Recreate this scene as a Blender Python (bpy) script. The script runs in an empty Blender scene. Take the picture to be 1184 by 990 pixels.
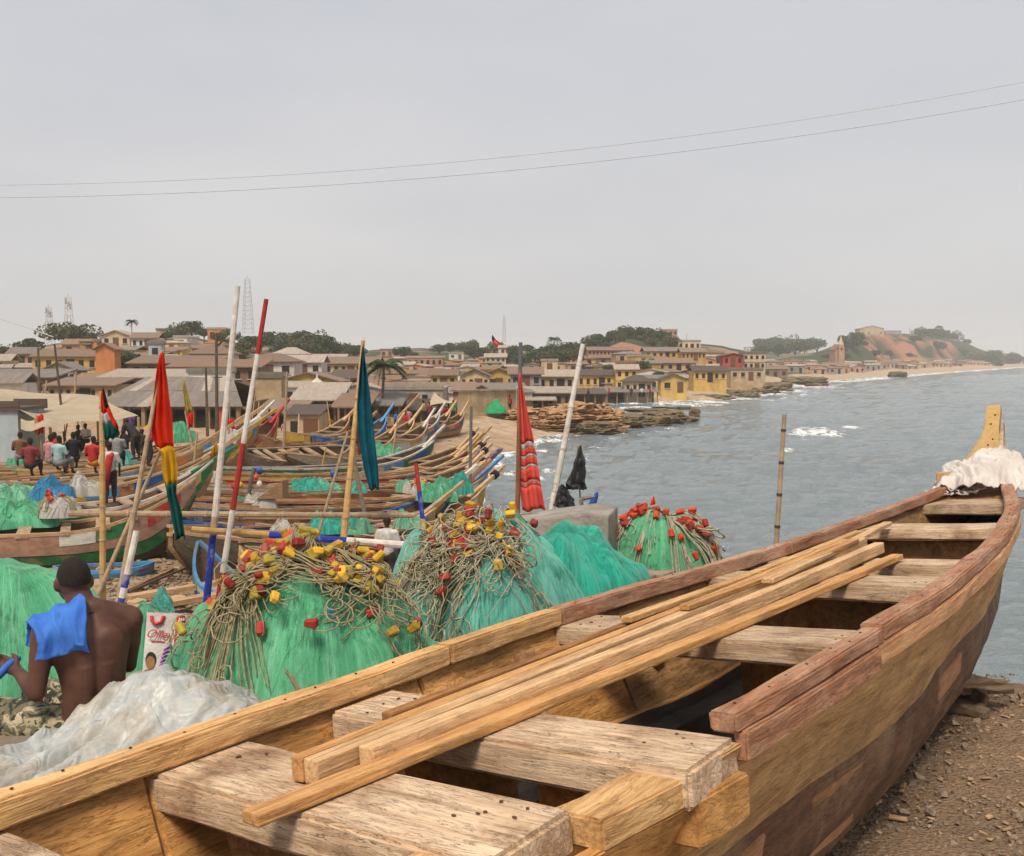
import bpy, bmesh, math, random
from mathutils import Vector, Matrix, noise
from math import sin, cos, pi, radians, sqrt, exp, atan, atan2
random.seed(7)
scene = bpy.context.scene
COL = scene.collection

# ------------------------------------------------------------------ camera
F, CX, CY, HOR, EYE = 1100.0, 592.0, 495.0, 416.0, 6.5
TH = atan((CY - HOR) / F)
cam_d = bpy.data.cameras.new("camera")
cam_d.sensor_width = 36.0
cam_d.lens = F / 1184.0 * 36.0
cam_d.clip_start = 0.1
cam_d.clip_end = 12000
cam = bpy.data.objects.new("camera", cam_d)
cam.location = (0, 0, EYE)
cam.rotation_euler = (pi / 2 - TH, 0, 0)
COL.objects.link(cam)
scene.camera = cam

# ------------------------------------------------------------------ sky, sun, exposure
SUN_EL, SUN_AZ = radians(58), radians(196)      # azimuth clockwise from +Y (behind the camera)
world = bpy.data.worlds.new("World")
scene.world = world
world.use_nodes = True
wn, wl = world.node_tree.nodes, world.node_tree.links
wn.clear()
wout = wn.new('ShaderNodeOutputWorld'); wbg = wn.new('ShaderNodeBackground')
sky = wn.new('ShaderNodeTexSky'); sky.sky_type = 'NISHITA'; sky.sun_disc = False
sky.sun_elevation = SUN_EL; sky.sun_rotation = SUN_AZ; sky.dust_density = 4.0; sky.air_density = 1.0
tc = wn.new('ShaderNodeTexCoord'); mp = wn.new('ShaderNodeMapping')
mp.inputs['Scale'].default_value = (1.2, 1.2, 4.0)
nz = wn.new('ShaderNodeTexNoise'); nz.inputs['Scale'].default_value = 1.6; nz.inputs['Detail'].default_value = 4
rp = wn.new('ShaderNodeValToRGB')
rp.color_ramp.elements[0].position = 0.3; rp.color_ramp.elements[0].color = (4.35, 4.4, 4.6, 1)
rp.color_ramp.elements[1].position = 0.7; rp.color_ramp.elements[1].color = (5.1, 5.05, 5.05, 1)
mx = wn.new('ShaderNodeMixRGB'); mx.inputs['Fac'].default_value = 0.92
wl.new(tc.outputs['Generated'], mp.inputs['Vector']); wl.new(mp.outputs['Vector'], nz.inputs['Vector'])
wl.new(nz.outputs['Fac'], rp.inputs['Fac'])
sep = wn.new('ShaderNodeSeparateXYZ'); wl.new(tc.outputs['Generated'], sep.inputs[0])       # overcast: slightly cooler overhead than near the horizon
rz = wn.new('ShaderNodeValToRGB'); rz.color_ramp.elements[0].position = 0.0; rz.color_ramp.elements[0].color = (1.0, .985, .965, 1)
rz.color_ramp.elements[1].position = 0.45; rz.color_ramp.elements[1].color = (.985, 1.0, 1.045, 1); wl.new(sep.outputs['Z'], rz.inputs['Fac'])
mg = wn.new('ShaderNodeMixRGB'); mg.blend_type = 'MULTIPLY'; mg.inputs['Fac'].default_value = 1.0
wl.new(rp.outputs['Color'], mg.inputs['Color1']); wl.new(rz.outputs['Color'], mg.inputs['Color2'])
wl.new(sky.outputs['Color'], mx.inputs['Color1']); wl.new(mg.outputs['Color'], mx.inputs['Color2'])
wl.new(mx.outputs['Color'], wbg.inputs['Color']); wbg.inputs['Strength'].default_value = 0.1
wl.new(wbg.outputs['Background'], wout.inputs['Surface'])

sun_d = bpy.data.lights.new("sun", 'SUN'); sun_d.energy = 2.7; sun_d.angle = radians(16); sun_d.color = (1.0, 0.88, 0.72)
sun = bpy.data.objects.new("sun", sun_d); COL.objects.link(sun)
sdir = Vector((sin(SUN_AZ) * cos(SUN_EL), cos(SUN_AZ) * cos(SUN_EL), sin(SUN_EL)))
sun.rotation_euler = sdir.to_track_quat('Z', 'Y').to_euler()
vs = scene.view_settings
vs.view_transform = 'Standard'; vs.look = 'None'; vs.exposure = 0.48; vs.gamma = 1.0; vs.use_curve_mapping = False
scene.render.engine = 'CYCLES'
scene.cycles.use_denoising = True
scene.cycles.max_bounces = 8; scene.cycles.diffuse_bounces = 3; scene.cycles.glossy_bounces = 3
scene.cycles.transparent_max_bounces = 10; scene.cycles.volume_bounces = 3
scene.cycles.use_adaptive_sampling = True; scene.cycles.adaptive_threshold = 0.02

# ------------------------------------------------------------------ placing: photograph pixel -> point in the place
def ray(px, py):
    x = (px - CX) / F; u = -(py - CY) / F
    return Vector((x, cos(TH) + u * sin(TH), -sin(TH) + u * cos(TH)))
def at_z(px, py, z):                      # where the sight line meets height z
    r = ray(px, py); k = (z - EYE) / r.z
    return Vector((r.x * k, r.y * k, z))
def at_d(px, py, d):                      # the point at distance d ahead
    r = ray(px, py); k = d / r.y
    return Vector((r.x * k, d, EYE + r.z * k))
def pix(p):
    v = Vector(p) - Vector((0, 0, EYE))
    dep = v.y * cos(TH) - v.z * sin(TH)
    up = v.y * sin(TH) + v.z * cos(TH)
    if dep <= 0.01: return (-9999, -9999)
    return (CX + F * v.x / dep, CY - F * up / dep)

# ------------------------------------------------------------------ objects
def link(name, mesh, parent=None, loc=None, rot=None):
    o = bpy.data.objects.new(name, mesh); COL.objects.link(o)
    if parent is not None: o.parent = parent
    if loc is not None: o.location = loc
    if rot is not None: o.rotation_euler = rot
    return o
def tag(o, label, cat, group=None):
    o['label'] = label; o['category'] = cat
    if group: o['group'] = group
    return o
def thing(name, label, cat, loc=(0, 0, 0), rz=0.0, group=None):
    o = link(name, None, None, loc, (0, 0, rz)); o.empty_display_size = 0.2
    return tag(o, label, cat, group)
def struct(o): o['kind'] = 'structure'; return o
def stuff(o): o['kind'] = 'stuff'; return o
def copy_tree(o, parent=None):
    c = o.copy(); COL.objects.link(c); c.parent = parent
    for ch in list(o.children): copy_tree(ch, c)
    return c

class MB:
    """collects shapes for ONE mesh object"""
    def __init__(s): s.v = []; s.f = []
    def add(s, vs_, fs_):
        b = len(s.v); s.v += [tuple(p) for p in vs_]; s.f += [tuple(i + b for i in f) for f in fs_]; return s
    def box(s, c, d, m=None, jig=0.0):
        x, y, z = d[0] / 2, d[1] / 2, d[2] / 2
        P = [Vector((i * x, j * y, k * z)) for i in (-1, 1) for j in (-1, 1) for k in (-1, 1)]
        if jig: P = [p + Vector((random.uniform(-jig, jig), random.uniform(-jig, jig), random.uniform(-jig, jig))) for p in P]
        if m is not None: P = [m @ p for p in P]
        P = [p + Vector(c) for p in P]
        return s.add(P, [(0, 1, 3, 2), (4, 6, 7, 5), (0, 4, 5, 1), (2, 3, 7, 6), (0, 2, 6, 4), (1, 5, 7, 3)])
    def beam(s, p0, p1, w, h, up=(0, 0, 1), w1=None, h1=None, n=1, jig=0.0):
        """rectangular bar p0->p1, w across, h along up"""
        p0, p1 = Vector(p0), Vector(p1); d = (p1 - p0).normalized(); u = Vector(up)
        r = d.cross(u).normalized(); u = r.cross(d).normalized()
        w1 = w if w1 is None else w1; h1 = h if h1 is None else h1
        V = []; 
        for i in range(n + 1):
            t = i / n; c = p0.lerp(p1, t); a = (w + (w1 - w) * t) / 2; b = (h + (h1 - h) * t) / 2
            for (q, e) in ((-1, -1), (1, -1), (1, 1), (-1, 1)):
                V.append(c + r * (q * a + random.uniform(-jig, jig)) + u * (e * b + random.uniform(-jig, jig)))
        Fc = [(3, 2, 1, 0), tuple(4 * n + k for k in range(4))]
        for i in range(n):
            for k in range(4):
                a = 4 * i + k; b = 4 * i + (k + 1) % 4; Fc.append((a, b, b + 4, a + 4))
        return s.add(V, Fc)
    def tube(s, pts, r, n=6, cap=True):
        pts = [Vector(p) for p in pts]; m = len(pts)
        rr = r if isinstance(r, (list, tuple)) else [r] * m
        V = []; prev = None
        for i, p in enumerate(pts):
            d = (pts[min(i + 1, m - 1)] - pts[max(i - 1, 0)])
            d = d.normalized() if d.length > 1e-9 else Vector((0, 0, 1))
            if prev is None:
                u = Vector((0, 0, 1)) if abs(d.z) < 0.9 else Vector((1, 0, 0))
            else: u = prev
            x = d.cross(u); x = x.normalized() if x.length > 1e-6 else Vector((1, 0, 0)); u = x.cross(d).normalized(); prev = u
            for k in range(n):
                a = 2 * pi * k / n; V.append(p + (x * cos(a) + u * sin(a)) * rr[i])
        Fc = []
        for i in range(m - 1):
            for k in range(n):
                a = i * n + k; b = i * n + (k + 1) % n; Fc.append((a, b, b + n, a + n))
        if cap: Fc.append(tuple(reversed(range(n)))); Fc.append(tuple((m - 1) * n + k for k in range(n)))
        return s.add(V, Fc)
    def loft(s, rings, closed=True, cap=True):
        n = len(rings[0]); V = [p for r in rings for p in r]; Fc = []
        for i in range(len(rings) - 1):
            for k in range(n if closed else n - 1):
                a = i * n + k; b = i * n + (k + 1) % n; Fc.append((a, b, b + n, a + n))
        if cap and closed: Fc.append(tuple(reversed(range(n)))); Fc.append(tuple((len(rings) - 1) * n + k for k in range(n)))
        return s.add(V, Fc)
    def ball(s, c, r, seg=10, ring=6, m=None):
        r = r if isinstance(r, (tuple, list)) else (r, r, r); V = []; Fc = []
        for i in range(1, ring):
            ph = pi * i / ring
            for k in range(seg):
                a = 2 * pi * k / seg; V.append(Vector((r[0] * sin(ph) * cos(a), r[1] * sin(ph) * sin(a), r[2] * cos(ph))))
        V.append(Vector((0, 0, r[2]))); V.append(Vector((0, 0, -r[2]))); t = len(V) - 2
        for i in range(ring - 2):
            for k in range(seg):
                a = i * seg + k; b = i * seg + (k + 1) % seg; Fc.append((a, a + seg, b + seg, b))
        for k in range(seg):
            Fc.append((t, k, (k + 1) % seg)); Fc.append((t + 1, (ring - 2) * seg + (k + 1) % seg, (ring - 2) * seg + k))
        if m is not None: V = [m @ p for p in V]
        return s.add([p + Vector(c) for p in V], Fc)
    def capsule(s, p0, r0, p1, r1, seg=10):
        p0, p1 = Vector(p0), Vector(p1); d = (p1 - p0)
        if d.length < 1e-6: return s.ball(p0, r0)
        d.normalize(); pts = []; rr = []
        for a in (-80, -55, -30, 0): pts.append(p0 + d * (r0 * sin(radians(a)))); rr.append(r0 * cos(radians(a)))
        for a in (0, 30, 55, 80): pts.append(p1 + d * (r1 * sin(radians(a)))); rr.append(r1 * cos(radians(a)))
        return s.tube(pts, rr, seg)
    def mesh(s, name, mat=None, smooth=False):
        me = bpy.data.meshes.new(name); me.from_pydata(s.v, [], s.f); me.validate(); me.update()
        if mat is not None: me.materials.append(mat)
        if smooth: me.polygons.foreach_set('use_smooth', [True] * len(me.polygons))
        return me
    def build(s, name, mat=None, parent=None, smooth=False, loc=None, bevel=0.0):
        me = s.mesh(name, mat, smooth)
        if bevel > 0:
            bm = bmesh.new(); bm.from_mesh(me)
            bmesh.ops.recalc_face_normals(bm, faces=bm.faces)
            ed = [e for e in bm.edges if len(e.link_faces) == 2 and e.calc_face_angle(0) > 0.6]
            bmesh.ops.bevel(bm, geom=ed, offset=bevel, segments=2, affect='EDGES', profile=0.6)
            bm.to_mesh(me); bm.free()
        return link(name, me, parent, loc)

def fix_normals(me):
    bm = bmesh.new(); bm.from_mesh(me); bmesh.ops.recalc_face_normals(bm, faces=bm.faces); bm.to_mesh(me); bm.free(); return me

def remesh(mb, name, mat, voxel, smooth_it=4, parent=None, post=None):
    """one continuous surface from overlapping forms"""
    me = mb.mesh(name); fix_normals(me); o = bpy.data.objects.new(name, me); COL.objects.link(o)
    md = o.modifiers.new('r', 'REMESH'); md.mode = 'VOXEL'; md.voxel_size = voxel
    sm = o.modifiers.new('s', 'SMOOTH'); sm.factor = 0.5; sm.iterations = smooth_it
    dg = bpy.context.evaluated_depsgraph_get(); ev = o.evaluated_get(dg)
    m2 = bpy.data.meshes.new_from_object(ev); m2.name = name
    bpy.data.objects.remove(o); m2.materials.clear(); m2.materials.append(mat)
    if post: post(m2)
    m2.polygons.foreach_set('use_smooth', [True] * len(m2.polygons))
    return link(name, m2, parent)

def fbm(p, sc=1.0, oc=3): return noise.fractal(Vector(p) * sc, 1.0, 2.0, oc)

# ------------------------------------------------------------------ materials
MATS = {}
def _new(name):
    m = bpy.data.materials.new(name); m.use_nodes = True; nt = m.node_tree
    return m, nt.nodes, nt.links, nt.nodes['Principled BSDF']
def _rand_offset(N, L, coord, amount=13.0):
    oi = N.new('ShaderNodeObjectInfo'); mu = N.new('ShaderNodeMath'); mu.operation = 'MULTIPLY'; mu.inputs[1].default_value = amount
    L.new(oi.outputs['Random'], mu.inputs[0]); ad = N.new('ShaderNodeVectorMath'); ad.operation = 'ADD'
    L.new(coord, ad.inputs[0]); L.new(mu.outputs[0], ad.inputs[1]); return ad.outputs[0], oi.outputs['Random']
def _noise(N, L, vec, scale, detail=4, rough=0.6, dist=0.0):
    n = N.new('ShaderNodeTexNoise'); n.inputs['Scale'].default_value = scale; n.inputs['Detail'].default_value = detail
    n.inputs['Roughness'].default_value = rough; n.inputs['Distortion'].default_value = dist
    if vec is not None: L.new(vec, n.inputs['Vector'])
    return n.outputs['Fac']
def _ramp(N, L, fac, stops):
    r = N.new('ShaderNodeValToRGB'); e = r.color_ramp.elements
    while len(e) > 1: e.remove(e[0])
    e[0].position = stops[0][0]; e[0].color = (*stops[0][1], 1)
    for p, c in stops[1:]:
        q = e.new(p); q.color = (*c, 1)
    L.new(fac, r.inputs['Fac']); return r.outputs['Color']
def _mix(N, L, fac, a, b, mode='MIX'):
    m = N.new('ShaderNodeMixRGB'); m.blend_type = mode
    for k, x in (('Fac', fac), ('Color1', a), ('Color2', b)):
        if isinstance(x, (int, float)): m.inputs[k].default_value = x
        elif isinstance(x, (tuple, list)): m.inputs[k].default_value = (*x, 1)
        else: L.new(x, m.inputs[k])
    return m.outputs['Color']
def _bump(N, L, bsdf, h, strength=0.4, dist=0.01):
    b = N.new('ShaderNodeBump'); b.inputs['Strength'].default_value = strength; b.inputs['Distance'].default_value = dist
    L.new(h, b.inputs['Height']); L.new(b.outputs['Normal'], bsdf.inputs['Normal'])
def _scale(N, L, vec, sc):
    m = N.new('ShaderNodeMapping'); m.inputs['Scale'].default_value = sc; L.new(vec, m.inputs['Vector']); return m.outputs['Vector']

def wood(name, light, mid, dark, axis=0, stretch=22.0, stain=None, stain_amt=0.45, rough=0.75, bump=0.5, crack=0.5, fine=1.0):
    """sawn timber: grain along the given axis of the object, stains, cracks, knots"""
    if name in MATS: return MATS[name]
    m, N, L, B = _new(name)
    co = N.new('ShaderNodeTexCoord').outputs['Object']; co, rnd = _rand_offset(N, L, co)
    s1 = [stretch] * 3; s1[axis] = 1.4
    s2 = [stretch * 4.5 * fine] * 3; s2[axis] = 3.0
    g1 = _noise(N, L, _scale(N, L, co, s1), 1.0, 5, 0.62, 1.4)
    g2 = _noise(N, L, _scale(N, L, co, s2), 1.0, 3, 0.7)
    st = _noise(N, L, _scale(N, L, co, (1.3, 1.3, 1.3)), 1.7, 5, 0.65, 0.6)
    c = _ramp(N, L, g1, [(0.28, dark), (0.45, mid), (0.62, light), (0.8, mid)])
    c = _mix(N, L, 0.35, c, _ramp(N, L, g2, [(0.3, dark), (0.6, light)]), 'MIX')
    sc_ = stain or tuple(x * 0.35 for x in dark)
    sf = _ramp(N, L, st, [(0.46, (0, 0, 0)), (0.72, (stain_amt,) * 3)])
    c = _mix(N, L, sf, c, sc_)
    s3 = [9.0] * 3; s3[axis] = 0.9
    ck = _noise(N, L, _scale(N, L, co, s3), 2.2, 6, 0.75, 2.0)
    cf = _ramp(N, L, ck, [(0.485, (0, 0, 0)), (0.5, (crack,) * 3), (0.515, (0, 0, 0))])
    c = _mix(N, L, cf, c, tuple(x * 0.18 for x in dark))
    hv = N.new('ShaderNodeHueSaturation'); L.new(c, hv.inputs['Color'])
    mr = N.new('ShaderNodeMapRange'); mr.inputs['To Min'].default_value = 0.82; mr.inputs['To Max'].default_value = 1.15
    L.new(rnd, mr.inputs['Value']); L.new(mr.outputs[0], hv.inputs['Value'])
    L.new(hv.outputs['Color'], B.inputs['Base Color']); B.inputs['Roughness'].default_value = rough
    B.inputs['Specular IOR Level'].default_value = 0.25
    hh = N.new('ShaderNodeMath'); hh.operation = 'ADD'; L.new(g1, hh.inputs[0]); L.new(g2, hh.inputs[1])
    h2 = N.new('ShaderNodeMath'); h2.operation = 'SUBTRACT'; L.new(hh.outputs[0], h2.inputs[0]); L.new(cf, h2.inputs[1])
    _bump(N, L, B, h2.outputs[0], bump, 0.012)
    MATS[name] = m; return m

def rough_mat(name, c1, c2, scale=3.0, rough=0.85, bump=0.3, bdist=0.02, stain=None, stain_amt=0.5, vary=0.1, detail=5, spec=0.25, streak=None):
    """painted, plastered or earthy surface with wear"""
    if name in MATS: return MATS[name]
    m, N, L, B = _new(name)
    co = N.new('ShaderNodeTexCoord').outputs['Object']; co, rnd = _rand_offset(N, L, co)
    v = _scale(N, L, co, streak) if streak else co
    n1 = _noise(N, L, v, scale, detail, 0.65)
    c = _ramp(N, L, n1, [(0.32, c2), (0.62, c1)])
    if stain:
        n2 = _noise(N, L, co, scale * 0.45, 6, 0.7, 0.5)
        c = _mix(N, L, _ramp(N, L, n2, [(0.5, (0, 0, 0)), (0.66, (stain_amt,) * 3)]), c, stain)
    hv = N.new('ShaderNodeHueSaturation'); L.new(c, hv.inputs['Color'])
    mr = N.new('ShaderNodeMapRange'); mr.inputs['To Min'].default_value = 1 - vary; mr.inputs['To Max'].default_value = 1 + vary
    L.new(rnd, mr.inputs['Value']); L.new(mr.outputs[0], hv.inputs['Value'])
    L.new(hv.outputs['Color'], B.inputs['Base Color']); B.inputs['Roughness'].default_value = rough
    B.inputs['Specular IOR Level'].default_value = spec
    if bump: _bump(N, L, B, _noise(N, L, co, scale * 4, 5, 0.65), bump, bdist)
    MATS[name] = m; return m

def tin_mat(name, c1, c2, rust, axis=0, pitch=8.0, amt=0.6):
    """corrugated roofing sheet with rust"""
    if name in MATS: return MATS[name]
    m, N, L, B = _new(name)
    co = N.new('ShaderNodeTexCoord').outputs['Object']; co, rnd = _rand_offset(N, L, co)
    s = [1.0, 1.0, 1.0]; s[axis] = 3.0
    n1 = _noise(N, L, _scale(N, L, co, s), 0.8, 6, 0.7)
    c = _mix(N, L, _ramp(N, L, n1, [(0.42, (0, 0, 0)), (0.62, (amt,) * 3)]), _ramp(N, L, rnd, [(0.0, c1), (1.0, c2)]), rust)
    n3 = _noise(N, L, co, 5, 4, 0.6)
    c = _mix(N, L, 0.35, c, _ramp(N, L, n3, [(0.3, (0.35, 0.33, 0.31)), (0.7, (1, 1, 1))]), 'MULTIPLY')
    L.new(c, B.inputs['Base Color']); B.inputs['Roughness'].default_value = 0.7; B.inputs['Specular IOR Level'].default_value = 0.3
    wv = N.new('ShaderNodeTexWave'); wv.inputs['Scale'].default_value = pitch; wv.bands_direction = 'XYZ'[axis]
    L.new(co, wv.inputs['Vector']); _bump(N, L, B, wv.outputs['Fac'], 0.6, 0.03)
    MATS[name] = m; return m

def cloth_mat(name, c1, c2, scale=6.0, translucent=0.25):
    if name in MATS: return MATS[name]
    m, N, L, B = _new(name)
    co = N.new('ShaderNodeTexCoord').outputs['Object']
    n1 = _noise(N, L, co, scale, 4, 0.6)
    c = _ramp(N, L, n1, [(0.3, c2), (0.65, c1)])
    L.new(c, B.inputs['Base Color']); B.inputs['Roughness'].default_value = 0.9; B.inputs['Specular IOR Level'].default_value = 0.1
    tr = N.new('ShaderNodeBsdfTranslucent'); L.new(c, tr.inputs['Color'])
    ms = N.new('ShaderNodeMixShader'); ms.inputs['Fac'].default_value = translucent
    L.new(B.outputs[0], ms.inputs[1]); L.new(tr.outputs[0], ms.inputs[2])
    L.new(ms.outputs[0], N['Material Output'].inputs['Surface'])
    _bump(N, L, B, _noise(N, L, co, scale * 12, 3, 0.6), 0.15, 0.004)
    MATS[name] = m; return m
def plain(name, c, rough=0.6, spec=0.3):
    if name in MATS: return MATS[name]
    m, N, L, B = _new(name)
    co = N.new('ShaderNodeTexCoord').outputs['Object']; co, rnd = _rand_offset(N, L, co)
    n1 = _noise(N, L, co, 9.0, 4, 0.65)
    cc = _ramp(N, L, n1, [(0.3, tuple(x * 0.72 for x in c)), (0.65, c)])
    L.new(cc, B.inputs['Base Color']); B.inputs['Roughness'].default_value = rough; B.inputs['Specular IOR Level'].default_value = spec
    MATS[name] = m; return m
# ------------------------------------------------------------------ shoreline and terrain
SHORE = [(3.2, 9.2), (1.6, 12.0), (0.2, 17.0), (-0.8, 24.0), (-1.6, 32.0), (-1.8, 40.0), (-1.8, 52.0), (-0.8, 63.0), (1.4, 74.0),
         (4.6, 84.0), (9.0, 89.0), (8.0, 100.0), (7.5, 118.0), (9.5, 132.0), (14.0, 140.0), (22.0, 146.0), (34.0, 155.0), (43.0, 172.0), (52.0, 199.0),
         (74.0, 246.0), (93.0, 286.0), (126.0, 340.0), (165.0, 405.0), (211.0, 477.0), (330.0, 660.0), (481.0, 894.0), (800.0, 1300.0), (2500.0, 2600.0)]
LANDP = [(-3000, -40)] + [(-2.6, -40), (-2.6, 3.0)] + SHORE + [(2500, 6000), (-3000, 6000)]
def inside(x, y, poly):
    c = False; j = len(poly) - 1
    for i in range(len(poly)):
        xi, yi = poly[i]; xj, yj = poly[j]
        if (yi > y) != (yj > y) and x < (xj - xi) * (y - yi) / (yj - yi) + xi: c = not c
        j = i
    return c
def shore_dist(x, y):
    b = 1e9
    for i in range(len(SHORE) - 1):
        ax, ay = SHORE[i]; bx, by = SHORE[i + 1]; dx, dy = bx - ax, by - ay
        t = max(0, min(1, ((x - ax) * dx + (y - ay) * dy) / (dx * dx + dy * dy)))
        d = (ax + t * dx - x) ** 2 + (ay + t * dy - y) ** 2
        if d < b: b = d
    return sqrt(b)
DEP = [30, 60, 80, 110, 150, 200, 260, 340, 450, 520, 600, 760, 1000, 2000]
# apparent row of the bare ground at those depths, for sight lines across the view
TAB = {
 -300: [599, 505, 478, 452, 424, 408, 404, 405, 408, 409, 410, 411, 412, 413],
    0: [599, 507, 478, 452, 422, 406, 402, 405, 408, 409, 410, 411, 412, 413],
  100: [599, 508, 477, 450, 414, 396, 395, 402, 408, 409, 410, 411, 412, 413],
  200: [599, 508, 477, 450, 416, 400, 391, 398, 405, 408, 410, 411, 412, 413],
  300: [599, 509, 478, 456, 432, 412, 398, 396, 402, 406, 410, 411, 412, 413],
  400: [599, 510, 480, 461, 442, 427, 413, 405, 405, 406, 408, 411, 412, 413],
  500: [599, 510, 483, 467, 449, 434, 424, 412, 404, 403, 404, 408, 412, 413],
  600: [599, 510, 485, 469, 452, 438, 422, 409, 404, 404, 405, 408, 412, 413],
  680: [599, 510, 486, 470, 458, 437, 410, 396, 400, 403, 405, 408, 412, 413],
  740: [599, 510, 486, 470, 460, 428, 393, 385, 395, 400, 405, 408, 412, 413],
  800: [599, 510, 486, 470, 461, 437, 405, 397, 404, 406, 408, 410, 412, 413],
  860: [599, 510, 486, 470, 461, 446, 416, 405, 408, 410, 411, 410, 405, 410],
  900: [599, 510, 486, 470, 461, 446, 436, 425, 418, 415, 413, 408, 400, 408],
  950: [599, 510, 486, 470, 461, 446, 438, 430, 414, 406, 408, 405, 399, 408],
 1000: [599, 510, 486, 470, 461, 446, 438, 436, 420, 384, 386, 398, 404, 408],
 1060: [599, 510, 486, 470, 461, 446, 438, 436, 428, 396, 385, 386, 404, 410],
 1110: [599, 510, 486, 470, 461, 446, 438, 436, 431, 414, 393, 390, 398, 410],
 1150: [599, 510, 486, 470, 461, 446, 438, 436, 431, 428, 423, 412, 400, 404],
 1200: [599, 510, 486, 470, 461, 446, 438, 436, 431, 428, 424, 420, 406, 402],
 1500: [599, 510, 486, 470, 461, 446, 438, 436, 431, 428, 424, 420, 413, 404]}
TCOL = sorted(TAB)
def _lerp_tab(px, y):
    y = max(DEP[0], min(DEP[-1], y)); j = 0
    while j < len(DEP) - 2 and y > DEP[j + 1]: j += 1
    ty = (y - DEP[j]) / (DEP[j + 1] - DEP[j])
    px = max(TCOL[0], min(TCOL[-1], px)); i = 0
    while i < len(TCOL) - 2 and px > TCOL[i + 1]: i += 1
    tx = (px - TCOL[i]) / (TCOL[i + 1] - TCOL[i]); tx = tx * tx * (3 - 2 * tx)
    def hz(c, k): return EYE - (TAB[c][k] - HOR) / F * DEP[k]
    a = hz(TCOL[i], j) * (1 - ty) + hz(TCOL[i], j + 1) * ty
    b = hz(TCOL[i + 1], j) * (1 - ty) + hz(TCOL[i + 1], j + 1) * ty
    return a * (1 - tx) + b * tx
RIDGE = [(880, 409), (930, 410), (945, 407), (960, 400), (985, 391), (1000, 386), (1050, 386), (1080, 388), (1110, 392), (1130, 401), (1150, 408), (1184, 412), (1600, 412)]
def _row(px):
    if px <= RIDGE[0][0]: return RIDGE[0][1]
    for (a, b), (c, d) in zip(RIDGE, RIDGE[1:]):
        if px <= c: return b + (d - b) * (px - a) / (c - a)
    return RIDGE[-1][1]
def land_depth(px, inset):
    y = 100.0
    while y < 1250:
        x = (px - CX) / F * y
        if inside(x, y, LANDP) and shore_dist(x, y) >= inset and (y > 240 or px < 880): return y
        y += 4
    return 1250.0
def ground(x, y):
    if y < 2: y0 = 2.0
    else: y0 = y
    d = shore_dist(x, y)
    if not inside(x, y, LANDP): return -min(3.5, 0.12 * d)
    px = CX + F * x / max(y0, 3)
    z = _lerp_tab(px, y0)
    cap = 1.7 * (1 - exp(-d / 6.0)) + max(0, d - 6) * (0.06 if y < 90 else 0.22 if y < 300 else 0.7)
    z = min(z, cap)
    if px > 880 and y > 240:                       # far headland: low shelf with houses, red cliff, wooded top
        k = min(1, (px - 880) / 60); di = d + 14 * fbm((x, y, 4), .03, 3)
        q = max(0, min(1, (di - 46) / 24)); q = q * q * (3 - 2 * q); low = .6 + .075 * d
        top = EYE - (_row(px) - HOR) / F * min(y, 900)
        z = z * (1 - k) + (min(low, 5.5) * (1 - q) + max(top, 3) * q) * k; z = min(z, .3 + .35 * d)
    amp = 0.06 if y < 60 else min(1.2, 0.004 * y)
    return z + amp * (fbm((x, y, 0), 2.2 / max(6, y * 0.08), 3)) * min(1, d / 5)

def polar_grid(name, depths, azs, zf, keep):
    V = []; idx = {}; Fc = []
    for i, d in enumerate(depths):
        for k, a in enumerate(azs):
            x = a * max(d, 4); idx[(i, k)] = len(V); V.append((x, d, zf(x, d)))
    for i in range(len(depths) - 1):
        for k in range(len(azs) - 1):
            q = (idx[(i, k)], idx[(i, k + 1)], idx[(i + 1, k + 1)], idx[(i + 1, k)])
            if keep(q, V): Fc.append(q)
    me = bpy.data.meshes.new(name); me.from_pydata(V, [], Fc)
    me.polygons.foreach_set('use_smooth', [True] * len(Fc)); return me
def geom(a, b, n): return [a * (b / a) ** (i / (n - 1)) for i in range(n)]

gd = geom(8, 1300, 290) + geom(1400, 2500, 5); ga = [-1.1 + 2.2 * i / 230 for i in range(231)]
gme = polar_grid('ground', gd, ga, ground, lambda q, V: max(V[i][2] for i in q) > -1.2)
# what the ground is made of, by place: sand near the sea, trodden soil in the town, green on the hills, red earth cliffs
def gkind(x, y):
    d = shore_dist(x, y); px = CX + F * x / max(y, 3); nn = fbm((x, y, 3), 0.05, 4)
    sand = (0.46, 0.35, 0.24); soil = (0.30, 0.205, 0.135); green = (0.055, 0.07, 0.035); red = (0.38, 0.185, 0.11)
    if y < 75: return (0.40, 0.29, 0.19) if nn > -0.3 else (0.31, 0.22, 0.14)
    if d < 5 + y * 0.025: return sand
    c = soil
    if y > 190 and nn > -0.02: c = green
    if y > 240 and px < 900: c = green if nn > -0.25 else soil
    if y > 800: c = green
    if 630 < px < 780 and 225 < y < 300: c = red if (abs(px - 735) < 36 or abs(px - 655) < 14) and y < 262 else green
    if px > 930 and y > 260:
        c = soil if d < 44 else green
        if 1000 < px < 1105 and 44 < d < 70: c = red if fbm((x, y, 9), 0.06, 4) > -.02 else green
        elif d >= 72 and px > 1000 and nn < -.25: c = soil
    return c
ca = gme.color_attributes.new('tint', 'FLOAT_COLOR', 'POINT')
for i, v in enumerate(gme.vertices):
    c = gkind(v.co.x, v.co.y); ca.data[i].color = (*c, 1)
m, N, L, B = _new('earth_and_sand')
at = N.new('ShaderNodeAttribute'); at.attribute_name = 'tint'
co = N.new('ShaderNodeTexCoord').outputs['Object']
n1 = _noise(N, L, co, 1.1, 8, 0.7); n2 = _noise(N, L, co, 7.0, 5, 0.7)
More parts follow.
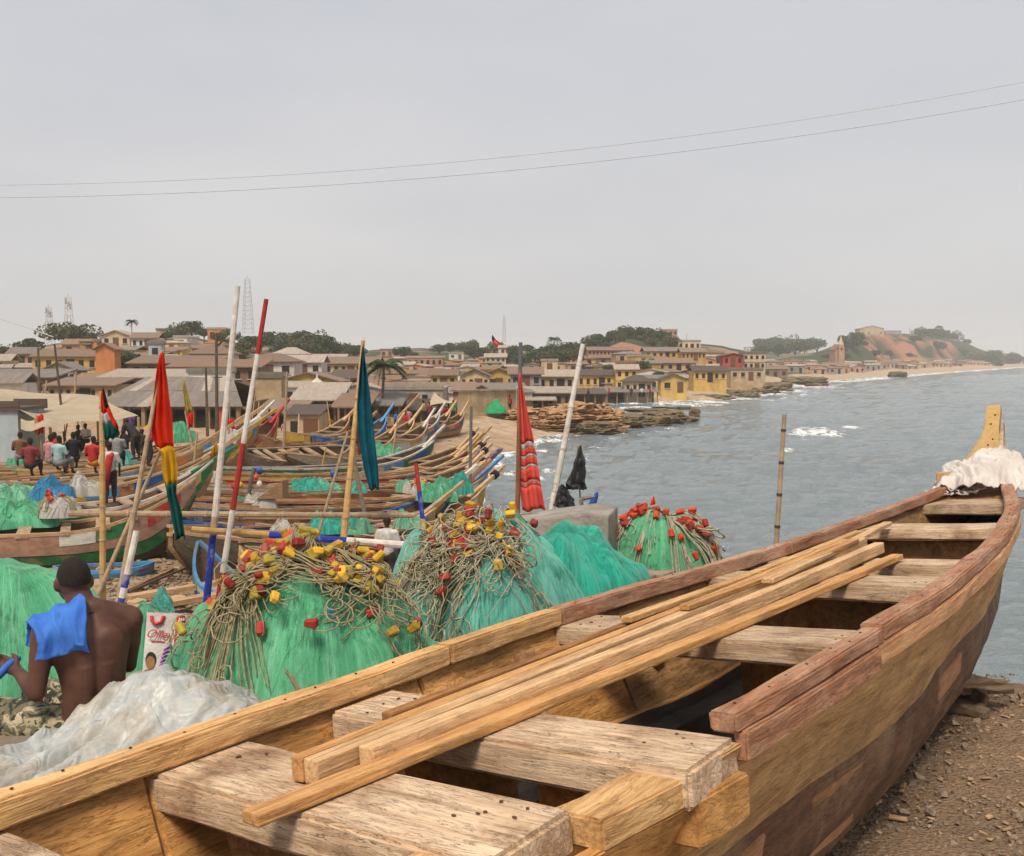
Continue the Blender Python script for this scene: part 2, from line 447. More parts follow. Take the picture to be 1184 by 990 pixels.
c = _mix(N, L, 1.0, at.outputs['Color'], _ramp(N, L, n1, [(0.3, (0.55, 0.52, 0.5)), (0.6, (1.1, 1.08, 1.05))]), 'MULTIPLY')
c = _mix(N, L, 0.6, c, _ramp(N, L, n2, [(0.32, (0.5, 0.47, 0.45)), (0.55, (1.05, 1.05, 1.05))]), 'MULTIPLY')
L.new(c, B.inputs['Base Color']); B.inputs['Roughness'].default_value = 0.95; B.inputs['Specular IOR Level'].default_value = 0.15
_bump(N, L, B, n2, 0.6, 0.08)
gme.materials.append(m)
struct(link('ground', gme))

# ------------------------------------------------------------------ sea
FOAM = []   # (x, y, half length, half depth, yaw)
def foam_px(px, py, w, d, yaw=0.0):           # sizes given as they appear, turned into metres on the water
    p = at_z(px, py, 0); FOAM.append((p.x, p.y, w * p.y / F, d * p.y ** 2 / (EYE * F), yaw))
foam_px(945, 501, 34, 4.5); foam_px(930, 503, 20, 3); foam_px(910, 523, 9, 3); foam_px(985, 498, 18, 1.8)
foam_px(780, 469, 60, 2.5); foam_px(740, 473, 40, 2.6); foam_px(705, 476, 30, 3); foam_px(765, 480, 36, 2.4); foam_px(825, 466, 34, 2); foam_px(790, 462, 40, 1.6); foam_px(725, 468, 40, 2)
foam_px(905, 452, 40, 2.6); foam_px(880, 457, 44, 1.8); foam_px(935, 447, 34, 2.6); foam_px(960, 441, 30, 1.6); foam_px(850, 462, 40, 1.3)
foam_px(640, 510, 26, 3); foam_px(620, 520, 22, 4); foam_px(605, 532, 16, 5); foam_px(632, 545, 18, 3.5); foam_px(622, 560, 14, 3.5); foam_px(650, 503, 30, 2); foam_px(590, 548, 12, 6); foam_px(640, 580, 14, 3); foam_px(665, 500, 24, 2)
def foam_at(x, y):
    f = 0.0
    for (fx, fy, w, d, a) in FOAM:
        u, v = (x - fx) / w, (y - fy) / d
        q = u * u + v * v
        if q < 4: f = max(f, exp(-q * 1.1))
    if y > 36:
        s = shore_dist(x, y); wdt = 0.15 + y * 0.009
        f = max(f, 0.9 * exp(-((s - wdt * 0.4) / (wdt)) ** 2))
        if y > 280: f = max(f, 0.95 * exp(-((s - 7) / 4.0) ** 2))
        elif 130 < y < 280: f = max(f, 0.55 * exp(-((s - 9) / 1.6) ** 2))
        elif 45 < y < 90: f = max(f, 0.5 * exp(-((s - 5.5) / 0.7) ** 2))
    return f
def wave(x, y):
    a = max(0.0, min(1.0, (y - 8) / 8)) * (1.0 if y < 300 else 300 / y)
    v = Vector((x * 0.35 + y * 0.05, y * 0.55, 0))
    z = 0.20 * noise.fractal(v, 0.9, 2.1, 4) + 0.10 * sin(0.42 * y + 1.8 * noise.noise(Vector((x * .05, y * .05, 2))) + 0.08 * x)
    return a * z + (.30 * foam_at(x, y) if 30 < y < 180 and shore_dist(x, y) > 3 else 0)
sd = geom(6, 420, 330) + geom(440, 2550, 16); sa = [-0.35 + 1.45 * i / 330 for i in range(331)]
sme = polar_grid('sea', sd, sa, wave, lambda q, V: True)
fa = sme.attributes.new('foam', 'FLOAT', 'POINT')
fa.data.foreach_set('value', [foam_at(v.co.x, v.co.y) for v in sme.vertices])
m, N, L, B = _new('sea_water')
co = N.new('ShaderNodeTexCoord').outputs['Object']
w1 = _noise(N, L, _scale(N, L, co, (0.8, 1.5, 1)), 1.0, 6, 0.62, 0.4); w2 = _noise(N, L, _scale(N, L, co, (1, 1.7, 1)), 4.5, 4, 0.6)
hh = N.new('ShaderNodeMath'); hh.operation = 'MULTIPLY_ADD'; L.new(w2, hh.inputs[0]); hh.inputs[1].default_value = 0.22; L.new(w1, hh.inputs[2])
at = N.new('ShaderNodeAttribute'); at.attribute_name = 'foam'
fn0 = _noise(N, L, _scale(N, L, co, (0.30, 0.12, 1)), 2.6, 9, 0.85, .9); mrf = N.new('ShaderNodeMapRange'); mrf.inputs['From Min'].default_value = .36; mrf.inputs['From Max'].default_value = .64; mrf.inputs['To Max'].default_value = .49; L.new(fn0, mrf.inputs['Value']); fn = mrf.outputs[0]
ad = N.new('ShaderNodeMath'); ad.operation = 'MULTIPLY_ADD'; L.new(at.outputs['Fac'], ad.inputs[0]); ad.inputs[1].default_value = 0.37; L.new(fn, ad.inputs[2])
ff = _ramp(N, L, ad.outputs[0], [(0.50, (0, 0, 0)), (0.575, (1, 1, 1))])
L.new(_mix(N, L, ff, _ramp(N, L, _noise(N, L, co, 0.03, 3, 0.5), [(0.35, (0.15, 0.185, 0.195)), (0.65, (0.185, 0.225, 0.235))]), (0.78, 0.8, 0.8)), B.inputs['Base Color'])
rr = N.new('ShaderNodeMath'); rr.operation = 'MULTIPLY_ADD'; L.new(ff, rr.inputs[0]); rr.inputs[1].default_value = 0.6; rr.inputs[2].default_value = 0.07
L.new(rr.outputs[0], B.inputs['Roughness']); B.inputs['IOR'].default_value = 1.42
_bump(N, L, B, hh.outputs[0], 1.0, 0.42)
sme.materials.append(m)
struct(link('sea', sme))

# ------------------------------------------------------------------ the raised yard the big canoe stands on, its frame of reference
A_, H_, P_ = radians(53.5), radians(6), radians(-1.5)
va = Vector((cos(A_) * cos(P_), sin(A_) * cos(P_), sin(P_)))
n0 = Vector((sin(A_), -cos(A_), 0)); up0 = n0.cross(va)
vn = n0 * cos(H_) + up0 * sin(H_); vu = vn.cross(va)
r0 = ray(620, 705); BO = r0 * (1.3 / -r0.z) + Vector((0, 0, EYE))
a2 = Vector((cos(A_), sin(A_), 0)); n2_ = Vector((sin(A_), -cos(A_), 0))
def yd(s, t, z): return Vector((BO.x, BO.y, 0)) + a2 * s + n2_ * t + Vector((0, 0, z))   # along / right of the canoe, level
YARD = 4.04
EDGE = [yd(-9, -1.85, 0), yd(4.4, -1.85, 0), Vector((2.7, 8.35, 0)), Vector((3.75, 7.42, 0)), Vector((5.2, 7.35, 0)), Vector((9, 7.9, 0)), Vector((16, 8.6, 0)), Vector((40, 9, 0))]
def edge_y(x):
    for i in range(len(EDGE) - 1):
        if EDGE[i].x <= x <= EDGE[i + 1].x:
            t = (x - EDGE[i].x) / (EDGE[i + 1].x - EDGE[i].x); return EDGE[i].y * (1 - t) + EDGE[i + 1].y * t
    return EDGE[0].y if x < EDGE[0].x else EDGE[-1].y
V = []; Fc = []; xs = [-7.0 + 0.09 * i for i in range(160)] + [7.5 + 1.2 * i for i in range(1, 18)]
ROW = 90
for i, x in enumerate(xs):
    ey = edge_y(x) if x > EDGE[0].x else -3.5
    ey = max(ey, -3.5)
    for k in range(ROW + 5):
        if k <= ROW:
            y = -4.0 + (ey + 4.0) * (k / ROW)
            z = YARD + 0.035 * fbm((x, y, 0), 1.3, 4) - (0.12 * max(0, (k / ROW - 0.9) / 0.1) ** 2)
        else:
            q = (k - ROW); y = ey + (0.18 * q if x < 1.4 else 0.5 * q) + 0.15 * fbm((x, q, 0), 2, 2); z = YARD - 0.12 - 1.2 * q - 0.15 * noise.noise(Vector((x * 2, q, 1)))
        V.append((x, y, z))
for i in range(len(xs) - 1):
    for k in range(ROW + 4):
        a = i * (ROW + 5) + k; Fc.append((a, a + ROW + 5, a + ROW + 6, a + 1))
me = bpy.data.meshes.new('yard_ground'); me.from_pydata(V, [], Fc); me.polygons.foreach_set('use_smooth', [True] * len(Fc))
m, N, L, B = _new('gravel_soil')
co = N.new('ShaderNodeTexCoord').outputs['Object']
g1 = _noise(N, L, co, 1.4, 6, 0.65); g2 = _noise(N, L, co, 38, 6, 0.75); vo = N.new('ShaderNodeTexVoronoi'); vo.inputs['Scale'].default_value = 46; L.new(co, vo.inputs['Vector'])
c = _ramp(N, L, g1, [(0.3, (0.17, 0.11, 0.07)), (0.5, (0.31, 0.21, 0.135)), (0.7, (0.24, 0.17, 0.115))])
c = _mix(N, L, 0.75, c, _ramp(N, L, g2, [(0.3, (0.4, 0.38, 0.36)), (0.55, (1.1, 1.08, 1.04)), (0.72, (1.5, 1.42, 1.3))]), 'MULTIPLY')
L.new(c, B.inputs['Base Color']); B.inputs['Roughness'].default_value = 0.95; B.inputs['Specular IOR Level'].default_value = 0.2
ha = N.new('ShaderNodeMath'); ha.operation = 'SUBTRACT'; L.new(g2, ha.inputs[0]); L.new(vo.outputs['Distance'], ha.inputs[1])
_bump(N, L, B, ha.outputs[0], 0.9, 0.03)
me.materials.append(m)
struct(link('yard_ground', me))

# loose stones and wood chips on the yard
mb = MB(); mc = MB()
for i in range(5200):
    y = random.uniform(2.4, 7.3) ; x = random.uniform(0.7, 4.6)
    if y > edge_y(x) - 0.05: continue
    r = random.choice((0.006, 0.008, 0.010, 0.014, 0.026 if random.random() < .25 else 0.009))
    M = Matrix.Rotation(random.uniform(0, 6.3), 3, 'Z') @ Matrix.Rotation(random.uniform(-.6, .6), 3, 'X')
    mb.box((x, y, YARD + r * 0.3), (r * 2, r * 1.5, r * 1.1), M, r * 0.45)
stuff(mb.build('gravel', rough_mat('gravel_stone', (0.36, 0.265, 0.19), (0.10, 0.075, 0.055), 22, vary=0.0)))
for i in range(170):
    y = random.uniform(2.6, 6.8); x = random.uniform(1.4, 4.4)
    M = Matrix.Rotation(random.uniform(0, 6.3), 3, 'Z') @ Matrix.Rotation(random.uniform(-.3, .3), 3, 'X')
    mc.box((x, y, YARD + 0.012), (random.uniform(.015, .06), random.uniform(.01, .03), .006), M, .004)
stuff(mc.build('wood_chips', wood('chip_wood', (0.62, 0.42, 0.24), (0.45, 0.28, 0.14), (0.25, 0.13, 0.06))))
for (px, py, sx, sy, lb) in ((1012, 926, .07, .05, 'small squarish pale offcut on the gravel right of canoe'), (1038, 946, .09, .035, 'longer grey sliver of wood on the gravel, right of the others'), (1045, 908, .07, .02, 'thin pale splinter on the gravel, farthest of the four offcuts'), (958, 972, .06, .03, 'pale offcut on the gravel nearest the canoe hull')):
    p = at_z(px, py, YARD + .02)
    o = MB().box((0, 0, 0), (sx, sy, .012), Matrix.Rotation(random.uniform(0, 3), 3, 'Z'), .004).build('wood_offcut', MATS['chip_wood'], None, loc=p)
    tag(o, lb, 'offcut', 'wood offcuts on the gravel')

# sea wall with the nets on it, beside the canoe
conc = rough_mat('old_concrete', (0.34, 0.27, 0.20), (0.19, 0.145, 0.105), 2.6, bump=0.6, stain=(0.11, 0.09, 0.075), stain_amt=.6)
WALL_TOP = EYE - 1.66
sw = thing('sea_wall', 'weathered brown concrete wall under the green net heaps beside canoe', 'wall', yd(0, -1.2, YARD))
sw.rotation_euler = (0, 0, A_); sw['kind'] = 'thing'
x = -8.0
while x < 2.9:
    l = random.uniform(.75, 1.05)
    MB().box((x + l / 2, 0, (WALL_TOP - YARD) / 2 - 1.2), (l - .025, 1.2 + random.uniform(-.03, .03), WALL_TOP - YARD + 2.4), None, .015).build('block', conc, sw, bevel=.02)
    x += l
sw_b = yd(1.15, -1.25, 0)
cb = thing('concrete_block', 'squared grey concrete block standing behind the middle net heap', 'block', (0, 0, 0))
p0 = at_d(582, 612, 7.7); p1 = at_d(704, 592, 7.35)
o = MB()
rr_ = []
for p, zt in ((p0, at_d(582, 606, 7.7).z), (p0.lerp(p1, .35), at_d(625, 599, 7.58).z), (p0.lerp(p1, .8), at_d(680, 592, 7.42).z), (p1, at_d(703, 596, 7.35).z)):
    q = Vector((p.x, p.y, 0)); b = Vector((.12, .42, 0))
    rr_.append([Vector((q.x, q.y, WALL_TOP - .1)), Vector((q.x, q.y, zt)), Vector((q.x + b.x, q.y + b.y, zt + .01)), Vector((q.x + b.x, q.y + b.y, WALL_TOP - .1))])
o.loft(rr_); ob = o.build('slab', rough_mat('grey_concrete', (0.30, 0.27, 0.235), (0.17, 0.145, 0.12), 5, bump=.7, stain=(.4, .37, .33), stain_amt=.4), cb, bevel=.025)
fix_normals(ob.data)

# ------------------------------------------------------------------ rocks
def rock_mesh(name, size, seed, strata=0.35, sub=4):
    bm = bmesh.new(); bmesh.ops.create_icosphere(bm, subdivisions=sub, radius=1.0)
    for v in bm.verts:
        p = v.co.copy(); o_ = Vector((seed * 7.1, seed * 3.3, seed))
        k = 1 + 0.35 * noise.fractal(p * 1.3 + o_, 0.8, 2.1, 4) + 0.12 * noise.fractal(p * 4.5 + o_, 0.8, 2.1, 3)
        b = max(abs(p.x), abs(p.y), abs(p.z)); p = p * (0.5 + 0.5 / b) if b > 0 else p
        p *= k
        z = p.z * 3.2 + 0.6 * noise.noise(Vector((p.x * .8, p.y * .8, seed)))
        st = (z - math.floor(z)); lay = (st - 0.5)
        q = 1 + strata * 0.35 * (1 if st > .25 else -1) * min(1, abs(lay) * 3)
        v.co = Vector((p.x * q * size[0], p.y * q * size[1], p.z * size[2]))
    me = bpy.data.meshes.new(name); bm.to_mesh(me); bm.free(); return me
def rock_material(name, a, b, c_, band=2.2):
    m, N, L, B = _new(name)
    co = N.new('ShaderNodeTexCoord').outputs['Object']
    n1 = _noise(N, L, _scale(N, L, co, (.5, .5, band)), 1.2, 7, .7, .5); n2 = _noise(N, L, co, 3.5, 6, .7)
    c = _ramp(N, L, n1, [(.3, c_), (.45, b), (.62, a)])
    c = _mix(N, L, .7, c, _ramp(N, L, n2, [(.3, (.35, .33, .3)), (.6, (1.1, 1.1, 1.1))]), 'MULTIPLY')
    L.new(c, B.inputs['Base Color']); B.inputs['Roughness'].default_value = .85; _bump(N, L, B, n2, .8, .15)
    return m
rk_o = rock_material('ochre_rock', (.50, .30, .15), (.36, .20, .095), (.14, .08, .045))
rk_d = rock_material('dark_wet_rock', (.24, .17, .09), (.14, .10, .05), (.05, .045, .03))
rk_g = rock_material('mossy_rock', (.20, .16, .085), (.13, .105, .055), (.055, .05, .03))
ROCKS = [  # px centre, py foot, depth, half sizes, material, label
 (600, 497, 88, (3.4, 2.2, 1.45), rk_o, 'layered ochre rock ledge at the left end of the point'),
 (640, 500, 86, (2.9, 2.0, 1.35), rk_o, 'layered ochre rock ledge behind the white leaning pole'),
 (672, 500, 87, (3.0, 2.0, 1.75), rk_o, 'tall layered ochre rock block in the middle of the point'),
 (697, 497, 90, (2.0, 1.8, 1.4), rk_o, 'layered ochre rock cliff where the point drops to the sea'),
 (690, 499, 84, (2.0, 1.2, .6), rk_d, 'low dark rock at the foot of the ochre cliff'),
 (620, 499, 84, (1.2, 1.0, .8), rk_o, 'rounded boulder below the ochre ledge near the red flag'),
 (718, 494, 90, (1.9, 1.5, .85), rk_d, 'brown wet rock just right of the ochre cliff'),
 (745, 493, 93, (2.4, 1.6, .75), rk_d, 'broad brown wet rock in the middle of the reef'),
 (768, 490, 97, (2.1, 1.5, .95), rk_d, 'peaked brown rock near the tip of the reef'),
 (788, 487, 100, (1.7, 1.0, .38), rk_d, 'flat dark rock at the tip of the reef'),
 (748, 476, 117, (2.8, 1.2, .28), rk_g, 'low mossy rock shelf behind the reef'),
 (776, 473, 124, (2.6, 1.2, .25), rk_g, 'thin mossy rock shelf washed by surf behind the reef'),
 (803, 482, 107, (.6, .6, .7), rk_d, 'small lone rock in the water beyond the reef tip'),
 (822, 462, 158, (3.6, 2.0, .6), rk_g, 'mossy shore rock below the yellow gabled house'),
 (850, 459, 168, (3.8, 2.2, .9), rk_g, 'long mossy shore rock below the red building'),
 (878, 454, 182, (3.8, 2.2, 1.1), rk_g, 'mossy headland rock nearest the far surf'),
 (898, 450, 205, (3.2, 2.4, 1.1), rk_d, 'dark headland rock left of the far green outcrop'),
 (928, 444, 246, (5.5, 3.2, 1.3), rk_g, 'green humped outcrop in the surf of far headland'),
 (944, 448, 232, (2.5, 1.4, .6), rk_d, 'small dark rock awash beside the green outcrop'),
 (1037, 436, 350, (3.2, 2, 1.5), rk_d, 'lone dark boulder on the distant beach'),
 (897, 453, 200, (3, 2, .6), rk_d, 'flat dark rock awash below the far headland')]
for i, (px, py, d, sz, mt, lb) in enumerate(ROCKS):
    me = rock_mesh('rock', sz, i + 1, 0.5 if mt is rk_o else 0.15, 5 if d < 100 else 4); me.materials.append(mt)
    p = at_d(px, py, d); o = link('rock', me, None, (p.x, d, max(p.z, -.1) + sz[2] * .35), (0, 0, random.uniform(-.3, .3))); tag(o, lb, 'rock')

# low sea wall below the town, at the back of the beach
bw = thing('beach_wall', 'long plastered tan retaining wall at the back of the sand', 'wall', (0, 0, 0))
bw['kind'] = 'thing'; q0 = at_d(528, 488, 84); q1 = at_d(598, 480, 89)
tanw = rough_mat('tan_plaster', (0.47, 0.35, 0.21), (0.33, 0.23, 0.13), .8, stain=(.2, .14, .09), stain_amt=.5)
for k in range(5):
    a = q0.lerp(q1, k / 5); b = q0.lerp(q1, (k + 1) / 5 - .004)
    MB().beam((a.x, a.y, 1.9), (b.x, b.y, 1.9), .5, 3.6 + random.uniform(-.1, .1)).build('wall_bay', tanw, bw)
MB().beam((q0.x - .2, q0.y - .1, 3.76), (q1.x + .2, q1.y - .1, 3.76), .8, .16).build('coping', conc, bw)
MB().beam((q0.x - .2, q0.y - .32, .95), (q1.x + .2, q1.y - .32, .95), .5, 1.6).build('footing', tanw, bw)
# ------------------------------------------------------------------ the big new canoe in front
def interp(tab, s):
    if s <= tab[0][0]: return tab[0][1]
    for (a, b), (c, d) in zip(tab, tab[1:]):
        if s <= c:
            t = (s - a) / (c - a); return b + (d - b) * t
    return tab[-1][1]
def smooth(tab, s, w=0.35): return sum(interp(tab, s + k * w) for k in (-1, -.5, 0, .5, 1)) / 5
TL = [(-5, .12), (-3, .09), (-1.5, .06), (0, .02), (1, .12), (2, .22), (3.5, .31), (5, .40), (6.2, .53), (7, .66), (7.8, .82)]
TR = [(-5, 1.45), (-3, 1.46), (-2.2, 1.53), (-1.3, 1.68), (0, 1.73), (1.1, 1.78), (3.2, 1.71), (4.6, 1.58), (5.5, 1.43), (6.2, 1.30), (7, 1.12), (7.8, .94)]
ZG = [(-5, .02), (0, 0), (3, 0), (5, .04), (6.2, .09), (7, .17), (8, .34)]
ZB = [(-5, -1.2), (3.2, -1.18), (4.5, -1.08), (5.6, -.85), (6.6, -.5), (7.4, -.12), (7.9, .12)]
tl = lambda s: smooth(TL, s); tr = lambda s: smooth(TR, s); zg = lambda s: smooth(ZG, s); zb = lambda s: smooth(ZB, s, .25)
def P(s, t, z): return Vector((s, -t, z))
w_fresh = wood('fresh_timber', (.74, .47, .22), (.60, .345, .13), (.30, .135, .045), 0, 14, stain=(.22, .09, .03), stain_amt=.5, crack=.6)
w_fresh_y = wood('fresh_timber_cross', (.64, .44, .235), (.50, .315, .145), (.30, .165, .065), 1, 16, stain=(.24, .12, .05), stain_amt=.35, crack=.35)
w_red = wood('red_brown_timber', (.52, .27, .15), (.37, .165, .085), (.15, .052, .026), 0, 14, stain=(.60, .43, .30), stain_amt=.75, crack=.6)
w_grey = wood('weathered_thwart_timber', (.68, .52, .36), (.54, .375, .235), (.25, .14, .075), 1, 10, stain=(.17, .08, .035), stain_amt=.85, crack=1.0)
w_strake = wood('tan_side_timber', (.78, .50, .235), (.64, .375, .15), (.30, .14, .05), 0, 5, stain=(.36, .23, .115), stain_amt=.85, crack=.75)
w_strake2 = wood('orange_side_timber', (.70, .38, .13), (.55, .265, .08), (.2, .08, .024), 0, 6, stain=(.12, .055, .02), stain_amt=.8, crack=.7)
w_log = wood('dark_red_log', (.25, .13, .075), (.16, .08, .046), (.055, .03, .022), 0, 4, stain=(.40, .26, .15), stain_amt=.85, crack=.8, rough=.7)
w_in = wood('rough_inner_timber', (.44, .26, .115), (.31, .17, .07), (.12, .06, .024), 0, 8, stain=(.07, .042, .025), stain_amt=.8, crack=.85)
w_black = wood('black_inner_log', (.05, .042, .036), (.03, .026, .023), (.014, .012, .011), 0, 6, stain=(.10, .09, .075), stain_amt=.5, crack=.5, rough=.5)
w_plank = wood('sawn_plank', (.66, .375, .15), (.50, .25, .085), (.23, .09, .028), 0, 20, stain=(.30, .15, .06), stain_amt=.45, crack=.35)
w_plank2 = wood('pale_sawn_plank', (.72, .49, .27), (.58, .345, .165), (.30, .145, .06), 0, 20, stain=(.28, .17, .09), stain_amt=.5, crack=.4)
w_patch = wood('bright_patch_timber', (.52, .29, .14), (.42, .21, .095), (.24, .11, .05), 0, 12, stain=(.65, .42, .22), stain_amt=.5, crack=.4)

big = thing('wooden_canoe', 'large unpainted new wooden fishing canoe across the foreground', 'canoe')
big.matrix_world = Matrix(((va.x, -vn.x, vu.x, BO.x), (va.y, -vn.y, vu.y, BO.y), (va.z, -vn.z, vu.z, BO.z), (0, 0, 0, 1)))

def rails(name, mat, s0, s1, prof, n=None, jig=.004, bevel=.008):
    """a board running along the hull; prof(s) -> four corner points (t, z)"""
    n = n or max(3, int((s1 - s0) / .22)); R = []
    for i in range(n + 1):
        s = s0 + (s1 - s0) * i / n
        R.append([P(s, t + random.uniform(-jig, jig), z + random.uniform(-jig, jig)) for t, z in prof(s)])
    o = MB().loft(R).build(name, mat, big, bevel=0); fix_normals(o.data)
    if bevel:
        bm = bmesh.new(); bm.from_mesh(o.data)
        ed = [e for e in bm.edges if len(e.link_faces) == 2 and e.calc_face_angle(0) > .9]
        bmesh.ops.bevel(bm, geom=ed, offset=bevel, segments=2, affect='EDGES'); bm.to_mesh(o.data); bm.free()
    return o
# gunwale caps
def capL(w, h, dz=0): return lambda s: [(tl(s), zg(s) - h + dz), (tl(s) + w, zg(s) - h + dz), (tl(s) + w, zg(s) + dz), (tl(s), zg(s) + dz)]
def capR(w, h, dz=0, o=0): return lambda s: [(tr(s) - w + o, zg(s) - h + dz), (tr(s) + o, zg(s) - h + dz), (tr(s) + o, zg(s) + dz), (tr(s) - w + o, zg(s) + dz)]
rails('gunwale', w_fresh, -4.2, -.86, capL(.10, .085)); rails('gunwale', w_fresh, -.855, .03, capL(.105, .085, .004))
rails('gunwale', w_red, .035, 2.7, capL(.10, .085, .002)); rails('gunwale', w_red, 2.71, 6.85, capL(.105, .08))
rails('gunwale', w_red, -1.30, .075, capR(.092, .062, 0)); rails('gunwale', w_red, .08, 3.6, capR(.10, .07, .012)); rails('gunwale', w_red, 3.605, 7.35, capR(.115, .065, .01))
# rubbing strips under the right caps
rails('rubbing_strip', w_red, -1.27, -.02, lambda s: [(tr(s) - .03, zg(s) - .16), (tr(s) + .012, zg(s) - .16), (tr(s) + .014, zg(s) - .064), (tr(s) - .03, zg(s) - .064)])
rails('rubbing_strip', w_patch, .0, 3.4, lambda s: [(tr(s) - .03, zg(s) - .145), (tr(s) + .006, zg(s) - .145), (tr(s) + .006, zg(s) - .061), (tr(s) - .03, zg(s) - .061)])
rails('rubbing_strip', w_patch, 3.42, 7.0, lambda s: [(tr(s) - .03, zg(s) - .13), (tr(s) + .006, zg(s) - .13), (tr(s) + .006, zg(s) - .058), (tr(s) - .03, zg(s) - .058)])
# side strakes
def seamz(s): return zg(s) - .60 - .03 * sin(s * 2.1) + max(0, s - 4.5) * .09
def flare(s): return .22 if s < 4 else .22 - .05 * (s - 4)
def strR(top=-.10):
    def f(s):
        z0 = zg(s) + top; z1 = seamz(s); b = flare(s)
        return [(tr(s) - b - .05, z1), (tr(s) - b, z1), (tr(s) + .0, z0), (tr(s) - .055, z0)]
    return f
def strL(top=-.086):
    def f(s):
        z0 = zg(s) + top; z1 = seamz(s); b = flare(s)
        return [(tl(s) + b, z1), (tl(s) + b + .05, z1), (tl(s) + .06, z0), (tl(s) + .005, z0)]
    return f
rails('side_plank', w_strake2, -4.2, -1.42, strR(-.19)); rails('side_plank', w_strake, -1.40, 3.05, strR()); rails('side_plank', w_strake, 3.07, 7.45, strR())
for (x0, x1) in ((-4.2, -2.35), (-2.34, -1.05), (-1.04, .4), (.41, 2.1), (2.11, 4.4), (4.41, 7.2)):
    rails('side_plank', w_strake2 if x0 < -1 else w_in, x0, x1, strL())
# short pale top boards on the right near end, between the thwart ends
rails('top_board', w_fresh, -1.95, -1.58, lambda s: [(tr(s) - .17, -.19), (tr(s) - .002, -.19), (tr(s) - .002, -.105), (tr(s) - .17, -.105)])
rails('top_board', w_fresh, -3.0, -2.33, lambda s: [(tr(s) - .25, -.20), (tr(s) + .0, -.20), (tr(s) + .0, -.09), (tr(s) - .25, -.09)])
rails('end_block', w_strake2, -1.56, -1.27, lambda s: [(tr(s) - .10, -.32), (tr(s) + .012, -.32), (tr(s) + .015, -.175), (tr(s) - .10, -.175)])
# lower dug-out log, outside and inside
def log_ring(s):
    z1 = seamz(s) + .02; b = flare(s); L0, R0 = tl(s) + b + .01, tr(s) - b - .01; c = (L0 + R0) / 2; hw = (R0 - L0) / 2
    d = z1 - zb(s); zf = zb(s) + .12
    out = [(c + hw + .012, z1), (c + hw * .98, z1 - d * .4), (c + hw * .82, z1 - d * .75), (c + hw * .5, z1 - d * .96), (c, z1 - d), (c - hw * .5, z1 - d * .96), (c - hw * .82, z1 - d * .75), (c - hw * .98, z1 - d * .4), (c - hw - .012, z1)]
    inn = [(c - hw + .08, z1), (c - hw * .82, z1 - d * .10), (c - hw * .70, z1 - d * .18), (c - hw * .58, zf + .05), (c - hw * .3, zf), (c + hw * .3, zf), (c + hw * .60, zf + .06), (c + hw * .8, z1 - d * .35), (c + hw - .10, z1)]
    return out, inn
R1, R2 = [], []; n = 60
for i in range(n + 1):
    s = -4.2 + 11.6 * i / n; o_, i_ = log_ring(s)
    R1.append([P(s, t + .010 * fbm((s, k, 0), 1.7, 3), z + .008 * fbm((s, k, 5), 1.9, 3)) for k, (t, z) in enumerate(o_)])
    R2.append([P(s, t + .014 * fbm((s * 2, k * 3, 0), 1.7, 3), z + .014 * fbm((s * 2, k * 3, 5), 1.9, 3)) for k, (t, z) in enumerate(i_)])
o = MB().loft(R1, closed=False).build('hull_log', w_log, big, smooth=True)
# ledge sides and trough inside the log, both coloured black
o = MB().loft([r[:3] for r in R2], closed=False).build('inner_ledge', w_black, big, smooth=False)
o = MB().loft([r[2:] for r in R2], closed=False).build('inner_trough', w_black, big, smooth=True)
# bright repair patches along the lower right side
for (x0, x1, k0, k1) in ((-1.02, -.72, .1, .62), (-.25, .33, .12, .60), (1.75, 2.45, .14, .34), (-1.5, -1.3, .05, .5)):
    def pf(s, k0=k0, k1=k1):
        o_, _ = log_ring(s); a, b, c_ = o_[0], o_[1], o_[2]
        def on(k):
            if k < .4: u = k / .4; q, w = a, b
            else: u = (k - .4) / .35; q, w = b, c_
            return (q[0] + (w[0] - q[0]) * u, q[1] + (w[1] - q[1]) * u)
        p, q = on(k0), on(k1); return [(q[0] - .01, q[1] + .03 * fbm((s * 3, 1, 0), 2, 3)), (q[0] + .009, q[1] + .03 * fbm((s * 3, 1, 0), 2, 3)), (p[0] + .009, p[1]), (p[0] - .01, p[1])]
    rails('repair_patch', w_patch, x0, x1, pf, bevel=.004)
# thwarts (s0, s1, t0, t1, z)
def thwart(s0, s1, t0, t1, z=-.08, h=.105, mat=None, skew=0.0, jig=.008, n=7):
    R = []
    for i in range(n + 1):
        u = i / n; t = t0 + (t1 - t0) * u; e = .018 * fbm((t * 2, s0, 1), 1.6, 3); d = .015 * fbm((t * 2, s0, 7), 1.6, 3)
        zz = z + .010 * fbm((t, s0, 4), 1.5, 2)
        R.append([P(s0 + e + skew * u, t, zz - h), P(s1 + d + skew * u, t, zz - h), P(s1 + d + skew * u, t, zz), P(s0 + e + skew * u, t, zz)])
    o = MB().loft(R).build('thwart', mat or w_grey, big); fix_normals(o.data)
    bm = bmesh.new(); bm.from_mesh(o.data); ed = [e for e in bm.edges if len(e.link_faces) == 2 and e.calc_face_angle(0) > .9]
    bmesh.ops.bevel(bm, geom=ed, offset=.014, segments=2, affect='EDGES'); bm.to_mesh(o.data); bm.free(); return o
thwart(-3.35, -2.78, .13, 1.40, -.09, .10); thwart(-2.33, -1.96, .13, 1.49, -.085, .12); thwart(-1.60, -1.265, .16, 1.65, -.078, .12); thwart(0.0, .36, .10, 1.66, -.082, .10)
thwart(1.53, 1.90, .22, 1.70, -.08, .10); thwart(2.32, 2.61, .27, 1.68, -.08, .095); thwart(4.06, 4.55, .36, 1.56, -.06, .085); thwart(5.72, 6.45, .50, 1.36, -.02, .10)
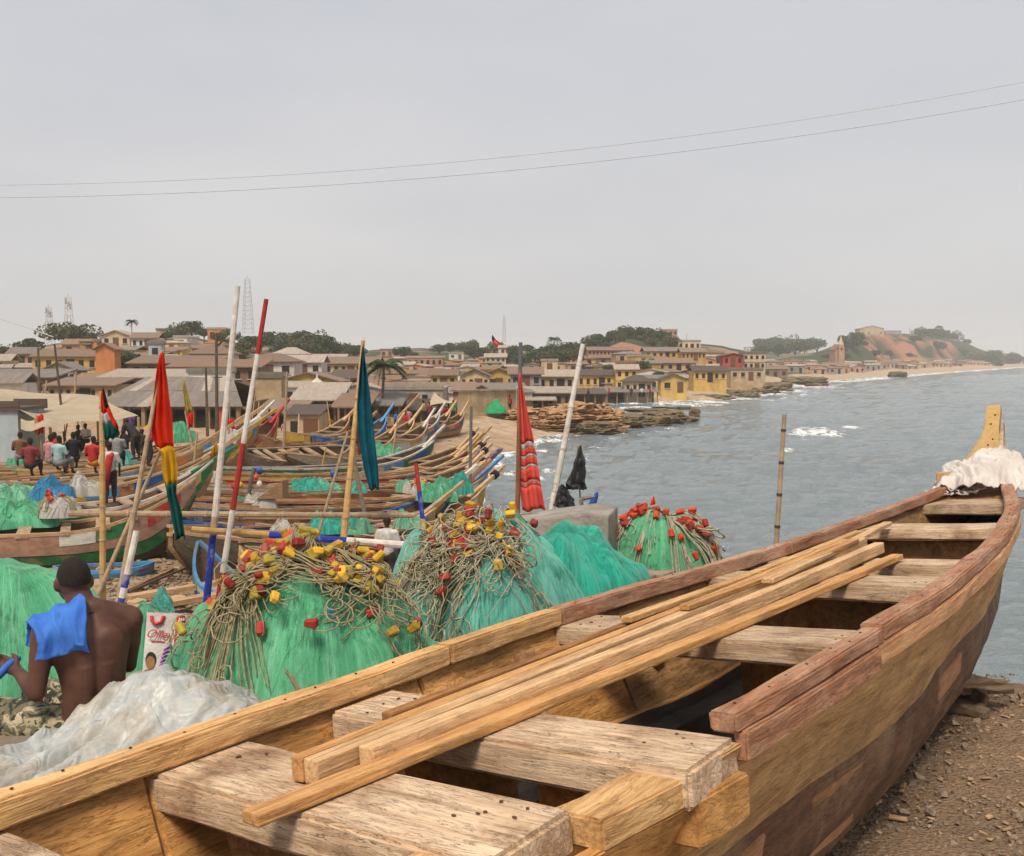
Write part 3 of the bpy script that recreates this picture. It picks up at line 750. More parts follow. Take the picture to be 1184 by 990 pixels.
# slanting bulkhead below the fourth thwart, loose frames inside
def slab(name, pts, th, mat, bevel=.006):
    pts = [Vector(p) for p in pts]; nrm = (pts[1] - pts[0]).cross(pts[2] - pts[0]).normalized() * th
    o = MB().loft([[p for p in pts], [p + nrm for p in pts]]).build(name, mat, big, bevel=bevel); fix_normals(o.data); return o
slab('bulkhead', [P(.30, .98, -.19), P(.30, 1.50, -.19), P(-.12, 1.36, -.74), P(.22, 1.02, -.80)], .05, w_in)
rails('lit_edge_strip', w_plank, -1.25, 4.0, lambda s: [(tl(s) + flare(s) + .02, seamz(s) - .012), (tl(s) + flare(s) + .085, seamz(s) - .012), (tl(s) + flare(s) + .085, seamz(s) + .018), (tl(s) + flare(s) + .02, seamz(s) + .018)], bevel=.004)  # pale strip paints in the lit lower edge of the left side planks
slab('frame', [P(-1.42, .32, -.20), P(-1.42, .86, -.20), P(-1.40, .86, -.62), P(-1.40, .42, -.62)], .045, w_in)
slab('frame', [P(-1.38, .95, -.21), P(-1.38, 1.55, -.21), P(-1.38, 1.40, -.7), P(-1.38, .95, -.62)], .045, w_strake2)
slab('frame', [P(-1.5, .52, -.55), P(-1.5, 1.25, -.55), P(-1.5, 1.15, -.85), P(-1.5, .6, -.85)], .05, w_in)
slab('frame', [P(1.75, .4, -.19), P(1.75, 1.5, -.19), P(1.75, 1.35, -.75), P(1.75, .6, -.75)], .05, w_in)
slab('frame', [P(2.45, .45, -.18), P(2.45, 1.52, -.18), P(2.45, 1.4, -.7), P(2.45, .6, -.7)], .05, w_in)
slab('frame', [P(4.2, .5, -.17), P(4.2, 1.45, -.17), P(4.2, 1.3, -.7), P(4.2, .6, -.7)], .05, w_in)
slab('frame', [P(-2.2, .3, -.22), P(-2.2, 1.4, -.22), P(-2.2, 1.25, -.75), P(-2.2, .5, -.75)], .05, w_in)
slab('brace', [P(.5, .9, -.35), P(1.2, 1.3, -.33), P(1.2, 1.38, -.33), P(.5, .98, -.35)], .03, w_plank)
for (s, t) in ((.75, .22), (1.1, .26), (1.35, .28), (-.4, .2)):
    slab('cleat', [P(s, t, -.12), P(s + .09, t, -.12), P(s + .02, t + .10, -.42), P(s - .07, t + .10, -.42)], .04, w_red)
# stem: broad flat board that narrows to a handle, leaning forward over the bow
def stem_pt(u): return Vector((7.25 + .90 * u ** .95, 0, .10 + .76 * u))
R = []
for u, w in ((0, .34), (.12, .29), (.25, .225), (.38, .165), (.5, .118), (.58, .092), (.66, .080), (.8, .078), (.92, .076), (1.0, .078)):
    c = stem_pt(u); tc_ = .86 - .02 * u; d = .05
    R.append([P(c.x - d * .4, tc_ - w, c.z + d), P(c.x - d * .4, tc_ + w, c.z + d), P(c.x + d * .6, tc_ + w * .96, c.z - d), P(c.x + d * .6, tc_ - w * .96, c.z - d)])
o = stem_o = MB().loft(R).build('stem', wood('stem_timber', (.60, .40, .17), (.52, .33, .125), (.36, .21, .07), 2, 9, stain=(.32, .17, .06), stain_amt=.3, crack=.25), big, bevel=.012); fix_normals(o.data)
for (u, t) in ((.14, .80), (.2, .95), (.33, .83), (.42, .84), (.5, .88), (.72, .84), (.85, .87)):
    c = stem_pt(u); MB().ball(P(c.x - .028, t, c.z + .048), .011, 6, 4).build('nail', plain('dark_iron', (.04, .03, .028)), stem_o)
o = MB().loft([[P(7.15 + .75 * u, .97 - .02 * u, .10 + .62 * u), P(7.15 + .75 * u + .22 * (1 - u) + .04, .97 - .02 * u, .08 + .60 * u), P(7.15 + .75 * u + .22 * (1 - u) + .04, 1.03 - .06 * u, .08 + .60 * u), P(7.15 + .75 * u, 1.03 - .06 * u, .10 + .62 * u)] for u in (0, .25, .5, .75, 1)]).build('stem_cheek', w_grey, big); fix_normals(o.data)
slab('end_chock', [P(6.62, .50, .08), P(6.72, .86, .09), P(6.72, .86, .26), P(6.62, .50, .24)], .09, w_fresh_y)
# bow deck under the cloth
R = []
for s, hw, z in ((6.35, .38, -.005), (6.7, .32, .05), (7.1, .2, .13), (7.5, .1, .24)):
    R.append([P(s, .91 - hw, z - .05), P(s, .91 + hw, z - .05), P(s, .91 + hw, z), P(s, .91 - hw, z)])
o = MB().loft(R).build('bow_deck', w_red, big); fix_normals(o.data)

nailm = plain('dark_iron', (.04, .03, .028)); rustm = plain('rust_stain', (.12, .05, .025), .9)
mbn = MB()
for k in range(46):
    sv = -3.0 + .2 * k + random.uniform(-.05, .05)
    for (tv, zv) in ((tl(sv) + .05, zg(sv) + .002), (tr(sv) - .05, zg(sv) + .012 if sv > .08 else zg(sv))):
        if tv > 1 and sv < -1.2: continue
        mbn.ball(P(sv, tv + random.uniform(-.02, .02), zv), (.006, .006, .003), 6, 4)
stuff(mbn.build('nails', nailm, big))
mbn = MB()
for (s0, s1, t0, t1) in ((-2.33, -1.96, .2, 1.42), (-1.6, -1.27, .25, 1.58), (0, .36, .2, 1.58), (1.53, 1.9, .32, 1.6)):
    for k in range(9): mbn.ball(P(random.uniform(s0 + .04, s1 - .04), random.choice((random.uniform(t0, t0 + .15), random.uniform(t1 - .2, t1))), -.078), (random.uniform(.004, .007), random.uniform(.004, .010), .003), 6, 4)
stuff(mbn.build('nail_holes', rustm, big))
# loose timber stacked along the canoe
def plank(q0, q1, w, h, mat, lb, z0=None, z1=None, tw=0.0):
    a = P(q0[0], q0[1], q0[2]); b = P(q1[0], q1[1], q1[2]); d = (b - a); L_ = d.length
    o = MB(); n = 8; R = []
    for i in range(n + 1):
        x = L_ * i / n; e = .006 * fbm((x, w, q0[1]), 1.2, 2); sag = -.012 * sin(pi * i / n)
        R.append([Vector((x, -w / 2 + e, -h / 2 + sag)), Vector((x, w / 2 + e, -h / 2 + sag)), Vector((x, w / 2 + e, h / 2 + sag)), Vector((x, -w / 2 + e, h / 2 + sag))])
    ob = o.loft(R).build('plank', mat, None, bevel=.006)
    x = d.normalized(); z = Vector((0, 0, 1)); y = z.cross(x).normalized(); z = x.cross(y)
    M = Matrix(((x.x, y.x, z.x, a.x), (x.y, y.y, z.y, a.y), (x.z, y.z, z.z, a.z), (0, 0, 0, 1)))
    ob.matrix_world = big.matrix_world @ M; tag(ob, lb, 'plank', 'loose timber laid along the canoe'); return ob
PL = 'sawn plank'
plank((-2.17, .650, -.040), (2.9, .70, -.026), .050, .075, w_plank, 'thick sawn plank with leftmost square end on the near thwart')
plank((-2.17, .712, -.040), (3.0, .79, -.026), .062, .075, w_plank2, 'pale sawn beam, second square end on the near thwart')
plank((-2.02, .79, -.036), (2.75, .98, -.026), .066, .072, w_plank2, 'wide pale beam in the middle of the timber stack')
plank((-2.46, .80, -.056), (2.46, 1.17, -.046), .075, .036, w_plank, 'thin flat board on the canoe-side edge of the timber stack')
plank((-1.68, .545, -.045), (2.95, .60, -.035), .05, .055, wood('reddish_plank', (.52, .26, .10), (.39, .165, .05), (.19, .07, .025), 0, 20), 'narrow reddish batten on the far edge of the timber stack')
plank((-.1, .595, .002), (3.35, .66, .006), .060, .030, w_fresh, 'bright yellow board lying on top of the timber stack')
plank((.2, .75, .012), (2.8, .80, .014), .055, .028, w_plank, 'brown batten lying on top of the stack near bow')
plank((1.0, .86, .018), (4.1, .67, -.01), .07, .03, w_plank2, 'slender board at the far end slanting up to the sixth thwart')

# cloth bundle on the bow
wc = cloth_mat('white_cotton', (.74, .69, .64), (.58, .52, .48), 3, .2)
V = []; Fc = []; NU, NV = 90, 70
for i in range(NU):
    for k in range(NV):
        u, v = i / (NU - 1), k / (NV - 1)             # u across (left-right), v along (towards stem)
        t = .50 + .88 * u + .05 * sin(v * 7) - .05 * (1 - v) ; s = 6.28 + .80 * v + .07 * sin(u * 9 + v * 2)
        base = zg(s) + .0 + .27 * max(0, v - .15) ** 1.3 * exp(-((u - .5) / .38) ** 2)
        hump = .11 * exp(-((u - .62) / .26) ** 2 - ((v - .4) / .35) ** 2) + .06 * exp(-((u - .2) / .12) ** 2 - ((v - .5) / .3) ** 2)
        a_ = u * 5 + v * 2.2; b_ = v * 2 - u * 1.3; fold = .10 * (.33 - abs(noise.noise(Vector((a_, b_, 1))))) + .07 * (.3 - abs(noise.noise(Vector((a_ * 2.2, b_ * 1.7, 4))))) + .03 * (.3 - abs(noise.noise(Vector((a_ * 4.5, b_ * 4, 7))))) + .02
        edge = min(u, 1 - u, v * 1.2) ; drop = -.10 * max(0, .16 - edge) / .16 if (u > .84 or u < .1) else -.05 * max(0, .1 - edge) / .1
        V.append(P(s, t, base + hump + fold + drop)); 
for i in range(NU - 1):
    for k in range(NV - 1):
        a = i * NV + k; Fc.append((a, a + 1, a + NV + 1, a + NV))
me = bpy.data.meshes.new('draped_cloth'); me.from_pydata([tuple(v) for v in V], [], Fc); me.polygons.foreach_set('use_smooth', [True] * len(Fc)); me.materials.append(wc)
cl = link('draped_cloth', me); cl.matrix_world = big.matrix_world
sol = cl.modifiers.new('s', 'SOLIDIFY'); sol.thickness = .008
tag(cl, 'crumpled off white cotton cloth draped over the bow of the canoe', 'cloth')
mb = MB()
for k in range(16):
    p = Vector((6.36 + random.uniform(-.04, .1), -(.62 + .33 * random.random()), .06)); pts = []
    for j in range(8):
        p = p + Vector((random.uniform(-.05, .03), random.uniform(-.05, .05), random.uniform(-.02, .02))); p.z = max(.035, min(.10, p.z)); pts.append(p.copy())
    mb.tube(pts, .007, 5)
o = mb.build('fringe_cord', wc, cl, smooth=True); stuff(o)

# driftwood wedged under the bow
dw = wood('driftwood', (.24, .17, .11), (.15, .10, .06), (.06, .04, .03), 0, 12, crack=.9, stain=(.03, .025, .02), stain_amt=.6)
def drift(px, py, px1, py1, w, h, lb, z=YARD + .06, lift=.0, n=5):
    a = at_z(px, py, z); b = at_z(px1, py1, z); b.z += lift; L_ = (b - a).length; R = []
    for i in range(n + 1):
        u = i / n; k = 1 - .75 * u ** 1.6
        R.append([Vector((L_ * u, -w / 2 * k + random.uniform(-.02, .02), -h / 2)), Vector((L_ * u, w / 2 * k + random.uniform(-.02, .02), -h / 2)), Vector((L_ * u, w / 2 * k, h / 2 * k + random.uniform(-.015, .015))), Vector((L_ * u, -w / 2 * k, h / 2 * k + random.uniform(-.015, .015)))])
    ob = MB().loft(R).build('driftwood', dw, None); fix_normals(ob.data); d = b - a
    ob.location = a; ob.rotation_euler = (random.uniform(-.2, .2), -atan2(d.z, Vector((d.x, d.y)).length), atan2(d.y, d.x)); tag(ob, lb, 'driftwood', 'driftwood under the bow'); return ob
drift(1085, 806, 1142, 824, .26, .07, 'lower split driftwood slab under the bow on the gravel')
drift(1078, 786, 1172, 796, .30, .05, 'longest splintered driftwood plank poking out from under the bow', YARD + .16, .0)
drift(1070, 792, 1160, 790, .22, .05, 'upper dark driftwood plank under the bow', YARD + .24, .02)
drift(1095, 770, 1142, 792, .16, .14, 'dark driftwood stump right against the bow keel', YARD + .22, -.1)
drift(1060, 815, 1125, 812, .2, .06, 'dark driftwood shard in the shade of the bow', YARD + .05)
# ------------------------------------------------------------------ nets
def net_material(name, c1, c2, c3, alpha=0.0):
    m, N, L, B = _new(name)
    co = N.new('ShaderNodeTexCoord').outputs['Object']
    fl = N.new('ShaderNodeAttribute'); fl.attribute_name = 'flow'
    n1 = _noise(N, L, _scale(N, L, fl.outputs['Vector'], (9, 9, 1.3)), 1.0, 6, .7, .6); n2 = _noise(N, L, _scale(N, L, fl.outputs['Vector'], (60, 60, 24)), 1.0, 4, .75)
    wv = N.new('ShaderNodeTexVoronoi'); wv.feature = 'DISTANCE_TO_EDGE'; wv.inputs['Scale'].default_value = 85; L.new(co, wv.inputs['Vector'])
    c = _ramp(N, L, n1, [(.3, c3), (.5, c2), (.68, c1)])
    c = _mix(N, L, .55, c, _ramp(N, L, n2, [(.3, (.6, .6, .6)), (.7, (1.3, 1.3, 1.3))]), 'MULTIPLY')
    L.new(c, B.inputs['Base Color']); B.inputs['Roughness'].default_value = .8; B.inputs['Specular IOR Level'].default_value = .2
    B.inputs['Sheen Weight'].default_value = .35; B.inputs['Sheen Roughness'].default_value = .5
    tr_ = N.new('ShaderNodeBsdfTranslucent'); L.new(c, tr_.inputs['Color']); ms = N.new('ShaderNodeMixShader'); ms.inputs['Fac'].default_value = .3
    L.new(B.outputs[0], ms.inputs[1]); L.new(tr_.outputs[0], ms.inputs[2]); out = ms.outputs[0]
    if alpha > 0:
        tp = N.new('ShaderNodeBsdfTransparent'); m2 = N.new('ShaderNodeMixShader')
        n3 = _noise(N, L, _scale(N, L, fl.outputs['Vector'], (34, 34, 13)), 1.0, 6, .8); n4 = _noise(N, L, co, 3.2, 3, .6); a4 = N.new('ShaderNodeMath'); a4.operation = 'ADD'; L.new(n3, a4.inputs[0]); L.new(n4, a4.inputs[1]); L.new(_ramp(N, L, a4.outputs[0], [(.82, (1, 1, 1)), (1.18, (alpha,) * 3)]), m2.inputs['Fac'])
        L.new(out, m2.inputs[1]); L.new(tp.outputs[0], m2.inputs[2]); out = m2.outputs[0]
    L.new(out, N['Material Output'].inputs['Surface'])
    ad = N.new('ShaderNodeMath'); ad.operation = 'ADD'; L.new(n2, ad.inputs[0]); L.new(wv.outputs['Distance'], ad.inputs[1])
    _bump(N, L, B, ad.outputs[0], .6, .008); MATS[name] = m; return m
nm_green = net_material('green_netting', (.26, .64, .42), (.12, .48, .27), (.05, .32, .17))
nm_teal = net_material('teal_netting', (.10, .60, .47), (.045, .46, .36), (.015, .28, .22))
nm_aqua = net_material('aqua_netting', (.22, .62, .52), (.11, .48, .40), (.04, .30, .25))
nm_pale = net_material('pale_green_netting', (.36, .66, .48), (.20, .54, .35), (.08, .36, .21))
nm_white = net_material('white_netting', (.72, .72, .69), (.62, .59, .53), (.42, .36, .29))
nm_blue = net_material('blue_netting', (.08, .38, .62), (.04, .27, .52), (.02, .15, .34))
nm_green_g = net_material('green_gauze', (.30, .74, .48), (.17, .60, .34), (.07, .40, .20), .25)
nm_teal_g = net_material('teal_gauze', (.10, .68, .52), (.04, .53, .39), (.015, .34, .25), .25)
nm_aqua_g = net_material('aqua_gauze', (.34, .78, .66), (.20, .68, .56), (.09, .48, .38), .3)
nm_white_g = net_material('white_gauze', (.80, .80, .78), (.72, .71, .67), (.55, .5, .44), .3)
rp_olive = rough_mat('olive_rope', (.34, .29, .17), (.17, .14, .08), 30, vary=0, bump=.2, bdist=.003)
rp_beige = rough_mat('beige_rope', (.44, .40, .29), (.22, .20, .135), 30, vary=0, bump=.2, bdist=.003)
fl_y = rough_mat('yellow_float', (.60, .36, .025), (.40, .22, .015), 12, rough=.6, bump=.2, stain=(.26, .17, .08), stain_amt=.75, vary=.3)
fl_o = rough_mat('mustard_float', (.42, .31, .04), (.25, .19, .03), 12, rough=.6, bump=.2, stain=(.12, .09, .02), stain_amt=.5, vary=.2)
fl_r = rough_mat('red_float', (.36, .035, .025), (.19, .018, .016), 12, rough=.6, bump=.2, stain=(.16, .07, .05), stain_amt=.75, vary=.35)
fl_n = rough_mat('orange_float', (.55, .075, .022), (.36, .04, .015), 12, rough=.6, bump=.2, vary=.2)

class Mound:
    def __init__(s, c, rx, ry, base, top, rz=0.0, p=2.3, e=.62, pleat=.05, seed=0, fold=9, lump=.08):
        s.pseed = seed; s.c = Vector((c[0], c[1], 0)); s.rx, s.ry, s.base, s.top, s.rz, s.p, s.e, s.pleat, s.seed, s.fold, s.lump = rx, ry, base, top, rz, p, e, pleat, seed, fold, lump
    def pt(s, th, r, off=0.0):
        k = 1 + s.lump * 1.6 * noise.noise(Vector((cos(th) * 1.3, sin(th) * 1.3, s.seed + 9)))
        x, y = s.rx * r * cos(th) * k, s.ry * r * sin(th) * k
        h = max(0.0, 1 - min(r, 1) ** s.p) ** s.e
        fo = s.pleat * min(1, r * 1.6) * (sin(s.fold * th + 2.5 * noise.noise(Vector((th, r * 2, s.pseed))) * 2) * .5 + noise.fractal(Vector((cos(th) * s.fold * .6, sin(th) * s.fold * .6, r * 1.5 + s.pseed)), .9, 2.1, 3))
        lu = s.lump * noise.fractal(Vector((x * 2.6, y * 2.6, s.seed)), .9, 2.0, 3)
        z = s.base + (s.top - s.base) * h + lu * h
        q = 1 + fo * .8 + off / max(s.rx, .2) * min(1, r * 1.5) + .07 * r * noise.fractal(Vector((cos(th) * 2.2, sin(th) * 2.2, r * 4.5 + s.seed)), .9, 2.1, 3)
        x, y = x * q, y * q; z += off * (1 - r * .6) + fo * .12
        cr, sr = cos(s.rz), sin(s.rz)
        return Vector((s.c.x + x * cr - y * sr, s.c.y + x * sr + y * cr, z))
    def mesh(s, name, mat, nt=120, nr=44, off=0.0):
        V = [s.pt(0, 0, off)]; Fc = []; FL = [(0, 0, 0)]
        for i in range(1, nr + 1):
            r = (i / nr) ** .8
            for k in range(nt): V.append(s.pt(2 * pi * k / nt, r, off)); FL.append((cos(2 * pi * k / nt), sin(2 * pi * k / nt), r + s.seed))
        for k in range(nt): Fc.append((0, 1 + k, 1 + (k + 1) % nt))
        for i in range(nr - 1):
            for k in range(nt):
                a = 1 + i * nt + k; b = 1 + i * nt + (k + 1) % nt; Fc.append((a, a + nt, b + nt, b))
        me = bpy.data.meshes.new(name); me.from_pydata([tuple(v) for v in V], [], Fc); me.materials.append(mat)
        fa_ = me.attributes.new('flow', 'FLOAT_VECTOR', 'POINT'); fa_.data.foreach_set('vector', [x for q in FL for x in q])
        me.polygons.foreach_set('use_smooth', [True] * len(Fc)); return me
    def gauze(s, mat, parent, offs=(.022, .045), nt=110, nr=36):
        keep_ = (s.pseed, s.pleat)
        for j, o in enumerate(offs):
            s.pseed = keep_[0] + .35 * (j + 1); s.pleat = keep_[1] * 1.35; link('loose_netting', s.mesh('loose_netting', mat, nt, nr, o), parent)
        s.pseed, s.pleat = keep_
    def strands(s, n, rad, mat, parent, name='net_strands', th=(0, 6.283), lift=(.004, .03)):
        mb = MB(); rnd = random.Random(s.seed + 5)
        for _ in range(n):
            t = rnd.uniform(*th); r = rnd.uniform(.05, .9); dr = rnd.uniform(.04, .11) * rnd.choice((1, 1, -1)); o = rnd.uniform(*lift); pts = []; dt = rnd.uniform(-.07, .07)
            for j in range(6):
                pts.append(s.pt(t, min(1, max(0, r)), o + rnd.uniform(-.006, .006))); r += dr * .5; t += dt + rnd.uniform(-.05, .05)
            mb.tube(pts, rad, 3, cap=False)
        return stuff(mb.build(name, mat, parent, smooth=True))
    def ropes(s, n, rad, mat, parent, th, r0, r1, seed, name='rope_tangle', lift=(.01, .06), sway=.10, loops=0, collect=None, th_c=None, seg=16):
        mb = MB(); rnd = random.Random(seed); sk_n = 0
        for _ in range(n):
            if sk_n <= 0:
                sk_n = rnd.randint(5, 11); T0 = rnd.uniform(*th); RA = rnd.uniform(*r0); RB = rnd.uniform(*r1); PH = rnd.uniform(0, 6); FR = rnd.uniform(2.5, 6); SW = sway * rnd.uniform(.3, 1.3); T1 = rnd.uniform(-.35, .35); OO = rnd.uniform(*lift)
            sk_n -= 1
            t = T0 + rnd.uniform(-.06, .06); ra = RA + rnd.uniform(-.04, .04); rb = RB + rnd.uniform(-.09, .09); o = OO + rnd.uniform(-.012, .012); pts = []; ph = PH + rnd.uniform(-.25, .25); fr = FR * rnd.uniform(.93, 1.07); sw = SW * rnd.uniform(.8, 1.2); t1 = t + T1 + rnd.uniform(-.05, .05)
            if th_c is not None: t0 = th_c + (t - th_c) * .5
            else: t0 = t
            for j in range(seg):
                u = j / (seg - 1); q = t0 + (t1 - t0) * u + sw * sin(fr * u + ph); r = ra + (rb - ra) * u
                pts.append(s.pt(q, min(1, max(0.0, r)), o + .012 * sin(fr * 2.3 * u + ph)))
            if loops and rnd.random() < loops:
                c = pts[-1]; R_ = rnd.uniform(.03, .09); v = (pts[-1] - pts[-3]); v = v.normalized() if v.length > 1e-4 else Vector((0, 0, -1)); w = Vector((rnd.uniform(-1, 1), -.6, rnd.uniform(-.5, .5))).normalized(); w = (w - v * w.dot(v)); w = w.normalized() if w.length > 1e-3 else Vector((1, 0, 0))
                for j in range(1, 9): a = 2 * pi * j / 9; pts.append(c + w * R_ * (1 - cos(a)) + v * R_ * sin(a))
            mb.tube(pts, rad * rnd.uniform(.75, 1.2), 5, cap=False)
            if collect is not None: collect.append(pts)
        return stuff(mb.build(name, mat, parent, smooth=True))

_fl = {}
def float_mesh(kind, mat):
    key = (kind, mat.name)
    if key in _fl: return _fl[key]
    bm = bmesh.new(); r_ = random.Random(kind)
    if kind % 3 < 2:
        bmesh.ops.create_cube(bm, size=1.0)
        for v in bm.verts: v.co = Vector((v.co.x * (.075 + .02 * r_.random()), v.co.y * (.045 + .015 * r_.random()), v.co.z * (.045 + .01 * r_.random()))) * (1.0 if v.co.x > 0 else .8)
    else:
        bmesh.ops.create_cone(bm, cap_ends=True, segments=8, radius1=.03, radius2=.026, depth=.08)
    bmesh.ops.bevel(bm, geom=list(bm.edges), offset=.008, segments=1, affect='EDGES')
    me = bpy.data.meshes.new('float'); bm.to_mesh(me); bm.free(); me.materials.append(mat); _fl[key] = me; return me
def floats(paths, n, mats, parent, seed, span=(.2, .95), size=1.0):
    rnd = random.Random(seed)
    for i in range(n):
        pt = rnd.choice(paths); k = int(rnd.uniform(*span) * (len(pt) - 2)); p = pt[k]; d = (pt[k + 1] - pt[k]).normalized()
        o = link('float', float_mesh(rnd.randrange(5), rnd.choice(mats)), parent, p + Vector((rnd.uniform(-.01, .01), -.02, rnd.uniform(.0, .03))))
        q = d.to_track_quat('X', 'Z'); e = q.to_euler(); o.rotation_euler = (e.x + rnd.uniform(-.8, .8), e.y + rnd.uniform(-.5, .5), e.z + rnd.uniform(-.5, .5)); o.scale = (size * .84,) * 3

# near heap: green net with an arc of olive rope and yellow and red floats
c1 = yd(-.62, -.98, 0)
n1_ = thing('fishing_net', 'green fishing net heap under olive ropes, nearest the canoe', 'net', (0, 0, 0), group='net heaps on the sea wall')
M1 = Mound((c1.x, c1.y), .76, .60, YARD - .05, EYE - 1.08, 0, 2.6, .56, .07, 1, 8, .14)
link('netting', M1.mesh('netting', nm_green, 150, 50), n1_)
M1.gauze(nm_green_g, n1_); M1.strands(500, .0009, nm_pale, n1_, lift=(.01, .06))
M1b = Mound((c1.x - .42, c1.y - .20), .42, .40, YARD - .05, EYE - 1.36, .3, 2.2, .6, .07, 51, 7, .16); link('netting', M1b.mesh('netting', nm_green, 90, 32), n1_); M1b.gauze(nm_green_g, n1_)
M1c = Mound((c1.x + .48, c1.y - .02), .36, .42, YARD - .05, EYE - 1.42, .3, 2.6, .55, .07, 52, 7, .16); link('netting', M1c.mesh('netting', nm_green, 90, 32), n1_); M1c.gauze(nm_green_g, n1_); 
cols = []
rt1 = M1.ropes(240, .0038, rp_olive, n1_, (radians(150), radians(385)), (.0, .30), (.34, .66), 3, collect=cols, lift=(.07, .16), sway=.45, loops=.35)
rt2 = M1.ropes(90, .0038, rp_olive, n1_, (radians(196), radians(238)), (.05, .4), (.80, .97), 4, collect=cols, lift=(.07, .14), sway=.10, loops=.4, th_c=radians(215))
M1.ropes(14, .0045, rp_olive, n1_, (radians(175), radians(200)), (.4, .6), (.9, 1.0), 6, lift=(.07, .12), sway=.2, loops=.5)
top1 = []
M1.ropes(46, .0038, rp_olive, n1_, (radians(190), radians(360)), (.05, .30), (.15, .42), 8, lift=(.08, .16), sway=.9, collect=top1)
floats(cols[:240], 62, [fl_y, fl_y, fl_o, fl_r, fl_o], rt1, 1, (.35, .98)); floats(cols[240:], 22, [fl_y, fl_r, fl_n], rt2, 2, (.05, .7)); floats(cols[:240], 18, [fl_r, fl_r, fl_y], rt1, 5, (.5, 1.0)); floats(top1, 14, [fl_o, fl_y, fl_r], rt1, 15, (.1, .9))
mb = MB(); R = []
for j in range(14):
    u = j / 13; p = M1.pt(radians(285), .52 + .42 * u, .02); q = M1.pt(radians(291), .52 + .42 * u, .022); R.append([p, q])
mb.loft(R, closed=False).build('blue_tape', cloth_mat('blue_webbing', (.02, .20, .40), (.01, .13, .30), 20, .1), n1_, smooth=True)
mb = MB(); mb.tube([M1.pt(radians(291.5), .5 + .45 * j / 15, .025) for j in range(16)], .005, 5).tube([M1.pt(radians(284.5), .5 + .45 * j / 15, .025) for j in range(16)], .005, 5).build('tape_edge_cord', rp_beige, n1_)

# middle heap: aqua part under beige rope, smooth teal part on its right
n2_t = thing('fishing_net', 'wide aqua and teal fishing net heap in the middle with beige ropes', 'net', (0, 0, 0), group='net heaps on the sea wall')
pA = at_d(564, 680, 6.0); pB = at_d(660, 690, 6.35)
M2 = Mound((pA.x, pA.y), .60, .55, YARD - .05, EYE - 1.10, 0, 2.8, .52, .08, 3, 7, .17)
M2b = Mound((pB.x, pB.y), .66, .52, YARD - .05, EYE - 1.19, 0, 3.0, .52, .07, 4, 4, .20)
link('netting', M2.mesh('netting', nm_aqua, 140, 46), n2_t); ob = link('netting', M2b.mesh('netting', nm_teal, 140, 46), n2_t); ob['label'] = 'smooth teal netting bulging out on the right'
M2.gauze(nm_aqua_g, n2_t, (.03, .06, .09)); M2b.gauze(nm_teal_g, n2_t); M2.strands(600, .0010, nm_aqua, n2_t, lift=(.01, .09)); M2b.strands(300, .0009, nm_teal, n2_t, lift=(.01, .06))
pC2 = at_d(606, 730, 5.95); M2c = Mound((pC2.x, pC2.y), .50, .34, YARD - .05, EYE - 1.50, .5, 2.6, .55, .06, 53, 6, .16); link('netting', M2c.mesh('netting', nm_teal, 100, 34), n2_t); M2c.gauze(nm_teal_g, n2_t)
pC3 = at_d(488, 650, 6.2); M2d = Mound((pC3.x, pC3.y), .26, .34, YARD - .05, EYE - 1.19, .2, 2.4, .6, .08, 54, 6, .18); link('netting', M2d.mesh('netting', nm_aqua, 80, 30), n2_t); M2d.gauze(nm_aqua_g, n2_t, (.02, .05))
cols = []
rt3 = M2.ropes(230, .0038, rp_beige, n2_t, (radians(188), radians(300)), (.15, .5), (.45, .95), 11, collect=cols, lift=(.09, .17), sway=.45, loops=.5)
M2.ropes(90, .0038, rp_olive, n2_t, (radians(180), radians(305)), (.1, .5), (.5, .9), 12, lift=(.08, .18), sway=.5, loops=.5)
M2.ropes(40, .0038, rp_beige, n2_t, (radians(150), radians(390)), (.0, .2), (.25, .45), 13, collect=cols, lift=(.10, .20), sway=.6, loops=.6)
floats(cols[:230], 46, [fl_y, fl_y, fl_r, fl_r], rt3, 3, (.1, .75)); floats(cols[230:], 18, [fl_r, fl_y, fl_r], rt3, 4, (.3, .95))

# far heap: green net with a star of beige cords and orange floats
n3_t = thing('fishing_net', 'small green net heap with orange floats beyond the middle heap', 'net', (0, 0, 0), group='net heaps on the sea wall')
pC = at_d(762, 640, 7.9)
M3 = Mound((pC.x, pC.y), .56, .48, YARD - .05, EYE - 1.34, 0, 3.0, .52, .05, 6, 7, .12)
link('netting', M3.mesh('netting', nm_green, 110, 36), n3_t); M3.gauze(nm_green_g, n3_t)
pC4 = at_d(800, 655, 7.9); M3b = Mound((pC4.x, pC4.y), .24, .34, YARD - .05, EYE - 1.52, .3, 2.4, .6, .07, 55, 6, .15); link('netting', M3b.mesh('netting', nm_teal, 80, 28), n3_t); M3b.gauze(nm_green_g, n3_t); M3.strands(350, .0015, nm_pale, n3_t, lift=(.002, .015))
cols = []
rt4 = M3.ropes(90, .0042, rp_beige, n3_t, (radians(165), radians(345)), (.0, .08), (.6, .95), 21, collect=cols, lift=(.05, .10), sway=.10, loops=.25)
M3.ropes(30, .0062, rp_beige, n3_t, (radians(300), radians(380)), (.3, .5), (.6, .8), 22, collect=cols, lift=(.05, .10), sway=.3, loops=.5)
floats(cols, 46, [fl_n, fl_n, fl_r], rt4, 7, (.35, .9), 1.05)

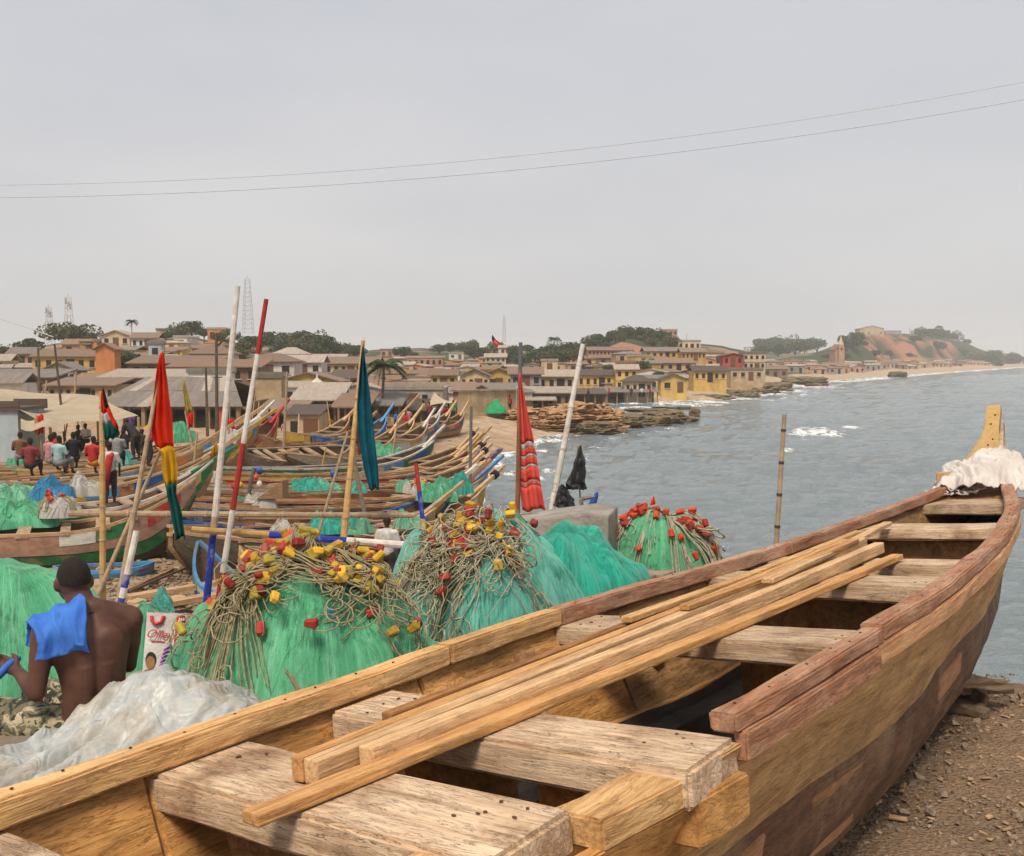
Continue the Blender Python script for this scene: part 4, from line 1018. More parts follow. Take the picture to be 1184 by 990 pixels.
# broad green net spread out behind the seated man
n4_t = thing('fishing_net', 'broad pale green fishing net spread out behind the seated man', 'net', (0, 0, 0), group='net heaps on the sea wall')
pD = at_d(14, 760, 5.75)
M4 = Mound((pD.x, pD.y), 1.02, .95, YARD - 1.2, EYE - 1.30, .3, 2.4, .55, .05, 8, 8, .10)
link('netting', M4.mesh('netting', nm_pale, 150, 50), n4_t); M4.gauze(nm_green_g, n4_t, (.03, .06)); M4.strands(500, .0009, nm_pale, n4_t, lift=(.01, .06))
cols = []
M4.ropes(30, .006, rp_beige, n4_t, (radians(20), radians(160)), (.3, .5), (.5, .7), 31, collect=cols, lift=(.01, .05), sway=.4, loops=.3)
floats(cols, 12, [fl_y], n4_t, 9, (.2, .9))
M4.ropes(26, .0055, rp_olive, n4_t, (radians(270), radians(330)), (.6, .75), (.75, .95), 32, lift=(.01, .05), sway=.3, loops=.4)
n6 = thing('fishing_net', 'small clump of green net behind the printed bag', 'net', (0, 0, 0), group='net heaps on the sea wall')
pE = at_d(176, 755, 5.25); ME = Mound((pE.x, pE.y), .24, .22, YARD, at_d(170, 702, 5.25).z, 0, 2.3, .6, .06, 12, 7); link('netting', ME.mesh('netting', nm_green, 70, 26), n6); ME.strands(160, .0012, nm_pale, n6)
# white net sheet in front
n5_t = thing('fishing_net', 'crumpled white net sheet spread over the wall by the canoe', 'net', (0, 0, 0), group='net heaps on the sea wall')
m, N, L, B = _new('clear_plastic_netting')
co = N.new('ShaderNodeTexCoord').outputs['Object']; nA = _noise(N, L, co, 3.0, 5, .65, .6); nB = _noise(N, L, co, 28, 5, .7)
c = _ramp(N, L, nA, [(.32, (.50, .42, .33)), (.46, (.62, .585, .51)), (.58, (.60, .64, .64)), (.7, (.72, .71, .66))]); c = _mix(N, L, .4, c, _ramp(N, L, nB, [(.3, (.6, .6, .6)), (.65, (1.15, 1.15, 1.15))]), 'MULTIPLY')  # tan end of the ramp paints shadow tone into the sheet
L.new(c, B.inputs['Base Color']); B.inputs['Roughness'].default_value = .38; B.inputs['Specular IOR Level'].default_value = .5
tr2 = N.new('ShaderNodeBsdfTranslucent'); L.new(c, tr2.inputs['Color']); ms = N.new('ShaderNodeMixShader'); ms.inputs['Fac'].default_value = .3; L.new(B.outputs[0], ms.inputs[1]); L.new(tr2.outputs[0], ms.inputs[2]); L.new(ms.outputs[0], N['Material Output'].inputs['Surface'])
vc = N.new('ShaderNodeTexVoronoi'); vc.feature = 'DISTANCE_TO_EDGE'; vc.inputs['Scale'].default_value = 7.5; nd = N.new('ShaderNodeTexNoise'); nd.inputs['Scale'].default_value = 3.0; L.new(co, nd.inputs['Vector']); av = N.new('ShaderNodeVectorMath'); av.operation = 'ADD'; L.new(co, av.inputs[0]); L.new(nd.outputs['Color'], av.inputs[1]); L.new(av.outputs[0], vc.inputs['Vector'])
hb2 = N.new('ShaderNodeMath'); hb2.operation = 'MULTIPLY_ADD'; L.new(nB, hb2.inputs[0]); hb2.inputs[1].default_value = .12; L.new(vc.outputs['Distance'], hb2.inputs[2])
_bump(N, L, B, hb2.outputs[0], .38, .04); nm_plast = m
tpp = N.new('ShaderNodeBsdfTransparent'); mt2 = N.new('ShaderNodeMixShader'); L.new(_ramp(N, L, _noise(N, L, co, 5, 4, .6), [(.35, (.25,) * 3), (.6, (.03,) * 3)]), mt2.inputs['Fac']); L.new(ms.outputs[0], mt2.inputs[1]); L.new(tpp.outputs[0], mt2.inputs[2]); L.new(mt2.outputs[0], N['Material Output'].inputs['Surface'])
def gauze_z(sv, tv):
    ridge = interp([(-4.2, 1.56), (-3, 1.52), (-2.4, 1.53), (-2.1, 1.55), (-1.9, 1.48), (-1.70, 1.385), (-1.55, 1.395), (-1.35, 1.50), (-1.1, 1.66), (-.9, 1.70), (-.7, 1.75)], sv)
    u = (tv + 1.22) / 1.2; prof = (sin(pi * min(1, max(0, u)) ** .62) if u < .5 else 1 - ((u - .37) / .63) ** 2 * 1.25)
    z = EYE - 1.78 + (1.78 - ridge) * max(-1.2, prof)
    a_ = tv * 5.5 + sv * 1.2; b_ = sv * 1.4 - tv * .5
    z += .10 * (.30 - abs(noise.noise(Vector((b_, a_, 1))))) + .085 * (.28 - abs(noise.noise(Vector((b_ * 2.1 + 3, a_ * 1.9, 5))))) + .055 * (.28 - abs(noise.noise(Vector((b_ * 4 + a_, a_ * 3.4, 9))))) + .02 * noise.noise(Vector((sv * 2, tv * 2, 3)))
    return z
R = []; NS_, NT_ = 260, 120; FLW = []
for i in range(NS_ + 1):
    sv = -3.9 + 3.15 * i / NS_; R.append([])
    for k in range(NT_ + 1):
        tv = -1.25 + 1.15 * k / NT_; R[-1].append(yd(sv + .05 * noise.noise(Vector((sv, tv * 3, 0))), tv, gauze_z(sv, tv))); FLW.append((sv * .10 + tv * .02, tv * .45 + sv * .09, sv * .9))
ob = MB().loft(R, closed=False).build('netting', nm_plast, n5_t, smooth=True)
fa_ = ob.data.attributes.new('flow', 'FLOAT_VECTOR', 'POINT'); fa_.data.foreach_set('vector', [x for q in FLW for x in q])
M5 = Mound((yd(-1.45, -.62, 0).x, yd(-1.45, -.62, 0).y), .55, .40, YARD - .1, EYE - 1.35, A_, 2.4, .55, .05, 14, 5, .10)
M5.ropes(8, .004, rp_olive, n5_t, (radians(300), radians(380)), (.3, .5), (.8, .95), 41, lift=(.01, .04), sway=.3, loops=.4)

# ------------------------------------------------------------------ the seated man
def skin_mat(name='dark_skin', c1=(.115, .048, .030), c2=(.050, .020, .014)):
    m, N, L, B = _new(name)
    co = N.new('ShaderNodeTexCoord').outputs['Object']
    n1 = _noise(N, L, co, 7, 5, .6); n2 = _noise(N, L, co, 90, 4, .6)
    L.new(_ramp(N, L, n1, [(.3, c2), (.65, c1)]), B.inputs['Base Color']); B.inputs['Roughness'].default_value = .58; B.inputs['Specular IOR Level'].default_value = .35
    B.inputs['Subsurface Weight'].default_value = .06; B.inputs['Subsurface Radius'].default_value = (.02, .008, .005)
    _bump(N, L, B, n2, .12, .003); MATS[name] = m; return m
sk = skin_mat(); hair = rough_mat('black_hair', (.024, .015, .012), (.011, .008, .007), 60, rough=.85, bump=.6, bdist=.004, vary=0)
man = thing('person', 'bare-chested person seated back to camera, blue cloth over shoulder', 'person', (0, 0, 0))
hp = at_d(106, 838, 4.2); man.location = (hp.x, hp.y, hp.z)
man.rotation_euler = (0, 0, radians(38)); man.scale = (.92, .92, .92); man.location.x += .02
mb = MB()
def ell(z, rx, ry, y, x=0.0, n=16): return [Vector((x + rx * cos(2 * pi * k / n) * (1 - .06 * abs(sin(2 * pi * k / n))), y + ry * sin(2 * pi * k / n), z)) for k in range(n)]
mb.loft([ell(-.10, .12, .09, .0), ell(-.06, .165, .125, 0), ell(.02, .172, .125, .0), ell(.10, .155, .112, -.005), ell(.19, .148, .105, -.008, -.005), ell(.28, .160, .108, -.006, -.008), ell(.37, .182, .112, .005, -.01), ell(.45, .196, .108, .022, -.012), ell(.505, .19, .095, .042, -.014), ell(.545, .145, .08, .06, -.016), ell(.575, .09, .07, .075, -.018), ell(.60, .06, .06, .085, -.02)])
mb.capsule((-.02, .075, .53), .072, (-.035, .12, .63), .064, 12)                       # neck
mb.ball((-.045, .155, .705), (.078, .098, .108), 16, 10)                               # skull
mb.ball((-.05, .20, .655), (.060, .070, .072), 14, 8)                                  # jaw
for sx in (-1, 1):
    mb.ball((-.045 + sx * .081, .15, .685), (.016, .026, .036), 10, 6)                 # ears
    mb.ball((sx * .075 - .012, -.055, .40), (.075, .040, .10), 12, 8)                  # shoulder blades
    mb.capsule((sx * .03 - .015, .06, .57), .055, (sx * .19 - .012, .03, .505), .060)   # trapezius
    mb.ball((sx * .196 - .012, .03, .49), (.066, .066, .07), 12, 8)                    # deltoids
mb.capsule((-.05, .245, .685), .016, (-.05, .256, .665), .019, 8)                      # nose
# left arm: down, elbow bent, forearm to the front; right arm to the front
def arm(S, E, W, hand_dir, thumb):
    S, E, W = Vector(S), Vector(E), Vector(W)
    mb.capsule(S, .058, S.lerp(E, .55), .052); mb.capsule(S.lerp(E, .5), .052, E, .040); mb.capsule(E, .041, E.lerp(W, .4), .042); mb.capsule(E.lerp(W, .35), .041, W, .028)
    d = Vector(hand_dir).normalized(); side = Vector(thumb).normalized(); nrm = d.cross(side).normalized()
    c = W + d * .055; mb.ball(c, .036, 10, 6, Matrix.Identity(3)); mb.capsule(W, .027, W + d * .07, .036)
    for k in range(4):
        off = (k - 1.5) * .019; ln = (.062, .075, .07, .052)[k]; b = W + d * .085 - side * off
        k1 = b + d * ln * .5 + nrm * .008; k2 = k1 + d * ln * .35 - nrm * .022 ; k3 = k2 - nrm * .028 + d * .006
        mb.capsule(b, .0105, k1, .010, 8); mb.capsule(k1, .010, k2, .009, 8); mb.capsule(k2, .009, k3, .008, 8)
    t0 = W + d * .03 + side * .028; t1 = t0 + side * .028 + d * .025; t2 = t1 + d * .032 - nrm * .012
    mb.capsule(t0, .014, t1, .0115, 8); mb.capsule(t1, .0115, t2, .0095, 8)
    return W + d * .1
LH = arm((-.215, .03, .49), (-.262, -.005, .215), (-.30, .20, .275), (-.25, .8, .15), (.4, .1, .8))
RH = arm((.190, .035, .485), (.205, .15, .22), (.06, .32, .22), (-.8, .4, .05), (.1, .3, .8))
hipL, hipR = Vector((-.085, .02, -.01)), Vector((.085, .03, -.01))
kL, kR = hipL + Vector((-.33, .26, .07)), hipR + Vector((-.25, .36, .09)); fL, fR = kL + Vector((-.14, .12, -.34)), kR + Vector((-.10, .16, -.34))
for h_, k_, f_ in ((hipL, kL, fL), (hipR, kR, fR)):
    mb.capsule(h_, .085, h_.lerp(k_, .5), .075); mb.capsule(h_.lerp(k_, .5), .075, k_, .055); mb.capsule(k_, .055, k_.lerp(f_, .35), .057); mb.capsule(k_.lerp(f_, .35), .056, f_, .036)
    mb.capsule(f_, .036, f_ + Vector((-.11, .12, -.045)), .03)
def shape_back(me):
    for v in me.vertices:
        p = v.co
        if p.y < .06 and 0.02 < p.z < .56 and abs(p.x) < .2:
            x = p.x + .012; k = exp(-(x / .018) ** 2) * min(1, (p.z) / .1)
            p.y += .014 * k                                                            # spine furrow
            p.y -= .010 * exp(-((abs(x) - .05) / .03) ** 2) * (1 if p.z < .33 else .2)  # muscle each side
sk_o = remesh(mb, 'body', sk, .0085, 9, man, shape_back)
# hair: close cropped cap
hb = MB()
hb.ball((-.045, .150, .710), (.0788, .0988, .1082), 24, 16)
o = hb.build('hair', hair, man, smooth=True)
bm = bmesh.new(); bm.from_mesh(o.data)
dl = [v for v in bm.verts if (v.co.z < .675 + .25 * max(0, v.co.y - .12)) or (v.co.y > .205 and v.co.z < .78)]
bmesh.ops.delete(bm, geom=dl, context='VERTS')
for v in bm.verts: v.co += v.co.normalized() * .002 * noise.noise(v.co * 60)
bm.to_mesh(o.data); bm.free()
for sx in (-1, 1):
    MB().ball((-.05 + sx * .03, .242, .702), (.012, .008, .008), 8, 6).build('eye', plain('eye_white', (.7, .66, .6)), man, smooth=True)
MB().capsule((-.07, .258, .63), .007, (-.03, .258, .63), .007, 6).build('mouth', plain('lip', (.09, .03, .028)), man, smooth=True)
# camouflage shorts
m, N, L, B = _new('camouflage_cloth')
co = N.new('ShaderNodeTexCoord').outputs['Object']; v1 = _noise(N, L, co, 13, 3, .5, .8); v2 = _noise(N, L, co, 21, 3, .5, 1.2)
c = _ramp(N, L, v1, [(.42, (.03, .035, .025)), (.43, (.13, .12, .07)), (.52, (.14, .13, .08)), (.53, (.33, .27, .17)), (.62, (.36, .30, .2)), (.63, (.05, .05, .035))])
c = _mix(N, L, _ramp(N, L, v2, [(.58, (0, 0, 0)), (.59, (1, 1, 1))]), c, (.45, .38, .26)); L.new(c, B.inputs['Base Color']); B.inputs['Roughness'].default_value = .95
_bump(N, L, B, _noise(N, L, co, 25, 5, .6), .5, .02)
sb = MB()
sb.loft([ell(-.115, .13, .10, .0), ell(-.06, .178, .137, 0), ell(.0, .184, .137, .0), ell(.045, .176, .130, .0)])
for h_, k_ in ((hipL, kL), (hipR, kR)):
    sb.capsule(h_, .112, h_.lerp(k_, .6), .104); sb.capsule(h_.lerp(k_, .6), .104, h_.lerp(k_, 1.0), .094)
sh = remesh(sb, 'shorts', m, .011, 3, man)
for v in sh.data.vertices:
    v.co += v.co.normalized() * .012 * noise.fractal(v.co * 11, .8, 2, 3)
m2 = rough_mat('checked_waistband', (.50, .38, .22), (.12, .08, .05), 34, vary=0)
MB().loft([ell(.035, .176, .128, -.002, 0, 24), ell(.062, .170, .124, -.002, 0, 24), ell(.062, .160, .116, -.002, 0, 24)], cap=False).build('waistband', m2, man, smooth=True)
# blue cloth over the left shoulder, its end in the left hand
bl = cloth_mat('blue_cotton', (.075, .22, .66), (.04, .13, .50), 5, .1)
V = []; Fc = []; NU, NV = 70, 44
for i in range(NU + 1):
    for k in range(NV + 1):
        u, v = i / NU, k / NV; x = -.272 + .225 * v + .012 * sin(u * 9 + v * 3); zt_s = .545 + .085 * v
        th_ = radians(-118 + 225 * u + 8 * sin(v * 5)); ry = .085 + .030 * v; rz_ = zt_s - .455
        y = .012 + ry * sin(th_) * (1 if abs(th_) < pi / 2 else 1.0); z = .455 + rz_ * cos(th_) if abs(th_) < pi / 2 else .455 - .09 * (abs(th_) - pi / 2) * (1.3 + .5 * sin(v * 6))
        fold = .016 * (.5 - abs(sin(v * 8.5 + 2.2 * sin(u * 3.1 + 1) + u * 1.5))) + .020 * (.3 - abs(noise.noise(Vector((v * 4 + u, u * 5, 2))))) + .008 * (.3 - abs(noise.noise(Vector((v * 9, u * 10, 6)))))
        o_ = .022 + fold; nrm = Vector((-.35 * (1 - v), sin(th_), max(.05, cos(th_)))).normalized(); V.append(Vector((x, y, z)) + nrm * o_)
for i in range(NU):
    for k in range(NV): a = i * (NV + 1) + k; Fc.append((a, a + 1, a + NV + 2, a + NV + 1))
me = bpy.data.meshes.new('shoulder_cloth'); me.from_pydata([tuple(v) for v in V], [], Fc); me.polygons.foreach_set('use_smooth', [True] * len(Fc)); me.materials.append(bl)
sc_ = link('shoulder_cloth', me); so_ = sc_.modifiers.new('s', 'SOLIDIFY'); so_.thickness = .006
sc_.matrix_world = Matrix.Translation(man.location) @ Matrix.Rotation(man.rotation_euler.z, 4, 'Z') @ Matrix.Scale(.92, 4)
tag(sc_, 'creased bright blue cloth lying over the left shoulder of seated person', 'cloth')
hb_ = MB()
for k in range(5): hb_.capsule((LH.x - .0 + .012 * k, LH.y - .06 + .015 * k, LH.z + .02), .018, (LH.x - .13 + .018 * k, LH.y - .02, LH.z - .12 + .018 * k), .020)
hc = remesh(hb_, 'hand_cloth', bl, .009, 2); hc.matrix_world = sc_.matrix_world
tag(hc, 'end of blue cloth hanging from the left hand of seated person', 'cloth')

# printed sack with red handles
bag = thing('shopping_bag', 'white printed plastic bag with red handles and red band', 'bag', (0, 0, 0))
bc = at_d(190, 748, 5.0); bag.location = bc; bag.rotation_euler = (radians(-6), radians(4), radians(4))
wb = rough_mat('bag_plastic', (.66, .62, .58), (.50, .46, .44), 9, rough=.45, bump=.5, bdist=.02, vary=0)
rb = rough_mat('bag_red', (.55, .03, .03), (.40, .02, .02), 14, rough=.45, vary=0)
w_, h_ = .205, .36; V = []; Fc = []; nu, nv = 10, 14
for sgn in (-1, 1):
    for i in range(nu + 1):
        for k in range(nv + 1):
            u, v = i / nu, k / nv; bulge = .055 * sin(pi * u) ** .6 * (1 - v * .75)
            V.append((-w_ / 2 + w_ * u, sgn * (bulge + .004) + .006 * fbm((u * 3, v * 3, sgn), 1.6, 2), -h_ / 2 + h_ * v))
q = (nu + 1) * (nv + 1)
for sgn in (0, 1):
    for i in range(nu):
        for k in range(nv):
            a = sgn * q + i * (nv + 1) + k; f = (a, a + nv + 1, a + nv + 2, a + 1); Fc.append(f if sgn == 0 else f[::-1])
me = bpy.data.meshes.new('bag_body'); me.from_pydata(V, [], Fc); me.materials.append(wb); me.polygons.foreach_set('use_smooth', [True] * len(Fc)); bag_b = link('bag_body', me, bag)
def bag_front(u, v, off=.003):
    bulge = .055 * sin(pi * min(1, max(0, u))) ** .6 * (1 - v * .75); return Vector((-w_ / 2 + w_ * u, -(bulge + .004) + .006 * fbm((u * 3, v * 3, -1), 1.6, 2) - off, -h_ / 2 + h_ * v))
def patch(name, mat, u0, u1, v0, v1, n=8):
    mb = MB(); mb.loft([[bag_front(u0 + (u1 - u0) * i / n, v0 + (v1 - v0) * k / n) for k in range(n + 1)] for i in range(n + 1)], closed=False); return mb.build(name, mat, bag, smooth=True)
rband = patch('red_band', rb, .78, .985, .40, .98)
wt = plain('bag_white_print', (.75, .72, .7))
for k in range(7):
    mb = MB(); v0 = .45 + .075 * k
    for j in range(3):
        a = bag_front(.84 + .05 * j, v0, .006); b = bag_front(.83 + .05 * j + .02, v0 + .045, .006); mb.tube([a, (a + b) / 2 + Vector((.006, 0, 0)), b], .0035, 4)
    mb.build('band_print', wt, rband)
mb = MB(); mb.tube([bag_front(.14, .96, .008), bag_front(.18, .88, .012), bag_front(.30, .845, .014), bag_front(.42, .88, .012), bag_front(.46, .97, .008)], .009, 6).build('handle', rb, bag, smooth=True)
mb = MB(); mb.tube([Vector((p.x, -p.y, p.z)) for p in (bag_front(.14, .96), bag_front(.18, .88), bag_front(.30, .845), bag_front(.42, .88), bag_front(.46, .97))], .009, 6).build('handle', rb, bag, smooth=True)
tcv = bpy.data.curves.new('lettering', 'FONT'); tcv.body = 'Olley'; tcv.size = .062; tcv.extrude = .001; tcv.shear = .35
to = bpy.data.objects.new('lettering', tcv); COL.objects.link(to); dg = bpy.context.evaluated_depsgraph_get(); tm = bpy.data.meshes.new_from_object(to.evaluated_get(dg)); bpy.data.objects.remove(to)
tm.materials.clear(); tm.materials.append(plain('bag_script_red', (.50, .05, .05)))
lo = link('lettering', tm, bag, (-.09, -.045, .055), (radians(90 - 12), 0, 0))
mb = MB(); mb.tube([bag_front(.2, .585, .005), bag_front(.45, .60, .005), bag_front(.55, .59, .005)], .003, 4).build('lettering_underline', MATS['bag_script_red'], bag)
face = plain('print_brown', (.30, .15, .07)); pk = plain('print_purple', (.35, .18, .45)); hr_ = plain('print_black', (.03, .025, .025))
def disc(name, mat, u, v, ru, rv, off, n=16):
    V = [bag_front(u, v, off)] + [bag_front(u + ru * cos(2 * pi * k / n), v + rv * sin(2 * pi * k / n), off) for k in range(n)]
    MB().add(V, [(0, 1 + k, 1 + (k + 1) % n) for k in range(n)]).build(name, mat, bag)
disc('print_hair', hr_, .23, .325, .15, .115, .004); disc('print_face', face, .23, .285, .125, .095, .006); disc('print_shirt', face, .2, .10, .16, .085, .004)
for k in range(6):
    a = bag_front(.45 + .02 * k, .18 + .06 * k, .005); b = bag_front(.62 + .03 * k, .22 + .06 * k, .005); MB().tube([a, a.lerp(b, .5) + Vector((0, 0, .012)), b], .006, 4).build('print_swash', pk, bag)
# ------------------------------------------------------------------ canoes on the beach
def paint(name, c, wear=(.30, .20, .12)): return rough_mat(name, c, tuple(x * .62 for x in c), 3.5, rough=.7, bump=.4, stain=wear, stain_amt=.75, vary=.15, streak=(1, 1, 2))
b_wood = wood('canoe_timber', (.48, .28, .145), (.34, .185, .09), (.15, .075, .035), 0, 7, stain=(.12, .08, .055), stain_amt=.6, crack=.5)
b_woodlt = wood('canoe_timber_pale', (.62, .42, .235), (.46, .285, .14), (.22, .12, .055), 0, 8, stain=(.2, .12, .07), stain_amt=.5, crack=.5)
b_woodor = wood('canoe_timber_orange', (.48, .25, .12), (.36, .17, .075), (.18, .08, .035), 0, 7, stain=(.13, .07, .04), stain_amt=.6, crack=.5)
b_dark = wood('canoe_timber_dark', (.16, .115, .075), (.10, .07, .045), (.045, .032, .024), 0, 7, stain=(.05, .06, .03), stain_amt=.6, crack=.6)
b_grey = wood('canoe_timber_grey', (.34, .28, .22), (.24, .19, .145), (.12, .09, .07), 0, 7, stain=(.10, .075, .055), stain_amt=.6, crack=.6)
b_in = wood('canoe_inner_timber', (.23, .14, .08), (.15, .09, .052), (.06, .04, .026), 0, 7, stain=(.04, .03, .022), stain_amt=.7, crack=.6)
p_green = paint('green_boat_paint', (.03, .17, .06)); p_white = paint('white_boat_paint', (.58, .55, .49)); p_blue = paint('blue_boat_paint', (.02, .10, .36)); p_lblue = paint('light_blue_boat_paint', (.08, .27, .50))
p_yel = paint('yellow_boat_paint', (.55, .33, .04)); p_red = paint('red_boat_paint', (.40, .035, .025)); p_orange = paint('orange_boat_paint', (.52, .20, .06)); p_purple = paint('purple_boat_paint', (.07, .03, .16)); p_pink = paint('brown_pink_boat_paint', (.38, .22, .15), (.20, .13, .08))
b_thw = wood('canoe_thwart_timber', (.46, .33, .21), (.33, .22, .135), (.16, .10, .06), 1, 7, stain=(.14, .09, .06), stain_amt=.5, crack=.5)
rubber = plain('black_rubber', (.015, .015, .016), .8)
def canoe(label, p0, p1, W=1.5, H=.95, hull=b_wood, strake=None, strake2=None, gun=b_woodlt, rise=(.5, .9), thw=6, beak=(False, True), ring=False, tilt=0.0, group='fishing canoes drawn up on the beach', sink=.08, bl=1.5, beakmat=None):
    """p0, p1: ends of the keel line on the ground; second end is the raised bow"""
    p0, p1 = Vector(p0), Vector(p1); d = p1 - p0; L = Vector((d.x, d.y)).length
    g0, g1 = ground(p0.x, p0.y), ground(p1.x, p1.y)
    t = thing('fishing_canoe', label, 'canoe', (p0.x, p0.y, g0 - sink), group=group)
    t.rotation_euler = (tilt, -atan2(g1 - g0, L), atan2(d.y, d.x))
    NS = 18
    def hw(u): return W / 2 * max(.035, (1 - abs(2 * u - 1) ** 2.6)) ** .8
    def zt(u): return H + rise[0] * max(0, 1 - u / .42) ** 2.0 + rise[1] * max(0, (u - .55) / .45) ** 2.0
    def zk(u): return (zt(u) - .18) * (max(0, 1 - u / .16) ** 2.2) * .85 + (zt(u) - .18) * (max(0, (u - .80) / .20) ** 1.8) * .85
    R = []; I = []; S = []; S2 = []
    for i in range(NS + 1):
        u = i / NS; x = L * u; w = hw(u); z1 = zt(u); z0 = zk(u); h = z1 - z0
        prof = [(w, z1), (w * .97, z0 + h * .62), (w * .86, z0 + h * .3), (w * .55, z0 + h * .06), (0, z0)]
        ring_ = [Vector((x, -a, b)) for a, b in prof] + [Vector((x, a, b)) for a, b in prof[-2::-1]]
        j = .012; R.append([q + Vector((0, random.uniform(-j, j), random.uniform(-j, j))) for q in ring_])
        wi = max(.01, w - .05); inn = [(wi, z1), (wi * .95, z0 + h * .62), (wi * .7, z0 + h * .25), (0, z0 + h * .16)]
        I.append([Vector((x, -a, b)) for a, b in inn] + [Vector((x, a, b)) for a, b in inn[-2::-1]])
        S.append([(w + .014, z1 - .02), (w * .985 + .014, z0 + h * .72), (w * .95 + .014, z0 + h * .52)]); S2.append([(w * .95 + .016, z0 + h * .50), (w * .86 + .016, z0 + h * .29)])
    MB().loft(R, closed=False).build('hull', hull, t, smooth=True)
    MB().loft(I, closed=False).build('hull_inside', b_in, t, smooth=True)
    for sg in (-1, 1):
        if strake: MB().loft([[Vector((L * i / NS, sg * a, b)) for a, b in s] for i, s in enumerate(S)], closed=False).build('strake', strake, t, smooth=True)
        if strake2: MB().loft([[Vector((L * i / NS, sg * a, b)) for a, b in s] for i, s in enumerate(S2)], closed=False).build('lower_stripe', strake2, t, smooth=True)
        RR = []
        for i in range(NS + 1):
            u = i / NS; x = L * u; w = hw(u) - .01; z = zt(u); RR.append([Vector((x, sg * (w - .05), z - .03)), Vector((x, sg * (w + .035), z - .03)), Vector((x, sg * (w + .035), z + .05)), Vector((x, sg * (w - .05), z + .05))])
        MB().loft(RR).build('gunwale', gun, t)
    if strake is not None or hull is not b_dark:      # bands of faded paint towards the bow
        cols_ = random.sample([p_white, p_blue, p_red, p_yel, p_green, p_lblue, p_orange], 3)
        for q, (i0, i1) in enumerate(((10, 12), (12, 14), (15, 17))):
            for sg in (-1, 1):
                MB().loft([[Vector((L * i / NS, sg * (a + .008), b)) for a, b in S[i][:2]] for i in range(i0, i1 + 1)], closed=False).build('painted_band', cols_[q], t, smooth=True)
    for k in range(thw):
        u = .12 + .74 * (k + .5) / thw + random.uniform(-.02, .02); w = hw(u); wd = random.uniform(.2, .36)
        MB().box((L * u, 0, zt(u) - .02), (wd, 2 * w + .06, .07), None, .01).build('thwart', b_thw, t)
    for e, on in ((0, beak[0]), (1, beak[1])):
        if not on: continue
        x0 = L * (.02 if e == 0 else .965); u = x0 / L; sg = -1 if e == 0 else 1; z = zt(u); sl = .55 if e == 0 else .72
        pts = [Vector((x0 - sg * .35, 0, z - .20)), Vector((x0 + sg * bl, 0, z - .12 + sl * bl))]
        bk = MB().beam(pts[0], pts[1], .17, .16, w1=.10, h1=.11, n=4, jig=.006).build('stem_beam', beakmat or gun, t)
        if ring:
            c = pts[0].lerp(pts[1], .72); dd = (pts[1] - pts[0]).normalized(); MB().tube([c - dd * .09, c + dd * .09], .15, 10).build('rubber_collar', rubber, bk)
    if thw >= 4:                                # loose gear inside: boards and poles lying along the canoe
        for k in range(random.randint(0, 2)):
            a = random.uniform(.1, .35); b = random.uniform(.6, .88); y = random.uniform(-.35, .35) * W
            MB().beam((L * a, y, zt(a) + .06), (L * b, y * .7 + random.uniform(-.1, .1), zt(b) + .05), random.choice((.06, .10, .16)), .05, n=3, jig=.008).build('loose_board', random.choice((b_wood, b_woodlt, b_woodor, b_grey)), t)
    return t
def gp(px, py, z=1.5):                          # beach point under a pixel
    p = at_z(px, py, z)
    for _ in range(6): p = at_z(px, py, max(0.0, ground(p.x, p.y)))
    return p
